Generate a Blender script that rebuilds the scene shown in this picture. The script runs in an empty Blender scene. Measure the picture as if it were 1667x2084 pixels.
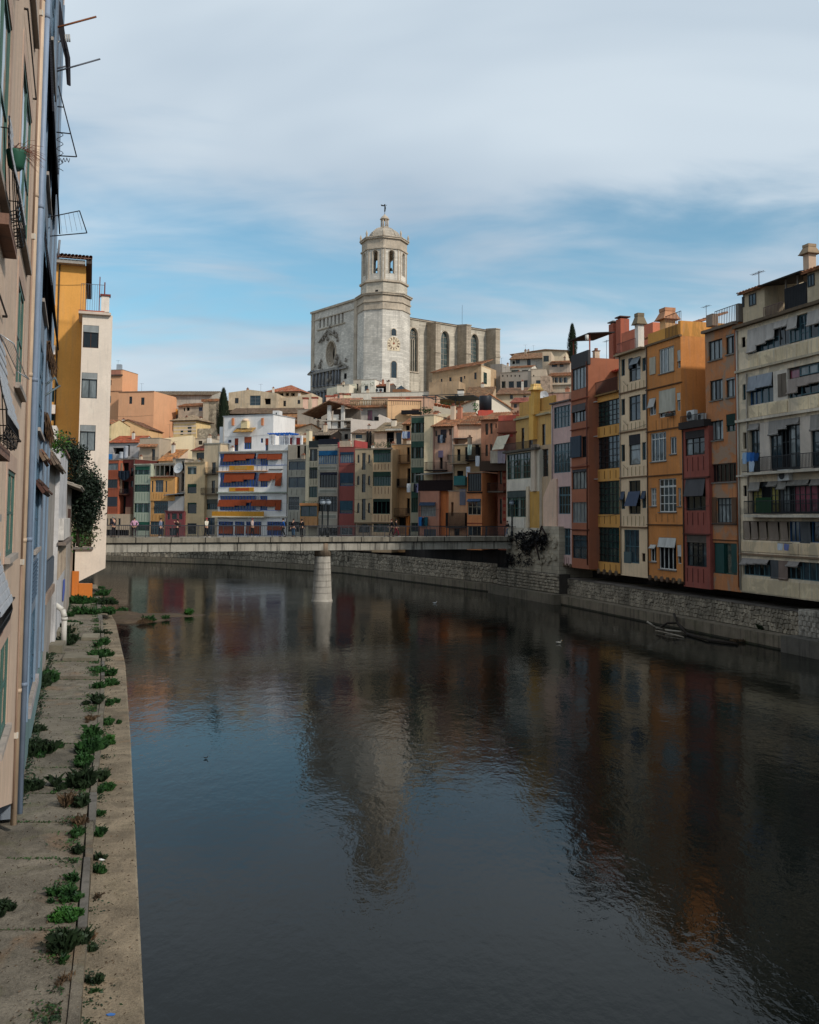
import bpy, math, random
from mathutils import Vector, Matrix, noise
R = math.radians
rng = random.Random(7)
SC = bpy.context.scene
COL = SC.collection
# ------------------------------------------------------------------ camera
FOC = 2000.0; PITCH = R(4.0); ROLL = .0075; CX = 833.5
CY = 1053 - FOC*math.tan(PITCH); EYE = 8.0; WPX, HPX = 1667, 2084
_f = Vector((0, math.cos(PITCH), math.sin(PITCH)))
_r0 = Vector((1, 0, 0)); _u0 = Vector((0, -math.sin(PITCH), math.cos(PITCH)))
_r = _r0*math.cos(ROLL) + _u0*math.sin(ROLL)
_u = _u0*math.cos(ROLL) - _r0*math.sin(ROLL)
CAM = Vector((0, 0, EYE))
cd = bpy.data.cameras.new('camera'); cam = bpy.data.objects.new('camera', cd); COL.objects.link(cam)
cam.matrix_world = Matrix(((_r.x, _u.x, -_f.x, 0), (_r.y, _u.y, -_f.y, 0), (_r.z, _u.z, -_f.z, EYE), (0, 0, 0, 1)))
cd.sensor_fit = 'VERTICAL'; cd.sensor_height = 36.0; cd.sensor_width = 36.0
cd.lens = FOC/HPX*36.0
cd.shift_y = -(HPX/2 - CY)/HPX
cd.clip_start = .1; cd.clip_end = 6000
SC.camera = cam
# ------------------------------------------------------------------ light
SUNV = Vector((.66, -.56, .60)).normalized()          # towards the sun
sd = bpy.data.lights.new('sun', 'SUN'); sd.energy = 2.4; sd.angle = R(4.0); sd.color = (1, .95, .87)
so = bpy.data.objects.new('sun', sd); COL.objects.link(so)
so.rotation_euler = SUNV.to_track_quat('Z', 'Y').to_euler(); so.location = (60, -40, 90)
W = bpy.data.worlds.new('World'); SC.world = W; W.use_nodes = True
nt = W.node_tree; N = nt.nodes; L = nt.links
for n in list(N): N.remove(n)
out = N.new('ShaderNodeOutputWorld'); bg = N.new('ShaderNodeBackground'); L.new(bg.outputs[0], out.inputs[0])
bg.inputs[1].default_value = .1
sky = N.new('ShaderNodeTexSky'); sky.sky_type = 'NISHITA'; sky.sun_disc = False
sky.sun_elevation = math.asin(SUNV.z); sky.sun_rotation = math.atan2(SUNV.x, SUNV.y)
sky.air_density = 1.0; sky.dust_density = .6; sky.ozone_density = 1.2; sky.altitude = 100
tc = N.new('ShaderNodeTexCoord'); sep = N.new('ShaderNodeSeparateXYZ'); L.new(tc.outputs['Generated'], sep.inputs[0])
def mth(op, a, b=None, clamp=False):
    m = N.new('ShaderNodeMath'); m.operation = op; m.use_clamp = clamp
    for i, v in enumerate((a, b)):
        if v is None: continue
        if isinstance(v, (int, float)): m.inputs[i].default_value = v
        else: L.new(v, m.inputs[i])
    return m.outputs[0]
zc = mth('ADD', mth('MAXIMUM', sep.outputs[2], 0.0), .16)
cmb = N.new('ShaderNodeCombineXYZ')
L.new(mth('DIVIDE', sep.outputs[0], zc), cmb.inputs[0]); L.new(mth('DIVIDE', sep.outputs[1], zc), cmb.inputs[1])
def cloud_noise(scale, detail, sx, sy, off, dist=.4):
    mp = N.new('ShaderNodeMapping'); mp.inputs['Scale'].default_value = (sx, sy, 1); mp.inputs['Location'].default_value = off
    L.new(cmb.outputs[0], mp.inputs[0])
    t = N.new('ShaderNodeTexNoise'); t.inputs['Scale'].default_value = scale; t.inputs['Detail'].default_value = detail
    t.inputs['Roughness'].default_value = .55; t.inputs['Distortion'].default_value = dist
    L.new(mp.outputs[0], t.inputs['Vector']); return t.outputs[0]
n1 = cloud_noise(.9, 5, .7, 1.1, (3.1, 1.0, 0), .3); n2 = cloud_noise(2.6, 6, .6, 1.1, (1.7, 4.0, 0), .5)
elev = sep.outputs[2]
# cloud deck thins out over a band of blue some 10 to 18 degrees up, as in the view
mr = N.new('ShaderNodeMapRange'); mr.interpolation_type = 'SMOOTHSTEP'
for i, v in ((1, .27), (2, .40), (3, 0.0), (4, .42)): mr.inputs[i].default_value = v
L.new(elev, mr.inputs[0])
mr2 = N.new('ShaderNodeMapRange'); mr2.interpolation_type = 'SMOOTHSTEP'
for i, v in ((1, .04), (2, .26), (3, .62), (4, 0.0)): mr2.inputs[i].default_value = v
L.new(elev, mr2.inputs[0])
dens = mth('ADD', mth('ADD', mth('MULTIPLY', n1, 1.2), mth('MULTIPLY', n2, .95)), mth('ADD', mr.outputs[0], mr2.outputs[0]))
mask = N.new('ShaderNodeMapRange'); mask.interpolation_type = 'SMOOTHSTEP'
for i, v in ((1, .84), (2, 1.32), (3, .05), (4, .94)): mask.inputs[i].default_value = v
L.new(dens, mask.inputs[0])
ccol = N.new('ShaderNodeMixRGB'); ccol.inputs[1].default_value = (3.5, 4.35, 5.3, 1); ccol.inputs[2].default_value = (5.6, 6.35, 7.0, 1)
cr = N.new('ShaderNodeMapRange'); cr.inputs[1].default_value = .38; cr.inputs[2].default_value = .62
n3 = cloud_noise(1.0, 4, .6, 1.0, (9.0, 2.0, 0)); L.new(n3, cr.inputs[0]); L.new(cr.outputs[0], ccol.inputs[0])
hsv = N.new('ShaderNodeHueSaturation'); hsv.inputs['Saturation'].default_value = .92; hsv.inputs['Value'].default_value = 1.0
tint = N.new('ShaderNodeMixRGB'); tint.blend_type = 'MULTIPLY'; tint.inputs[0].default_value = 1; tint.inputs[2].default_value = (.70, 1.13, 1.12, 1)
L.new(sky.outputs[0], tint.inputs[1]); L.new(tint.outputs[0], hsv.inputs['Color'])
mix = N.new('ShaderNodeMixRGB'); L.new(mask.outputs[0], mix.inputs[0]); L.new(hsv.outputs[0], mix.inputs[1]); L.new(ccol.outputs[0], mix.inputs[2])
L.new(mix.outputs[0], bg.inputs[0])
SC.view_settings.view_transform = 'Standard'; SC.view_settings.look = 'None'
SC.view_settings.exposure = 0.26; SC.view_settings.gamma = 1.0
try: SC.view_settings.use_curve_mapping = False
except Exception: pass
# ------------------------------------------------------------------ pixel geometry
def ray(px, py): return _f + _r*((px-CX)/FOC) + _u*((CY-py)/FOC)
def at_z(px, py, z=0.0):
    d = ray(px, py); return CAM + d*((z-EYE)/d.z)
def at_y(px, py, Y):
    d = ray(px, py); return CAM + d*(Y/d.y)
# ------------------------------------------------------------------ mesh collector
class MB:
    def __init__(s): s.v = []; s.f = []; s.smooth = set()
    def quad(s, *p):
        n = len(s.v); s.v += [Vector(q) for q in p]; s.f.append(tuple(range(n, n+len(p))))
    def hexa(s, p):                       # 8 points: bottom 4, top 4
        n = len(s.v); s.v += [Vector(q) for q in p]
        for f in ((0,3,2,1),(4,5,6,7),(0,1,5,4),(1,2,6,5),(2,3,7,6),(3,0,4,7)): s.f.append(tuple(n+i for i in f))
    def box(s, c, h, rz=0, tilt=None):
        c = Vector(c); m = Matrix.Rotation(rz, 3, 'Z')
        if tilt: m = m @ Matrix.Rotation(tilt[1], 3, tilt[0])
        P = [c + m @ Vector((x*h[0], y*h[1], z*h[2])) for z in (-1, 1) for x, y in ((-1,-1),(1,-1),(1,1),(-1,1))]
        s.hexa(P)
    def fbox(s, F, u0, u1, z0, z1, d0, d1):
        s.hexa([F.p(u0, z0, d1), F.p(u1, z0, d1), F.p(u1, z0, d0), F.p(u0, z0, d0), F.p(u0, z1, d1), F.p(u1, z1, d1), F.p(u1, z1, d0), F.p(u0, z1, d0)])
    def tube(s, a, b, r, r2=None, n=6, cap=True):
        a = Vector(a); b = Vector(b); r2 = r if r2 is None else r2; ax = (b-a)
        if ax.length < 1e-6: return
        q = ax.to_track_quat('Z', 'Y'); k = len(s.v)
        for i in range(n):
            t = 2*math.pi*i/n; o = q @ Vector((math.cos(t), math.sin(t), 0))
            s.v += [a+o*r, b+o*r2]
        for i in range(n):
            j = (i+1) % n; s.smooth.add(len(s.f)); s.f.append((k+2*i, k+2*j, k+2*j+1, k+2*i+1))
        if cap: s.f.append(tuple(k+2*i for i in range(n-1, -1, -1))); s.f.append(tuple(k+2*i+1 for i in range(n)))
    def lathe(s, c, prof, n=16, a0=0.0, cap=True, smooth=True):  # prof: (r, z)
        c = Vector(c); k = len(s.v)
        for r, z in prof:
            for i in range(n):
                t = a0+2*math.pi*i/n; s.v.append(c+Vector((r*math.cos(t), r*math.sin(t), z)))
        for j in range(len(prof)-1):
            for i in range(n):
                i2 = (i+1) % n
                if smooth: s.smooth.add(len(s.f))
                s.f.append((k+j*n+i, k+j*n+i2, k+(j+1)*n+i2, k+(j+1)*n+i))
        if cap:
            s.f.append(tuple(k+i for i in range(n-1, -1, -1))); m = k+(len(prof)-1)*n; s.f.append(tuple(m+i for i in range(n)))
    def prism(s, pts, ext):               # polygon + extrusion vector
        k = len(s.v); n = len(pts); e = Vector(ext)
        s.v += [Vector(p) for p in pts] + [Vector(p)+e for p in pts]
        s.f.append(tuple(range(k, k+n))); s.f.append(tuple(range(k+2*n-1, k+n-1, -1)))
        for i in range(n):
            j = (i+1) % n; s.f.append((k+i, k+n+i, k+n+j, k+j))
    def blob(s, c, r, n=8, m=5, jit=0.0, sq=(1, 1, 1)):
        c = Vector(c); pr = []
        k = len(s.v)
        for j in range(m+1):
            ph = math.pi*j/m
            for i in range(n):
                t = 2*math.pi*i/n; q = 1+rng.uniform(-jit, jit)
                s.v.append(c+Vector((math.sin(ph)*math.cos(t)*r*q*sq[0], math.sin(ph)*math.sin(t)*r*q*sq[1], -math.cos(ph)*r*q*sq[2])))
        for j in range(m):
            for i in range(n):
                i2 = (i+1) % n; s.smooth.add(len(s.f)); s.f.append((k+j*n+i, k+j*n+i2, k+(j+1)*n+i2, k+(j+1)*n+i))
    def build(s, name, mat, parent=None, loc=None, label=None):
        O = ORG.get(parent.name, Vector((0, 0, 0))) if parent else (Vector(loc) if loc is not None else Vector((0, 0, 0)))
        me = bpy.data.meshes.new(name); me.from_pydata([tuple(q-O) for q in s.v], [], s.f); me.materials.append(mat)
        if s.smooth:
            fl = [i in s.smooth for i in range(len(s.f))]; me.polygons.foreach_set('use_smooth', fl)
        o = bpy.data.objects.new(name, me); COL.objects.link(o)
        if parent: o.parent = parent
        else: o.location = O
        ORG[o.name] = O
        if label: o['label'] = label
        return o
ORG = {}
def thing(name, label, cat, loc, group=None):
    o = bpy.data.objects.new(name, None); COL.objects.link(o); o.location = loc; o.empty_display_size = .3
    o['label'] = label; o['category'] = cat
    if group: o['group'] = group
    ORG[o.name] = Vector(loc); return o
def tag(o, label, cat, group=None):
    o['label'] = label; o['category'] = cat
    if group: o['group'] = group
    return o
def struct(o): o['kind'] = 'structure'; return o
def stuff(o): o['kind'] = 'stuff'; return o
# ------------------------------------------------------------------ materials
def lin(c):
    return tuple(((x/255)/12.92 if x/255 <= .04045 else (((x/255)+.055)/1.055)**2.4) for x in c)
MATS = {}
class NT:
    def __init__(s, name):
        s.m = bpy.data.materials.new(name); s.m.use_nodes = True; s.t = s.m.node_tree
        s.b = s.t.nodes['Principled BSDF']; s.o = s.t.nodes['Material Output']
        s.b.inputs['Roughness'].default_value = .85; s.b.inputs['Specular IOR Level'].default_value = .25
    def n(s, t, **k):
        x = s.t.nodes.new(t)
        for a, v in k.items(): setattr(x, a, v)
        return x
    def l(s, a, b): s.t.links.new(a, b)
    def co(s, scale=(1, 1, 1)):
        g = s.n('ShaderNodeNewGeometry'); mp = s.n('ShaderNodeMapping'); mp.inputs['Scale'].default_value = scale
        s.l(g.outputs['Position'], mp.inputs[0]); return mp.outputs[0]
    def noise(s, sc, det=4, scale=(1, 1, 1), rough=.6, dist=0):
        t = s.n('ShaderNodeTexNoise'); t.inputs['Scale'].default_value = sc; t.inputs['Detail'].default_value = det
        t.inputs['Roughness'].default_value = rough; t.inputs['Distortion'].default_value = dist
        s.l(s.co(scale), t.inputs['Vector']); return t.outputs[0]
    def ramp(s, a, lo, hi, v0=0, v1=1):
        r = s.n('ShaderNodeMapRange'); 
        for i, v in ((1, lo), (2, hi), (3, v0), (4, v1)): r.inputs[i].default_value = v
        s.l(a, r.inputs[0]); return r.outputs[0]
    def mix(s, f, a, b, mode='MIX'):
        x = s.n('ShaderNodeMixRGB', blend_type=mode)
        for i, v in ((0, f), (1, a), (2, b)):
            if isinstance(v, (int, float)): x.inputs[i].default_value = v if i == 0 else (v, v, v, 1)
            elif isinstance(v, tuple): x.inputs[i].default_value = (*v[:3], 1)
            else: s.l(v, x.inputs[i])
        return x.outputs[0]
    def bump(s, h, st=.3, d=.02):
        b = s.n('ShaderNodeBump'); b.inputs['Strength'].default_value = st; b.inputs['Distance'].default_value = d
        s.l(h, b.inputs['Height']); s.l(b.outputs[0], s.b.inputs['Normal'])
    def color(s, c):
        if isinstance(c, tuple): s.b.inputs['Base Color'].default_value = (*c[:3], 1)
        else: s.l(c, s.b.inputs['Base Color'])
def stucco(c, wear=.5, gain=1.0, patch=None):
    key = ('st', c, wear, patch)
    if key in MATS: return MATS[key]
    m = NT('stucco'); b0 = lin(c); g0 = b0[0]*.3+b0[1]*.6+b0[2]*.1; base = tuple(max(.01, (g0+(x-g0)*.88)*gain*1.15) for x in b0); base = (base[0]*1.07, base[1], base[2]*.92); k0 = min(1, .76/max(base)); base = tuple(x*k0 for x in base)
    big = m.noise(.35, 5, (1, 1, 1), .65, .5); fine = m.noise(7, 4); strk = m.noise(1.7, 5, (2.2, 2.2, .16), .6, .3)
    col = m.mix(m.ramp(big, .35, .7), tuple(x*(1+.14*wear) for x in base), tuple(x*(1-.42*wear) for x in base))
    gr = tuple((sum(base)/3*.4+x*.2) for x in base)
    col = m.mix(m.ramp(strk, .52, .74, 0, .9*wear), col, gr); col = m.mix(m.ramp(m.noise(2.6, 6, (1.5, 1.5, .1), .7, .2), .56, .74, 0, 1.1*wear), col, tuple(x*.35 for x in base)); col = m.mix(m.ramp(m.noise(.9, 6, (1, 1, 1), .7, .6), .58, .64, 0, .4*wear), col, tuple(min(.85, x*1.25+.02) for x in base))
    if patch:
        col = m.mix(m.ramp(m.noise(.5, 6, (1, 1, 1), .62, 1.0), .5, .56), col, lin(patch))
    col = m.mix(m.ramp(fine, .3, .75, 0, .22), col, tuple(x*.55 for x in base))
    m.color(col); m.bump(m.noise(14, 5), .35, .03); m.b.inputs['Roughness'].default_value = .93
    MATS[key] = m.m; return m.m
def paint(c, rough=.55, gain=1.0, var=.15, metal=0.0):
    key = ('pt', c, rough, metal)
    if key in MATS: return MATS[key]
    m = NT('paint'); base = tuple(x*gain for x in lin(c))
    col = m.mix(m.ramp(m.noise(3.0, 5, (1.5, 1.5, .5)), .35, .75), base, tuple(x*(1-2*var) for x in base))
    m.color(col); m.b.inputs['Roughness'].default_value = rough; m.b.inputs['Metallic'].default_value = metal
    m.bump(m.noise(25, 3), .15, .01); MATS[key] = m.m; return m.m
def glass(kind):
    key = ('gl', kind)
    if key in MATS: return MATS[key]
    base = {'d': (.012, .016, .018), 'b': (.035, .06, .075), 'c': (.26, .29, .29), 'k': (.004, .004, .005), 'y': (.32, .28, .08), 'p': (.25, .07, .10), 'g': (.015, .05, .045), 'e': (.10, .13, .125), 's': (.05, .10, .085), 'u': (.012, .05, .15)}[kind]
    m = NT('window_glass')
    col = m.mix(m.ramp(m.noise(1.3, 4, (1, 1, .5), .6, .6), .3, .7), base, tuple(x*.35 for x in base))
    if kind == 'c': col = m.mix(m.ramp(m.noise(6, 3, (3, 3, .2)), .4, .65, 0, .5), col, (.1, .11, .11))
    m.color(col); m.b.inputs['Roughness'].default_value = .06 if kind != 'k' else .9
    m.b.inputs['Specular IOR Level'].default_value = .5 if kind != 'k' else .05
    m.bump(m.noise(.9, 2), .25, .05); MATS[key] = m.m; return m.m
def blindmat(c):
    key = ('bl', c)
    if key in MATS: return MATS[key]
    m = NT('roller_blind'); base = lin(c)
    w = m.n('ShaderNodeTexWave', wave_type='BANDS', bands_direction='Z'); w.inputs['Scale'].default_value = 4.5; w.inputs['Distortion'].default_value = .2
    m.l(m.co(), w.inputs[0])
    col = m.mix(m.ramp(m.noise(1.2, 5, (2, 2, .6)), .35, .75), base, tuple(x*.62 for x in base))
    col = m.mix(m.ramp(w.outputs[1], 0, .35, .35, 0), col, tuple(x*.4 for x in base))
    m.color(col); m.bump(w.outputs[1], .5, .02); m.b.inputs['Roughness'].default_value = .8; MATS[key] = m.m; return m.m
def tilemat(c=(165, 110, 78), lichen=.5):
    key = ('ti', c)
    if key in MATS: return MATS[key]
    m = NT('roof_tile'); base = lin(c)
    vo = m.n('ShaderNodeTexVoronoi'); vo.inputs['Scale'].default_value = 2.6; m.l(m.co((1, 1, 1)), vo.inputs[0])
    hs = m.n('ShaderNodeSeparateColor'); m.l(vo.outputs['Color'], hs.inputs[0])
    col = m.mix(hs.outputs[0], base, tuple(x*.45 for x in base))
    col = m.mix(m.ramp(hs.outputs[1], .6, .9, 0, .6), col, tuple(min(1, x*1.5) for x in base))
    col = m.mix(m.ramp(m.noise(.9, 6, (1, 1, 1), .7), .48, .66, 0, .75), col, lin((128, 116, 96)))
    col = m.mix(m.ramp(m.noise(2.3, 5), .6, .7, 0, .6), col, lin((165, 130, 60)))
    m.color(col); m.bump(m.noise(9, 4), .5, .03); m.b.inputs['Roughness'].default_value = .95; MATS[key] = m.m; return m.m
def concrete(c=(140, 132, 120), streak=.8, moss=0.0, sc=1.0):
    key = ('co', c, streak, moss, sc)
    if key in MATS: return MATS[key]
    m = NT('concrete'); base = lin(c)
    col = m.mix(m.ramp(m.noise(.5*sc, 6, (1, 1, 1), .7, .4), .35, .7), tuple(x*1.12 for x in base), tuple(x*.62 for x in base))
    col = m.mix(m.ramp(m.noise(1.6*sc, 6, (1.6, 1.6, .1), .6), .5, .66, 0, streak), col, tuple(x*.22 for x in base))
    col = m.mix(m.ramp(m.noise(28*sc, 3), .5, .72, 0, .35), col, tuple(x*.4 for x in base))
    col = m.mix(m.ramp(m.noise(60*sc, 2), .6, .75, 0, .4), col, tuple(min(1, x*1.8) for x in base))
    if moss: col = m.mix(m.ramp(m.noise(1.1*sc, 6, (1, 1, 1), .65, .6), .5, .72, 0, moss), col, lin((72, 78, 40)))
    m.color(col); m.bump(m.noise(11*sc, 6), .55, .04); m.b.inputs['Roughness'].default_value = .93; MATS[key] = m.m; return m.m
def ashlar(c=(205, 192, 172), s=1.0, dirt=.4):
    key = ('as', c, s, dirt)
    if key in MATS: return MATS[key]
    m = NT('ashlar_stone'); base = lin(c)
    g = m.n('ShaderNodeNewGeometry'); sp = m.n('ShaderNodeSeparateXYZ'); m.l(g.outputs['Position'], sp.inputs[0])
    cb = m.n('ShaderNodeCombineXYZ'); ad = m.n('ShaderNodeMath', operation='SUBTRACT'); m.l(sp.outputs[0], ad.inputs[0]); m.l(sp.outputs[1], ad.inputs[1])
    m.l(ad.outputs[0], cb.inputs[0]); m.l(sp.outputs[2], cb.inputs[1])
    br = m.n('ShaderNodeTexBrick'); br.inputs['Scale'].default_value = 1.0/s; br.inputs['Brick Width'].default_value = 1.25; br.inputs['Row Height'].default_value = .48
    br.inputs['Mortar Size'].default_value = .025; br.inputs['Color1'].default_value = (.78, .78, .78, 1); br.inputs['Color2'].default_value = (1.12, 1.12, 1.12, 1); br.inputs['Mortar'].default_value = (.55, .55, .55, 1)
    m.l(cb.outputs[0], br.inputs['Vector'])
    col = m.mix(m.ramp(m.noise(.16, 6, (1, 1, 1), .65, .4), .35, .68), tuple(x*1.08 for x in base), tuple(x*.72 for x in base))
    col = m.mix(.8, col, br.outputs['Color'], 'MULTIPLY')
    col = m.mix(m.ramp(m.noise(.5, 6, (1.3, 1.3, .12), .6), .52, .72, 0, dirt), col, tuple(x*.32 for x in base))
    col = m.mix(m.ramp(m.noise(1.8, 5), .5, .8, 0, .35), col, tuple(x*.5 for x in base))
    m.color(col); m.bump(br.outputs['Fac'], -.4, .06); MATS[key] = m.m; return m.m
def rubble(c=(152, 140, 122)):
    key = ('ru', c)
    if key in MATS: return MATS[key]
    m = NT('rubble_stone'); base = lin(c)
    vo = m.n('ShaderNodeTexVoronoi'); vo.inputs['Scale'].default_value = 2.4; m.l(m.co(), vo.inputs[0])
    hs = m.n('ShaderNodeSeparateColor'); m.l(vo.outputs['Color'], hs.inputs[0])
    col = m.mix(hs.outputs[0], tuple(x*1.3 for x in base), tuple(x*.6 for x in base))
    col = m.mix(m.ramp(m.noise(5, 5), .4, .7, 0, .5), col, tuple(x*.45 for x in base))
    col = m.mix(m.ramp(m.noise(.3, 5, (1, 1, .5), .6, .5), .48, .62, 0, .75), col, tuple(x*.28 for x in base))
    m.color(col); m.bump(m.noise(9, 4), .6, .04); MATS[key] = m.m; return m.m
def leafmat(c, c2=None):
    key = ('lf', c)
    if key in MATS: return MATS[key]
    m = NT('foliage'); base = lin(c)
    col = m.mix(m.ramp(m.noise(3.5, 3), .35, .65), base, lin(c2) if c2 else tuple(x*.45 for x in base))
    m.color(col); m.b.inputs['Roughness'].default_value = .6; MATS[key] = m.m; return m.m
def clothmat(c): return paint(c, .9, 1.0, .12)
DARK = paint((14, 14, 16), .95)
RAILM = paint((38, 38, 42), .5)
# ------------------------------------------------------------------ plan of the far bank: house fronts
ROW = [Vector(p) for p in ((31.3, 38), (28.2, 48), (24.6, 60), (15.2, 93), (9.8, 108), (-8.4, 141.4), (-29.5, 163), (-60, 177), (-110, 200))]
def row_hit(px, py, off=0.0):
    d = ray(px, py); best = None
    for a, b in zip(ROW, ROW[1:]):
        e = (b-a); nn = Vector((e.y, -e.x)).normalized()      # toward the river side
        if nn.x > 0: nn = -nn
        A = a + nn*off
        den = d.x*nn.x + d.y*nn.y
        t = (A.x*nn.x + A.y*nn.y)/den; P = Vector((d.x*t, d.y*t)); k = (P-A).dot(e)/e.length_squared
        sc = 0 if 0 <= k <= 1 else min(abs(k), abs(k-1))
        if t > 0 and (best is None or sc < best[0]): best = (sc, P, math.atan2(-e.y, -e.x))
    return best[1], best[2]
class Fac:
    """vertical plane: u runs left to right in the picture, d points out to the viewer"""
    def __init__(s, P, a): s.P = Vector((P[0], P[1])); s.a = a; s.U = Vector((math.cos(a), math.sin(a))); s.N = Vector((math.sin(a), -math.cos(a)))
    def p(s, u, z, d=0.0): q = s.P + s.U*u + s.N*d; return Vector((q.x, q.y, z))
    def hit(s, px, py, d=0.0):
        r = ray(px, py); A = s.P + s.N*d; t = A.dot(s.N)/(r.x*s.N.x + r.y*s.N.y); q = CAM + r*t
        return (Vector((q.x, q.y))-A).dot(s.U), q.z
    def rect(s, x0, y0, x1, y1, d=0.0):
        ym, xm = (y0+y1)/2, (x0+x1)/2
        return s.hit(x0, ym, d)[0], s.hit(x1, ym, d)[0], s.hit(xm, y1, d)[1], s.hit(xm, y0, d)[1]
def wall_cells(mb, F, u0, u1, z0, z1, holes, d=0.0):
    us = sorted({u0, u1, *[min(max(h[0], u0), u1) for h in holes], *[min(max(h[1], u0), u1) for h in holes]})
    zs = sorted({z0, z1, *[min(max(h[2], z0), z1) for h in holes], *[min(max(h[3], z0), z1) for h in holes]})
    for a, b in zip(us, us[1:]):
        if b-a < 1e-4: continue
        run = None
        for c, e in list(zip(zs, zs[1:]))+[(None, None)]:
            inside = c is None or any(h[0] <= (a+b)/2 <= h[1] and h[2] <= (c+e)/2 <= h[3] for h in holes)
            if inside:
                if run: mb.quad(F.p(a, run[0], d), F.p(b, run[0], d), F.p(b, run[1], d), F.p(a, run[1], d)); run = None
            else: run = (run[0], e) if run else (c, e)
    for h in holes:
        a, b, c, e, dp, arch = h
        q = F.p
        mb.quad(q(a, c, d), q(a, e, d), q(a, e, d-dp), q(a, c, d-dp)); mb.quad(q(b, c, d), q(b, c, d-dp), q(b, e, d-dp), q(b, e, d))
        mb.quad(q(a, c, d), q(a, c, d-dp), q(b, c, d-dp), q(b, c, d)); mb.quad(q(a, e, d), q(b, e, d), q(b, e, d-dp), q(a, e, d-dp))
        if arch:
            rr = (b-a)/2; mu = (a+b)/2; hh = min(rr*arch, (e-c)*.9); n = 8
            pt = [(mu-rr*math.cos(math.pi*i/n), e-hh+hh*math.sin(math.pi*i/n)) for i in range(n+1)]
            for i in range(n):
                k = a if i < n/2 else b
                mb.quad(q(k, e, d), q(*pt[i], d), q(*pt[i+1], d)); mb.quad(q(*pt[i], d), q(*pt[i+1], d), q(*pt[i+1], d-dp), q(*pt[i], d-dp))
            mb.quad(q(a, e, d), q(mu, e, d), q(mu, e-.001, d))
FR = {'dk': (38, 44, 46), 'wh': (205, 205, 200), 'gr': (40, 78, 68), 'bl': (30, 70, 110), 'br': (70, 46, 34), 'gy': (120, 122, 124), 'bk': (18, 18, 20), 'te': (70, 100, 108), 'be': (165, 150, 128), 'cb': (28, 80, 165)}
def tile_sheet(A, B, C, name, parent, mat, pitch=.3, course=.42, th=.1, amp=.07):
    """roof slab and its barrel tiles: A,B the eave corners, C above A at the ridge"""
    A, B, C = Vector(A), Vector(B), Vector(C); e = B-A; s = C-A; D = B+s
    nr = e.cross(s).normalized(); nr = nr if nr.z > 0 else -nr
    sl = MB(); sl.hexa([A-nr*th, B-nr*th, D-nr*th, C-nr*th, A, B, D, C]); ro = sl.build(name, mat, parent)
    nc = max(3, min(90, int(e.length/pitch))); nk = max(2, min(40, int(s.length/course)))
    mb = MB(); eu = e/nc; prof = ((.04, 0), (.22, .8), (.5, 1), (.78, .8), (.96, 0))
    for i in range(nc):
        base = A+eu*i; jit = rng.uniform(-.02, .02)
        for k in range(nk):
            f0, f1 = k/nk-(.012 if k else .025), (k+1)/nk; w0 = rng.uniform(.9, 1.1)
            lo = [base+eu*x+s*f0+nr*(y*amp*w0+.035) for x, y in prof]; hi = [base+eu*(.1+x*.8)+s*f1+nr*(y*amp*.8+.008) for x, y in prof]
            n = len(mb.v); mb.v += lo+hi
            for j in range(4): mb.f.append((n+j, n+j+1, n+j+6, n+j+5))
            if k == 0: mb.f.append((n, n+1, n+2, n+3, n+4))
    t = stuff(mb.build('roof_tiles', mat, ro)) if isdepth(parent) < 1 else stuff(mb.build('roof_tiles', mat, parent))
    return ro
def isdepth(o):
    n = 0
    while o.parent: n += 1; o = o.parent
    return n
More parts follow.
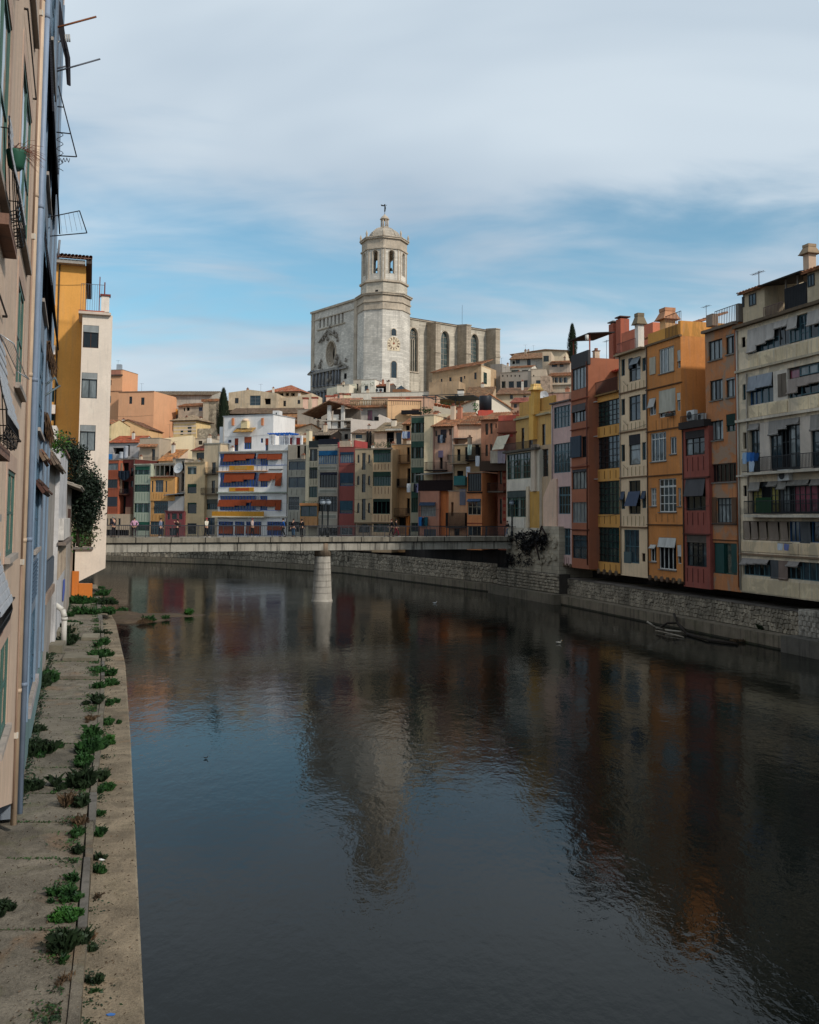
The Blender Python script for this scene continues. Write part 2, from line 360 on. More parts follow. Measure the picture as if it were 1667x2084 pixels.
class House:
    def __init__(s, label, px0, px1, yt, yb, col, Y=None, ang=None, off=0.0, dep=8.0, ym=None, zb=None, mat=None, wear=.5, patch=None, name='house', cat='house', prof=None, top=None, ext=0.0, rev=.16, zt=None, base=None):
        ym = (yt+yb)/2 if ym is None else ym; xc = (px0+px1)/2
        if Y is None:
            P, a = row_hit(xc, ym, off)
            if ang is None: ang = a if xc > 1020 else R(-24)
            else: ang = R(ang)
        else: P = at_y(xc, ym, Y); P = Vector((P.x, P.y)); ang = R(ang if ang is not None else -24)
        F0 = Fac(P, ang); ua = F0.hit(px0, ym)[0]; s.F = F = Fac(F0.p(ua, 0).xy, ang)
        s.w_ = F.hit(px1, ym)[0]+ext; s.zt = F.hit(xc, yt)[1] if zt is None else zt; s.zb = F.hit(xc, yb)[1] if zb is None else zb
        s.dep = dep; s.holes = []; s.polytop = None; s.profile = prof; s.u0 = 0.0
        s.mat = mat or stucco(col, wear, 1.0, patch)
        c = F.p(s.w_/2, s.zb, -dep/2); s.o = thing(name, label, cat, c); s.rev = rev; s.label = label
        if top: s.polytop = [F.hit(x, y) for x, y in top]
        s.xc = xc
    # openings ------------------------------------------------------
    def hole(s, x0, y0, x1, y1, dp=None, arch=0, d=0): 
        a, b, c, e = s.F.rect(x0, y0, x1, y1); a = max(a, s.u0+.03); b = min(b, s.w_-.03); c = max(c, s.zb+.05); e = min(e, s.ztop()-.04)
        s.holes.append((a, b, c, e, dp or s.rev, arch)); return a, b, c, e
    def ztop(s): return min([s.zt]+[z for u, z in (s.polytop or [])])
    def w(s, x0, y0, x1, y1, fr='dk', nx=2, ny=1, g='d', blind=0.0, bc=(150, 150, 148), sill=0, arch=0, tr=0, name='window', bout=0.0, rails=0, box=0):
        a, b, c, e = s.hole(x0, y0, x1, y1, arch=arch); F = s.F
        fm = paint(FR[fr] if isinstance(fr, str) else fr, .5)
        t = max(.035, min(.07, (b-a)*.07)); m = MB(); dd = -s.rev
        m.fbox(F, a, a+t, c, e, dd+.0, dd+.07); m.fbox(F, b-t, b, c, e, dd, dd+.07)
        m.fbox(F, a+t, b-t, c, c+t, dd, dd+.07); m.fbox(F, a+t, b-t, e-t, e, dd, dd+.07)
        for i in range(1, nx): x = a+(b-a)*i/nx; m.fbox(F, x-t*.45, x+t*.45, c+t, e-t, dd, dd+.06)
        zt2 = e-(e-c)*tr if tr else None
        for j in range(1, ny): z = c+(e-c)*j/ny; m.fbox(F, a+t, b-t, z-t*.4, z+t*.4, dd, dd+.055)
        if tr: m.fbox(F, a+t, b-t, zt2-t*.5, zt2+t*.5, dd, dd+.058)
        wo = m.build(name, fm, s.o)
        pw = (x1-x0)/nx
        if pw >= 7.5:
            for i in range(nx):
                gg = rng.choice('ddb') if g == 'm' else (rng.choice('ccd') if g == 'n' else g)
                q = MB(); q.fbox(F, a+(b-a)*i/nx, a+(b-a)*(i+1)/nx, c, e, dd-.02, dd+.012+.002*(i % 2)); q.build('pane', glass(gg), wo)
        else:
            if g in 'mn':
                for gg in ('d', 'c'):
                    q = MB()
                    for i in range(nx):
                        if (i*7+len(s.holes)*3) % 3 == (0 if gg == 'd' else 1) or ((i*7+len(s.holes)*3) % 3 == 2 and gg == ('c' if g == 'n' else 'd')):
                            q.fbox(F, a+(b-a)*i/nx, a+(b-a)*(i+1)/nx, c, e, dd-.02, dd+.012)
                    if q.v: q.build('pane', glass(gg), wo)
            else: q = MB(); q.fbox(F, a, b, c, e, dd-.02, dd+.012); q.build('pane', glass(g), wo)
        if blind:
            q = MB(); z = e-(e-c)*blind
            o0 = -.03+bout; n = MB(); n.hexa([F.p(a+.02, z, o0), F.p(b-.02, z, o0), F.p(b-.02, z, o0-.03), F.p(a+.02, z, o0-.03), F.p(a+.02, e-.02, .0), F.p(b-.02, e-.02, .0), F.p(b-.02, e-.02, -.04), F.p(a+.02, e-.02, -.04)])
            n.tube(F.p(a+.02, z, o0), F.p(b-.02, z, o0), .045, n=6); n.build('roller_blind', blindmat(bc), wo)
        if sill: q = MB(); q.fbox(F, a-.06, b+.06, c-.08, c, -.05, .09); q.build('sill', paint((120, 114, 106), .8), wo)
        return wo
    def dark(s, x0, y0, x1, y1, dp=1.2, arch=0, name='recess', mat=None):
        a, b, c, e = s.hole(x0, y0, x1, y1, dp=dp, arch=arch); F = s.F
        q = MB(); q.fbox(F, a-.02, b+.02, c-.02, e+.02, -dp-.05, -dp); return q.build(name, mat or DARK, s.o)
    def shut(s, x0, y0, x1, y1, c=(170, 160, 145), n=1, out=.03, name='shutter'):
        a, b, z0, z1 = s.F.rect(x0, y0, x1, y1); F = s.F
        for i in range(n):
            q = MB(); q.fbox(F, a+(b-a)*i/n+.01, a+(b-a)*(i+1)/n-.01, z0, z1, .004, out+.03); q.build(name, blindmat(c), s.o)
    def awn(s, x0, y0, x1, y1, c, out=.5, name='awning'):
        a, b, z0, z1 = s.F.rect(x0, y0, x1, y1); F = s.F; q = MB()
        q.hexa([F.p(a, z0, out), F.p(b, z0, out), F.p(b, z0+.03, out-.06), F.p(a, z0+.03, out-.06), F.p(a, z1, .03), F.p(b, z1, .03), F.p(b, z1, .005), F.p(a, z1, .005)])
        q.build(name, paint(c, .8), s.o)
    def bars(s, x0, x1, y0, y1, n, c=(60, 55, 50), w=.035, name='batten'):
        a, b, z0, z1 = s.F.rect(x0, y0, x1, y1)
        for i in range(n):
            u = a+(b-a)*(i+.5)/n; q = MB(); q.fbox(s.F, u-w/2, u+w/2, z0, z1, .0, .035); q.build(name, paint(c, .8), s.o)
    def panel(s, x0, x1, y0, y1, n=1, c=(190, 175, 145), out=.05, gap=.025, mat=None, name='panel', xr=None):
        a, b, z0, z1 = s.F.rect(x0, y0, x1, y1)
        for i in range(n):
            q = MB(); o_ = out+rng.uniform(-.006, .006); q.fbox(s.F, a+(b-a)*i/n+gap/2, a+(b-a)*(i+1)/n-gap/2, z0, z1, .003, o_); q.build(name, mat or stucco(c, .6), s.o)
    def ledge(s, y, h=.14, out=.14, c=(150, 140, 125), x=None, x0=None, x1=None, name='ledge', px=None):
        F = s.F; z = F.hit(s.xc if px is None else px, y)[1]; q = MB()
        a = s.u0-.02 if x0 is None else F.hit(x0, y)[0]; b = s.w_+.02 if x1 is None else F.hit(x1, y)[0]
        q.fbox(F, a, b, z-h/2, z+h/2, -.1, out); q.build(name, stucco(c, .8), s.o)
    def slab(s, x0, y0, x1, y1, out, c, d0=-.05, name='block', mat=None):
        a, b, z0, z1 = s.F.rect(x0, y0, x1, y1); q = MB(); q.fbox(s.F, a, b, z0, z1, d0, out); return q.build(name, mat or stucco(c), s.o)
    def balc(s, x0, x1, yb, h=.95, out=.9, c=(120, 110, 98), rail=(40, 38, 40), solid=None, th=.14, step=.13):
        F = s.F; a, z = F.hit(x0, yb); b = F.hit(x1, yb)[0]; q = MB(); q.fbox(F, a, b, z-th, z, 0, out); bo = q.build('balcony', stucco(c, .9), s.o)
        q = MB()
        if solid: 
            q.fbox(F, a, b, z, z+h, out-.06, out-.02); q.fbox(F, a, a+.04, z, z+h, 0, out-.06); q.fbox(F, b-.04, b, z, z+h, 0, out-.06); q.build('parapet', stucco(solid, .6), bo)
        else:
            for zz in (z+.08, z+h): 
                q.fbox(F, a, b, zz-.02, zz+.02, out-.06, out-.02)
                q.fbox(F, a, a+.03, zz-.02, zz+.02, 0, out-.06); q.fbox(F, b-.03, b, zz-.02, zz+.02, 0, out-.06)
            n = max(2, int((b-a)/step))
            for i in range(n+1):
                u = a+(b-a)*i/n; q.fbox(F, u-.012, u+.012, z+.08, z+h, out-.052, out-.028)
            for uu in (a+.015, b-.015):
                for k in range(1, int(out/step)): q.fbox(F, uu-.01, uu+.01, z+.08, z+h, k*step-.01, k*step+.01)
            q.build('railing', paint(rail, .6), bo)
        return bo
    def toprail(s, x0, x1, y=None, h=.95, d=-.15, c=(60, 45, 42), step=.16, z=None, side=0):
        F = s.F; a = F.hit(x0, y or s.xc)[0] if y else s.u0; a = F.hit(x0, y)[0]; b = F.hit(x1, y)[0]; z = s.zt if z is None else z; q = MB()
        q.fbox(F, a, b, z+h-.03, z+h, d-.03, d+.03); q.fbox(F, a, b, z+.08, z+.1, d-.02, d+.02)
        n = max(2, int((b-a)/step))
        for i in range(n+1): u = a+(b-a)*i/n; q.fbox(F, u-.014, u+.014, z, z+h, d-.014, d+.014)
        if side:
            for k in range(int(side/step)+1): q.fbox(F, b-.02, b+.01, z, z+h, d-k*step-.014, d-k*step+.014)
            q.fbox(F, b-.03, b+.02, z+h-.03, z+h, d-side, d)
        q.build('railing', paint(c, .6), s.o)
    def chim(s, px, y0, y1, w=.5, c=(190, 180, 165), cap='hood', d=-1.2, capc=None):
        F = s.F; u, z1 = F.hit(px, y0, d); z0 = F.hit(px, y1, d)[1]; q = MB(); w2 = w/2; hc = min(.9, (z1-z0)*.4) if cap != 'pot' else .25
        q.fbox(F, u-w2, u+w2, min(z0, s.zt-.3), z1-hc, d-w2, d+w2); ch = q.build('chimney', stucco(c, .5), s.o); k = MB()
        zz = z1-hc
        if cap == 'hood':
            k.hexa([F.p(u-w2*1.7, zz, d+w2*1.7), F.p(u+w2*1.7, zz, d+w2*1.7), F.p(u+w2*1.7, zz, d-w2*1.7), F.p(u-w2*1.7, zz, d-w2*1.7), F.p(u-w2, zz+hc*.7, d+w2), F.p(u+w2, zz+hc*.7, d+w2), F.p(u+w2, zz+hc*.7, d-w2), F.p(u-w2, zz+hc*.7, d-w2)])
            k.fbox(F, u-w2*1.1, u+w2*1.1, zz+hc*.7, zz+hc, d-w2*1.1, d+w2*1.1)
            k.fbox(F, u-w2*1.8, u+w2*1.8, zz-.05, zz, d-w2*1.8, d+w2*1.8)
        else: k.fbox(F, u-w2*1.2, u+w2*1.2, zz+hc*.55, z1, d-w2*1.2, d+w2*1.2); k.fbox(F, u-w2*.7, u+w2*.7, zz, zz+hc*.6, d-w2*.7, d+w2*.7)
        k.build('chimney_cap', stucco(capc or (150, 125, 100), .8), ch)
    # roofs ---------------------------------------------------------
    def shed(s, rise=1.4, run=4.0, ov=.35, mat=None, sov=.12, **k):
        """roof rising away from the front eave; wall sides follow it"""
        F = s.F; s.profile = [(0, s.zt), (-run, s.zt+rise), (-s.dep, max(s.zt, s.zt+rise-rise*(s.dep-run)/run))]
        g = rise/run; A = F.p(s.u0-sov, s.zt-ov*g+.03, ov); B = F.p(s.w_+sov, s.zt-ov*g+.03, ov); C = F.p(s.u0-sov, s.zt+rise+.03, -run)
        tile_sheet(A, B, C, 'roof', s.o, mat or tilemat(), **k)
        A = F.p(s.w_+sov, s.profile[2][1]+.03, -s.dep); B = F.p(s.u0-sov, s.profile[2][1]+.03, -s.dep); C = F.p(s.w_+sov, s.zt+rise+.031, -run)
        q = MB(); q.quad(A, B, F.p(s.u0-sov, s.zt+rise+.03, -run), C); q.build('roof', mat or tilemat(), s.o)
    def gable(s, ov=.25, mat=None, back=None, **k):
        F = s.F; back = back or s.dep
        for (ua, za), (ub, zb) in zip(s.polytop, s.polytop[1:]):
            if abs(ub-ua) < .2: continue
            lo, hi = ((ua, za), (ub, zb)) if za < zb else ((ub, zb), (ua, za))
            dx = (lo[0]-hi[0]); sx = .3*(1 if dx > 0 else -1); g = (hi[1]-lo[1])/max(.1, abs(dx))
            l = (lo[0]+sx, lo[1]-.3*g+.05)
            A = F.p(l[0], l[1], ov); B = F.p(l[0], l[1], -back); C = F.p(hi[0], hi[1]+.05, ov)
            tile_sheet(A, B, C, 'roof', s.o, mat or tilemat(), **k)
    def hip(s, rise, ov=.4, mat=None, x0=None, z=None):
        F = s.F; z = s.zt if z is None else z; a, b = s.u0-ov, s.w_+ov; d0, d1 = ov, -s.dep-ov; mu, md = (a+b)/2, (d0+d1)/2; ap = F.p(mu, z+rise, md)
        m = mat or tilemat(); cs = [F.p(a, z, d0), F.p(b, z, d0), F.p(b, z, d1), F.p(a, z, d1)]
        q = MB(); q.prism(cs, (0, 0, -.12)); q.build('eave', paint((70, 52, 42), .9), s.o)
        for i in range(4):
            A, B = cs[i], cs[(i+1) % 4]; mb = MB(); n = max(4, int((B-A).length/.35)); K = 6
            nr = (B-A).cross(ap-A).normalized(); nr = nr if nr.z > 0 else -nr
            for j in range(n):
                p, q2 = A+(B-A)*j/n, A+(B-A)*(j+1)/n; md_ = (p+q2)/2; top = ap; t = 1-abs((j+.5)/n-.5)*2
                Q = (A+B)/2; dirv = (ap-Q); e1 = dirv*t
                mb.hexa([p, q2, q2+e1, p+e1, md_+nr*.07-(B-A)/n*.2, md_+nr*.07+(B-A)/n*.2, md_+nr*.07+(B-A)/n*.2+e1, md_+nr*.07-(B-A)/n*.2+e1])
            mb.quad(A, B, ap); mb.build('roof', m, s.o)
        s.flatdone = 1
    def coping(s, h=.08, out=.07, c=(150, 140, 128), dep=None):
        q = MB(); q.fbox(s.F, s.u0-out, s.w_+out, s.zt, s.zt+h, -(dep or s.dep), out); q.build('coping', stucco(c, .8), s.o)
    def wires(s, x0, y0, x1, y1, c=(30, 30, 32), r=.02, d0=.3, d1=.3, name='cable'):
        a = s.F.p(*s.F.hit(x0, y0, d0), d0); b = s.F.p(*s.F.hit(x1, y1, d1), d1); q = MB(); q.tube(a, b, r, n=4); q.build(name, paint(c), s.o)
    def drain(s, px, y0, y1, c=(110, 100, 92), r=.05, name='drainpipe'):
        u = s.F.hit(px, (y0+y1)/2)[0]; za = s.F.hit(px, y0)[1]; zb = s.F.hit(px, y1)[1]; q = MB(); q.tube(s.F.p(u, zb, .08), s.F.p(u, za, .08), r, n=6); q.build(name, paint(c, .6), s.o)
    def pt(s, px, py, d=0.0): return s.F.p(*s.F.hit(px, py, d), d)
    def clutter(s):
        F, r = s.F, random.Random(int(s.xc*7+s.zt*3)); top = max([s.zt]+[z for d, z in (s.profile or [])]+[z for u, z in (s.polytop or [])])
        if s.w_ < 2.5 or s.dep < 4: return
        for k in range(r.randint(0, 2)):
            u = r.uniform(.5, s.w_-.5); d = -r.uniform(1.2, s.dep-1); w = r.uniform(.18, .3); z1 = top+r.uniform(.3, 1.0); q = MB(); q.fbox(F, u-w, u+w, s.zt-.6, z1, d-w, d+w); c = q.build('chimney', stucco(r.choice(((196, 178, 156), (170, 110, 84), (190, 186, 178), (150, 138, 122))), .7), s.o)
            q = MB(); q.fbox(F, u-w-.06, u+w+.06, z1, z1+.07, d-w-.06, d+w+.06); q.fbox(F, u-w*.5, u+w*.5, z1+.07, z1+.3, d-w*.5, d+w*.5); q.build('chimney_cap', tilemat((140, 84, 66)), c)
        if r.random() < .45:
            u = r.uniform(.4, s.w_-.4); d = -r.uniform(.8, 3); z1 = top+r.uniform(1.4, 2.6); q = MB(); q.tube(F.p(u, s.zt-.3, d), F.p(u, z1, d), .02, n=4); q.tube(F.p(u-.5, z1-.1, d), F.p(u+.5, z1-.1, d), .012, n=3)
            for k in range(5): q.tube(F.p(u-.45+k*.22, z1-.1, d-.2), F.p(u-.45+k*.22, z1-.1, d+.2), .01, n=3)
            q.build('aerial', RAILM, s.o)
        if r.random() < .6 and s.zt-s.zb > 5: u = s.w_-.14 if r.random() < .5 else .14; q = MB(); q.tube(F.p(u, s.zb+.1, .07), F.p(u, s.zt-.1, .07), .045, n=6); q.build('drainpipe', paint(r.choice(((104, 92, 84), (150, 140, 128), (84, 70, 62))), .6), s.o)
        if r.random() < .6 and s.zt-s.zb > 5:
            z = r.uniform(s.zb+2, s.zt-1); q = MB(); n = 6; P_ = [F.p(s.w_*i/n, z-.12*math.sin(math.pi*i/n)+.03*i, .05) for i in range(n+1)]
            for a, b in zip(P_, P_[1:]): q.tube(a, b, .014, n=3, cap=False)
            q.build('cable', RAILM, s.o)
    def done(s, bottom=True):
        if type(s) is House and s.xc < 1500: s.clutter()
        F = s.F; m = MB(); a, b, dp = s.u0, s.w_, s.dep
        if s.polytop:
            zr = s.ztop(); wall_cells(m, F, a, b, s.zb, zr, s.holes)
            pts = [(a, zr)]+[(min(max(u, a), b), z) for u, z in s.polytop]+[(b, zr)]
            pts[1] = (a, pts[1][1]); pts[-2] = (b, pts[-2][1])
            pf = [p for i, p in enumerate(pts) if i == 0 or (abs(p[0]-pts[i-1][0])+abs(p[1]-pts[i-1][1])) > 1e-4]
            m.quad(*[F.p(u, z) for u, z in pf]); m.quad(*[F.p(u, z, -dp) for u, z in pf])
            m.quad(F.p(a, s.zb), F.p(a, s.zb, -dp), F.p(a, s.polytop[0][1], -dp), F.p(a, s.polytop[0][1]))
            m.quad(F.p(b, s.zb), F.p(b, s.zb, -dp), F.p(b, s.polytop[-1][1], -dp), F.p(b, s.polytop[-1][1]))
            for (ua, za), (ub, zb) in zip(pts[1:-1], pts[2:-1]): m.quad(F.p(ua, za), F.p(ub, zb), F.p(ub, zb, -dp), F.p(ua, za, -dp))
            m.quad(F.p(a, s.zb, -dp), F.p(b, s.zb, -dp), F.p(b, zr, -dp), F.p(a, zr, -dp))
        else:
            pr = s.profile or [(0, s.zt), (-dp, s.zt)]
            wall_cells(m, F, a, b, s.zb, s.zt, s.holes)
            for u in (a, b): m.quad(F.p(u, s.zb), *[F.p(u, z, d) for d, z in pr], F.p(u, s.zb, -dp))
            for (d0, z0), (d1, z1) in zip(pr, pr[1:]): m.quad(F.p(a, z0, d0), F.p(b, z0, d0), F.p(b, z1, d1), F.p(a, z1, d1))
            m.quad(F.p(a, s.zb, -dp), F.p(b, s.zb, -dp), F.p(b, pr[-1][1], -dp), F.p(a, pr[-1][1], -dp))
        m.quad(F.p(a, s.zb), F.p(b, s.zb), F.p(b, s.zb, -dp), F.p(a, s.zb, -dp))
        m.build('wall', s.mat, s.o); return s
def ac_unit(P, F, w=.8, h=.6, label='', group=None):
    o = thing('air_conditioner', label, 'air conditioner', P, group); u, = (0,)
    G = Fac((P.x, P.y), F.a); q = MB(); q.fbox(G, -w/2, w/2, P.z, P.z+h, -.3, 0); q.build('casing', paint((200, 200, 196), .5), o)
    q = MB(); c = G.p(-w*.12, P.z+h/2, .0); n = Vector((G.N.x, G.N.y, 0)); q.tube(c, c+n*.02, h*.4, n=14); q.build('fan_grille', paint((60, 62, 64), .6), o)
def cloth(P, F, w, h, c, label, cat='laundry', group=None):
    G = Fac((P.x, P.y), F.a); q = MB(); n = 5; k = len(q.v)
    for j in range(4):
        for i in range(n+1): q.v.append(G.p(-w/2+w*i/n*(1-.06*j*((i % 2)*2-1)*.3), P.z-h*j/3+rng.uniform(-.02, .02), .04*math.sin(i*2.1+j)))
    for j in range(3):
        for i in range(n): a = k+j*(n+1)+i; q.f.append((a, a+1, a+n+2, a+n+1))
    m = len(q.v); q.v += [v+Vector((G.N.x, G.N.y, 0))*.015 for v in q.v[k:m]]
    q.f += [tuple(x+m-k for x in f) for f in q.f[-15:]]
    o = q.build('laundry', clothmat(c), None, P); return tag(o, label, cat, group)
def leaves(mb, c, r, n, size, sq=(1, 1, 1), flat=0.0, shell=.5):
    c = Vector(c)
    for i in range(n):
        d = Vector((rng.gauss(0, 1), rng.gauss(0, 1), rng.gauss(0, 1))).normalized()*(shell+(1-shell)*rng.random())*r
        p = c+Vector((d.x*sq[0], d.y*sq[1], d.z*sq[2])); s = size*rng.uniform(.6, 1.3)
        a = Vector((rng.gauss(0, 1), rng.gauss(0, 1), rng.gauss(0, 1)*(1-flat))).normalized(); b = a.cross(Vector((rng.gauss(0, 1), rng.gauss(0, 1), rng.gauss(0, 1)))).normalized()
        mb.quad(p-a*s, p+b*s*.45, p+a*s, p-b*s*.45)
def weed(px, py, z, r, h, n, kind, label, name='weed', group=None, P=None):
    P = P or at_z(px, py, z); mb = MB(); c = {'g': ((50, 84, 40), (20, 44, 20)), 'd': ((44, 60, 36), (18, 30, 16)), 'l': ((62, 104, 42), (30, 64, 26)), 'r': ((104, 82, 60), (58, 46, 34))}[kind]
    subs = [(0, 0, .55, 1.0)]+[(rng.gauss(0, .5)*r, rng.gauss(0, .75)*r, rng.uniform(.2, .5), rng.uniform(.35, .95)) for _ in range(rng.randint(3, 6))]
    r *= .85
    for i in range(int(n*4)):
        sx, sy, sr, sh = subs[int(rng.random()**1.3*len(subs))]; t = rng.uniform(0, 6.283); rr = r*sr*math.sqrt(rng.random())
        b = P+Vector((sx+rr*math.cos(t), sy+rr*math.sin(t)*1.2, 0)); hh = h*sh*rng.uniform(.25, 1.0)*(1-.5*rr/(r*sr+.01)); t2 = t+rng.gauss(0, .7)
        ln = Vector((math.cos(t2), math.sin(t2), 0))*hh*rng.uniform(.05, .8); w = min(.028, .01+.05*h*rng.random())*(1+P.y*.012)*(1.0 if kind != 'r' else .35); s = Vector((-math.sin(t2), math.cos(t2), rng.gauss(0, .3)))*w
        m_ = b+ln*.45+Vector((0, 0, hh*.7)); e = b+ln+Vector((0, 0, hh*rng.uniform(.45, 1)))
        if i % 3: k = len(mb.v); mb.v += [b-s*.15, b+s*.15, m_+s, e, m_-s]; mb.f.append((k, k+1, k+2, k+3, k+4))
        else:
            q = b+Vector((0, 0, hh*rng.uniform(.2, .9))); a2 = Vector((rng.gauss(0, 1), rng.gauss(0, 1), .5*rng.gauss(0, 1))).normalized(); b2 = a2.cross(Vector((rng.gauss(0, 1), rng.gauss(0, 1), 1))).normalized(); w2 = w*1.3
            mb.quad(q, q+a2*w2+b2*w2*.6, q+a2*w2*2.2, q+a2*w2-b2*w2*.6)
    o = mb.build(name, leafmat(*c), None, P); return tag(o, label, 'weed', group)
# ================================================================== right row, nearest first
# tall tan block at the right edge
h = House('tall weathered tan apartment block with roller blinds and laundry, nearest on the right bank', 1503, 1667, 634, 1219, (204, 190, 166), off=.15, wear=.75, ext=5, patch=(184, 170, 148), cat='apartment block', name='apartment_block', zb=3.15, dep=9)
F = h.F
zA = lambda y, x=1522: F.hit(x, y)[1]; uX = lambda x, y=900: F.hit(x, y)[0]
WD = (204, 188, 156); BL = (186, 178, 170)
h.zt = zA(668, 1505)
def band(yt, yb, x0=1522, segs=()):
    z1, z0 = zA(yt), zA(yb); a = uX(x0, (yt+yb)/2); b = h.w_-.1; h.holes.append((a, b, z0, z1, .22, 0))
    q = MB(); q.fbox(F, a-.02, b+.02, z0-.02, z1+.02, -.3, -.22); q.build('band_back', paint((70, 72, 74), .8), h.o)
    return a, b, z0, z1
def bwin(xa, xb, z0, z1, fr, nx, g, tr=0, ny=1, blind=0, bc=BL, ym=900, bout=.1, dd=-.2):
    a, b = uX(xa, ym), uX(xb, ym); m = MB(); t = .05
    m.fbox(F, a, a+t, z0, z1, dd, dd+.07); m.fbox(F, b-t, b, z0, z1, dd, dd+.07); m.fbox(F, a+t, b-t, z0, z0+t, dd, dd+.07); m.fbox(F, a+t, b-t, z1-t, z1, dd, dd+.07)
    for i in range(1, nx): u = a+(b-a)*i/nx; m.fbox(F, u-.025, u+.025, z0+t, z1-t, dd, dd+.06)
    for j in range(1, ny): z = z0+(z1-z0)*j/ny; m.fbox(F, a+t, b-t, z-.02, z+.02, dd, dd+.055)
    wo = m.build('window', paint(FR[fr], .5), h.o)
    for i in range(nx):
        q = MB(); q.fbox(F, a+(b-a)*i/nx, a+(b-a)*(i+1)/nx, z0, z1, dd-.02, dd+.012+.002*(i % 2)); q.build('pane', glass(rng.choice('ddb') if g == 'm' else (rng.choice('ccb') if g == 'n' else g)), wo)
def bblind(xa, xb, z1, drop, ym=900, c=BL, out=.12):
    a, b = uX(xa, ym)+.01, uX(xb, ym)-.01; q = MB()
    q.hexa([F.p(a, z1-drop, out), F.p(b, z1-drop, out), F.p(b, z1-drop, out-.03), F.p(a, z1-drop, out-.03), F.p(a, z1, .02), F.p(b, z1, .02), F.p(b, z1, -.01), F.p(a, z1, -.01)])
    q.tube(F.p(a, z1-drop, out), F.p(b, z1-drop, out), .07, n=8); q.build('roller_blind', blindmat(c), h.o)
def bpan(xs, z0, z1, ym, c=WD, out=.06):
    for xa, xb in zip(xs, xs[1:]):
        q = MB(); q.fbox(F, uX(xa, ym)+.015, uX(xb, ym)-.015, z0, z1, .004, out+rng.uniform(-.01, .01)); q.build('panel', stucco(c, .8, 1, (186, 168, 140)), h.o)
# storey A
a, b, z0, z1 = band(672, 722)
bwin(1524, 1582, z0, z0+.75, 'te', 5, 'b', ym=700); bwin(1582, 1604, z0+.05, z1-.25, 'gy', 2, 'd', ym=700); bwin(1604, 1624, z0+.1, z0+.9, 'te', 2, 'b', ym=700); bwin(1625, 1644, z0-.02, z1-.03, 'te', 2, 'b', ym=700, ny=3); bwin(1645, 1700, z0+.05, z0+.9, 'te', 3, 'd', ym=700)
for xa, xb, d in ((1522, 1541, 1.55), (1541, 1561, 1.2), (1561, 1578, 1.05), (1578, 1604, .45), (1604, 1624, .75), (1645, 1672, .85), (1672, 1700, .7)): bblind(xa, xb, z1, d, 690)
bpan([1524, 1543, 1561, 1581, 1602, 1624, 1645, 1668, 1690], zA(752), zA(726), 738)
# storey B
a, b, z0, z1 = band(768, 826)
bwin(1525, 1546, z0, z0+1.0, 'bl', 2, 'b', ym=800); bwin(1546, 1574, z0, z0+1.1, 'te', 2, 'b', ym=800); bwin(1604, 1628, z0, z1-1.2, 'te', 2, 'd', ym=800); bwin(1628, 1700, z0+.1, z0+.8, 'te', 4, 'm', ym=800); bwin(1604, 1625, z1-.7, z1-.1, 'br', 1, 'p', ym=790); bwin(1625, 1700, z1-.62, z1-.05, 'te', 4, 'c', ym=790)
bblind(1523, 1541, z1, .95, 800, (150, 155, 162)); bblind(1541, 1573, z1, .85, 800, (150, 155, 162)); bblind(1604, 1626, z1-.72, .9, 800, (160, 146, 136)); bblind(1626, 1650, z1-.72, .55, 800, (160, 146, 136)); bblind(1650, 1700, z1-.72, .5, 800, (160, 146, 136))
q = MB(); q.fbox(F, uX(1574, 800), uX(1603, 800), z0, z1, -.2, .0); q.build('infill', stucco((184, 178, 170), .6), h.o)
for xa in (1584, 1593): q = MB(); q.fbox(F, uX(xa, 800), uX(xa+8, 800), z0+.2, z1-.25, .0, .04); q.build('louvre_shutter', blindmat((112, 100, 88)), h.o)
bpan([1525, 1545, 1564, 1584, 1604], zA(851), zA(829), 840); bpan([1626, 1647, 1668, 1690], zA(851), zA(829), 840)
# storey C : tall windows behind a long balcony
a, b, z0, z1 = band(864, 962, 1525)
for xa, xb, d, g in ((1527, 1546, .45, 'b'), (1566, 1588, .95, 'b'), (1588, 1604, .62, 'k'), (1604, 1627, .40, 'n'), (1650, 1680, .95, 'n')): bwin(xa, xb, z0+.15, z1-d, 'dk', 2, g, ym=910, ny=3)
for xa, xb, d in ((1525, 1546, .4), (1566, 1586, .9), (1586, 1604, .6), (1604, 1628, .38), (1651, 1680, .93)): bblind(xa, xb, z1, d, 910, (150, 144, 138), .1)
for xa, xb in ((1546, 1566), (1628, 1650), (1680, 1700)): q = MB(); q.fbox(F, uX(xa, 910), uX(xb, 910), z0, z1, -.2, -.02); q.build('infill', stucco((180, 172, 164), .6), h.o)
def longbalc(y, x0, x1, hgt, out=.75):
    z = zA(y); u0, u1 = uX(x0, y), h.w_; q = MB(); q.fbox(F, u0, u1, z-.16, z, .0, out); bo = q.build('balcony', stucco((176, 170, 158), .8), h.o); q = MB()
    for zz in (z+.08, z+hgt): q.fbox(F, u0, u1, zz-.02, zz+.02, out-.07, out-.03)
    n = int((u1-u0)/.13)
    for i in range(n+1): u = u0+(u1-u0)*i/n; q.fbox(F, u-.012, u+.012, z+.08, z+hgt, out-.06, out-.035)
    q.fbox(F, u0, u0+.03, z+hgt-.04, z+hgt, 0, out-.03); q.build('railing', RAILM, bo)
longbalc(964, 1529, 1667, .95)
h.ledge(968, .12, .2, (186, 180, 168), px=1522, x1=1529)
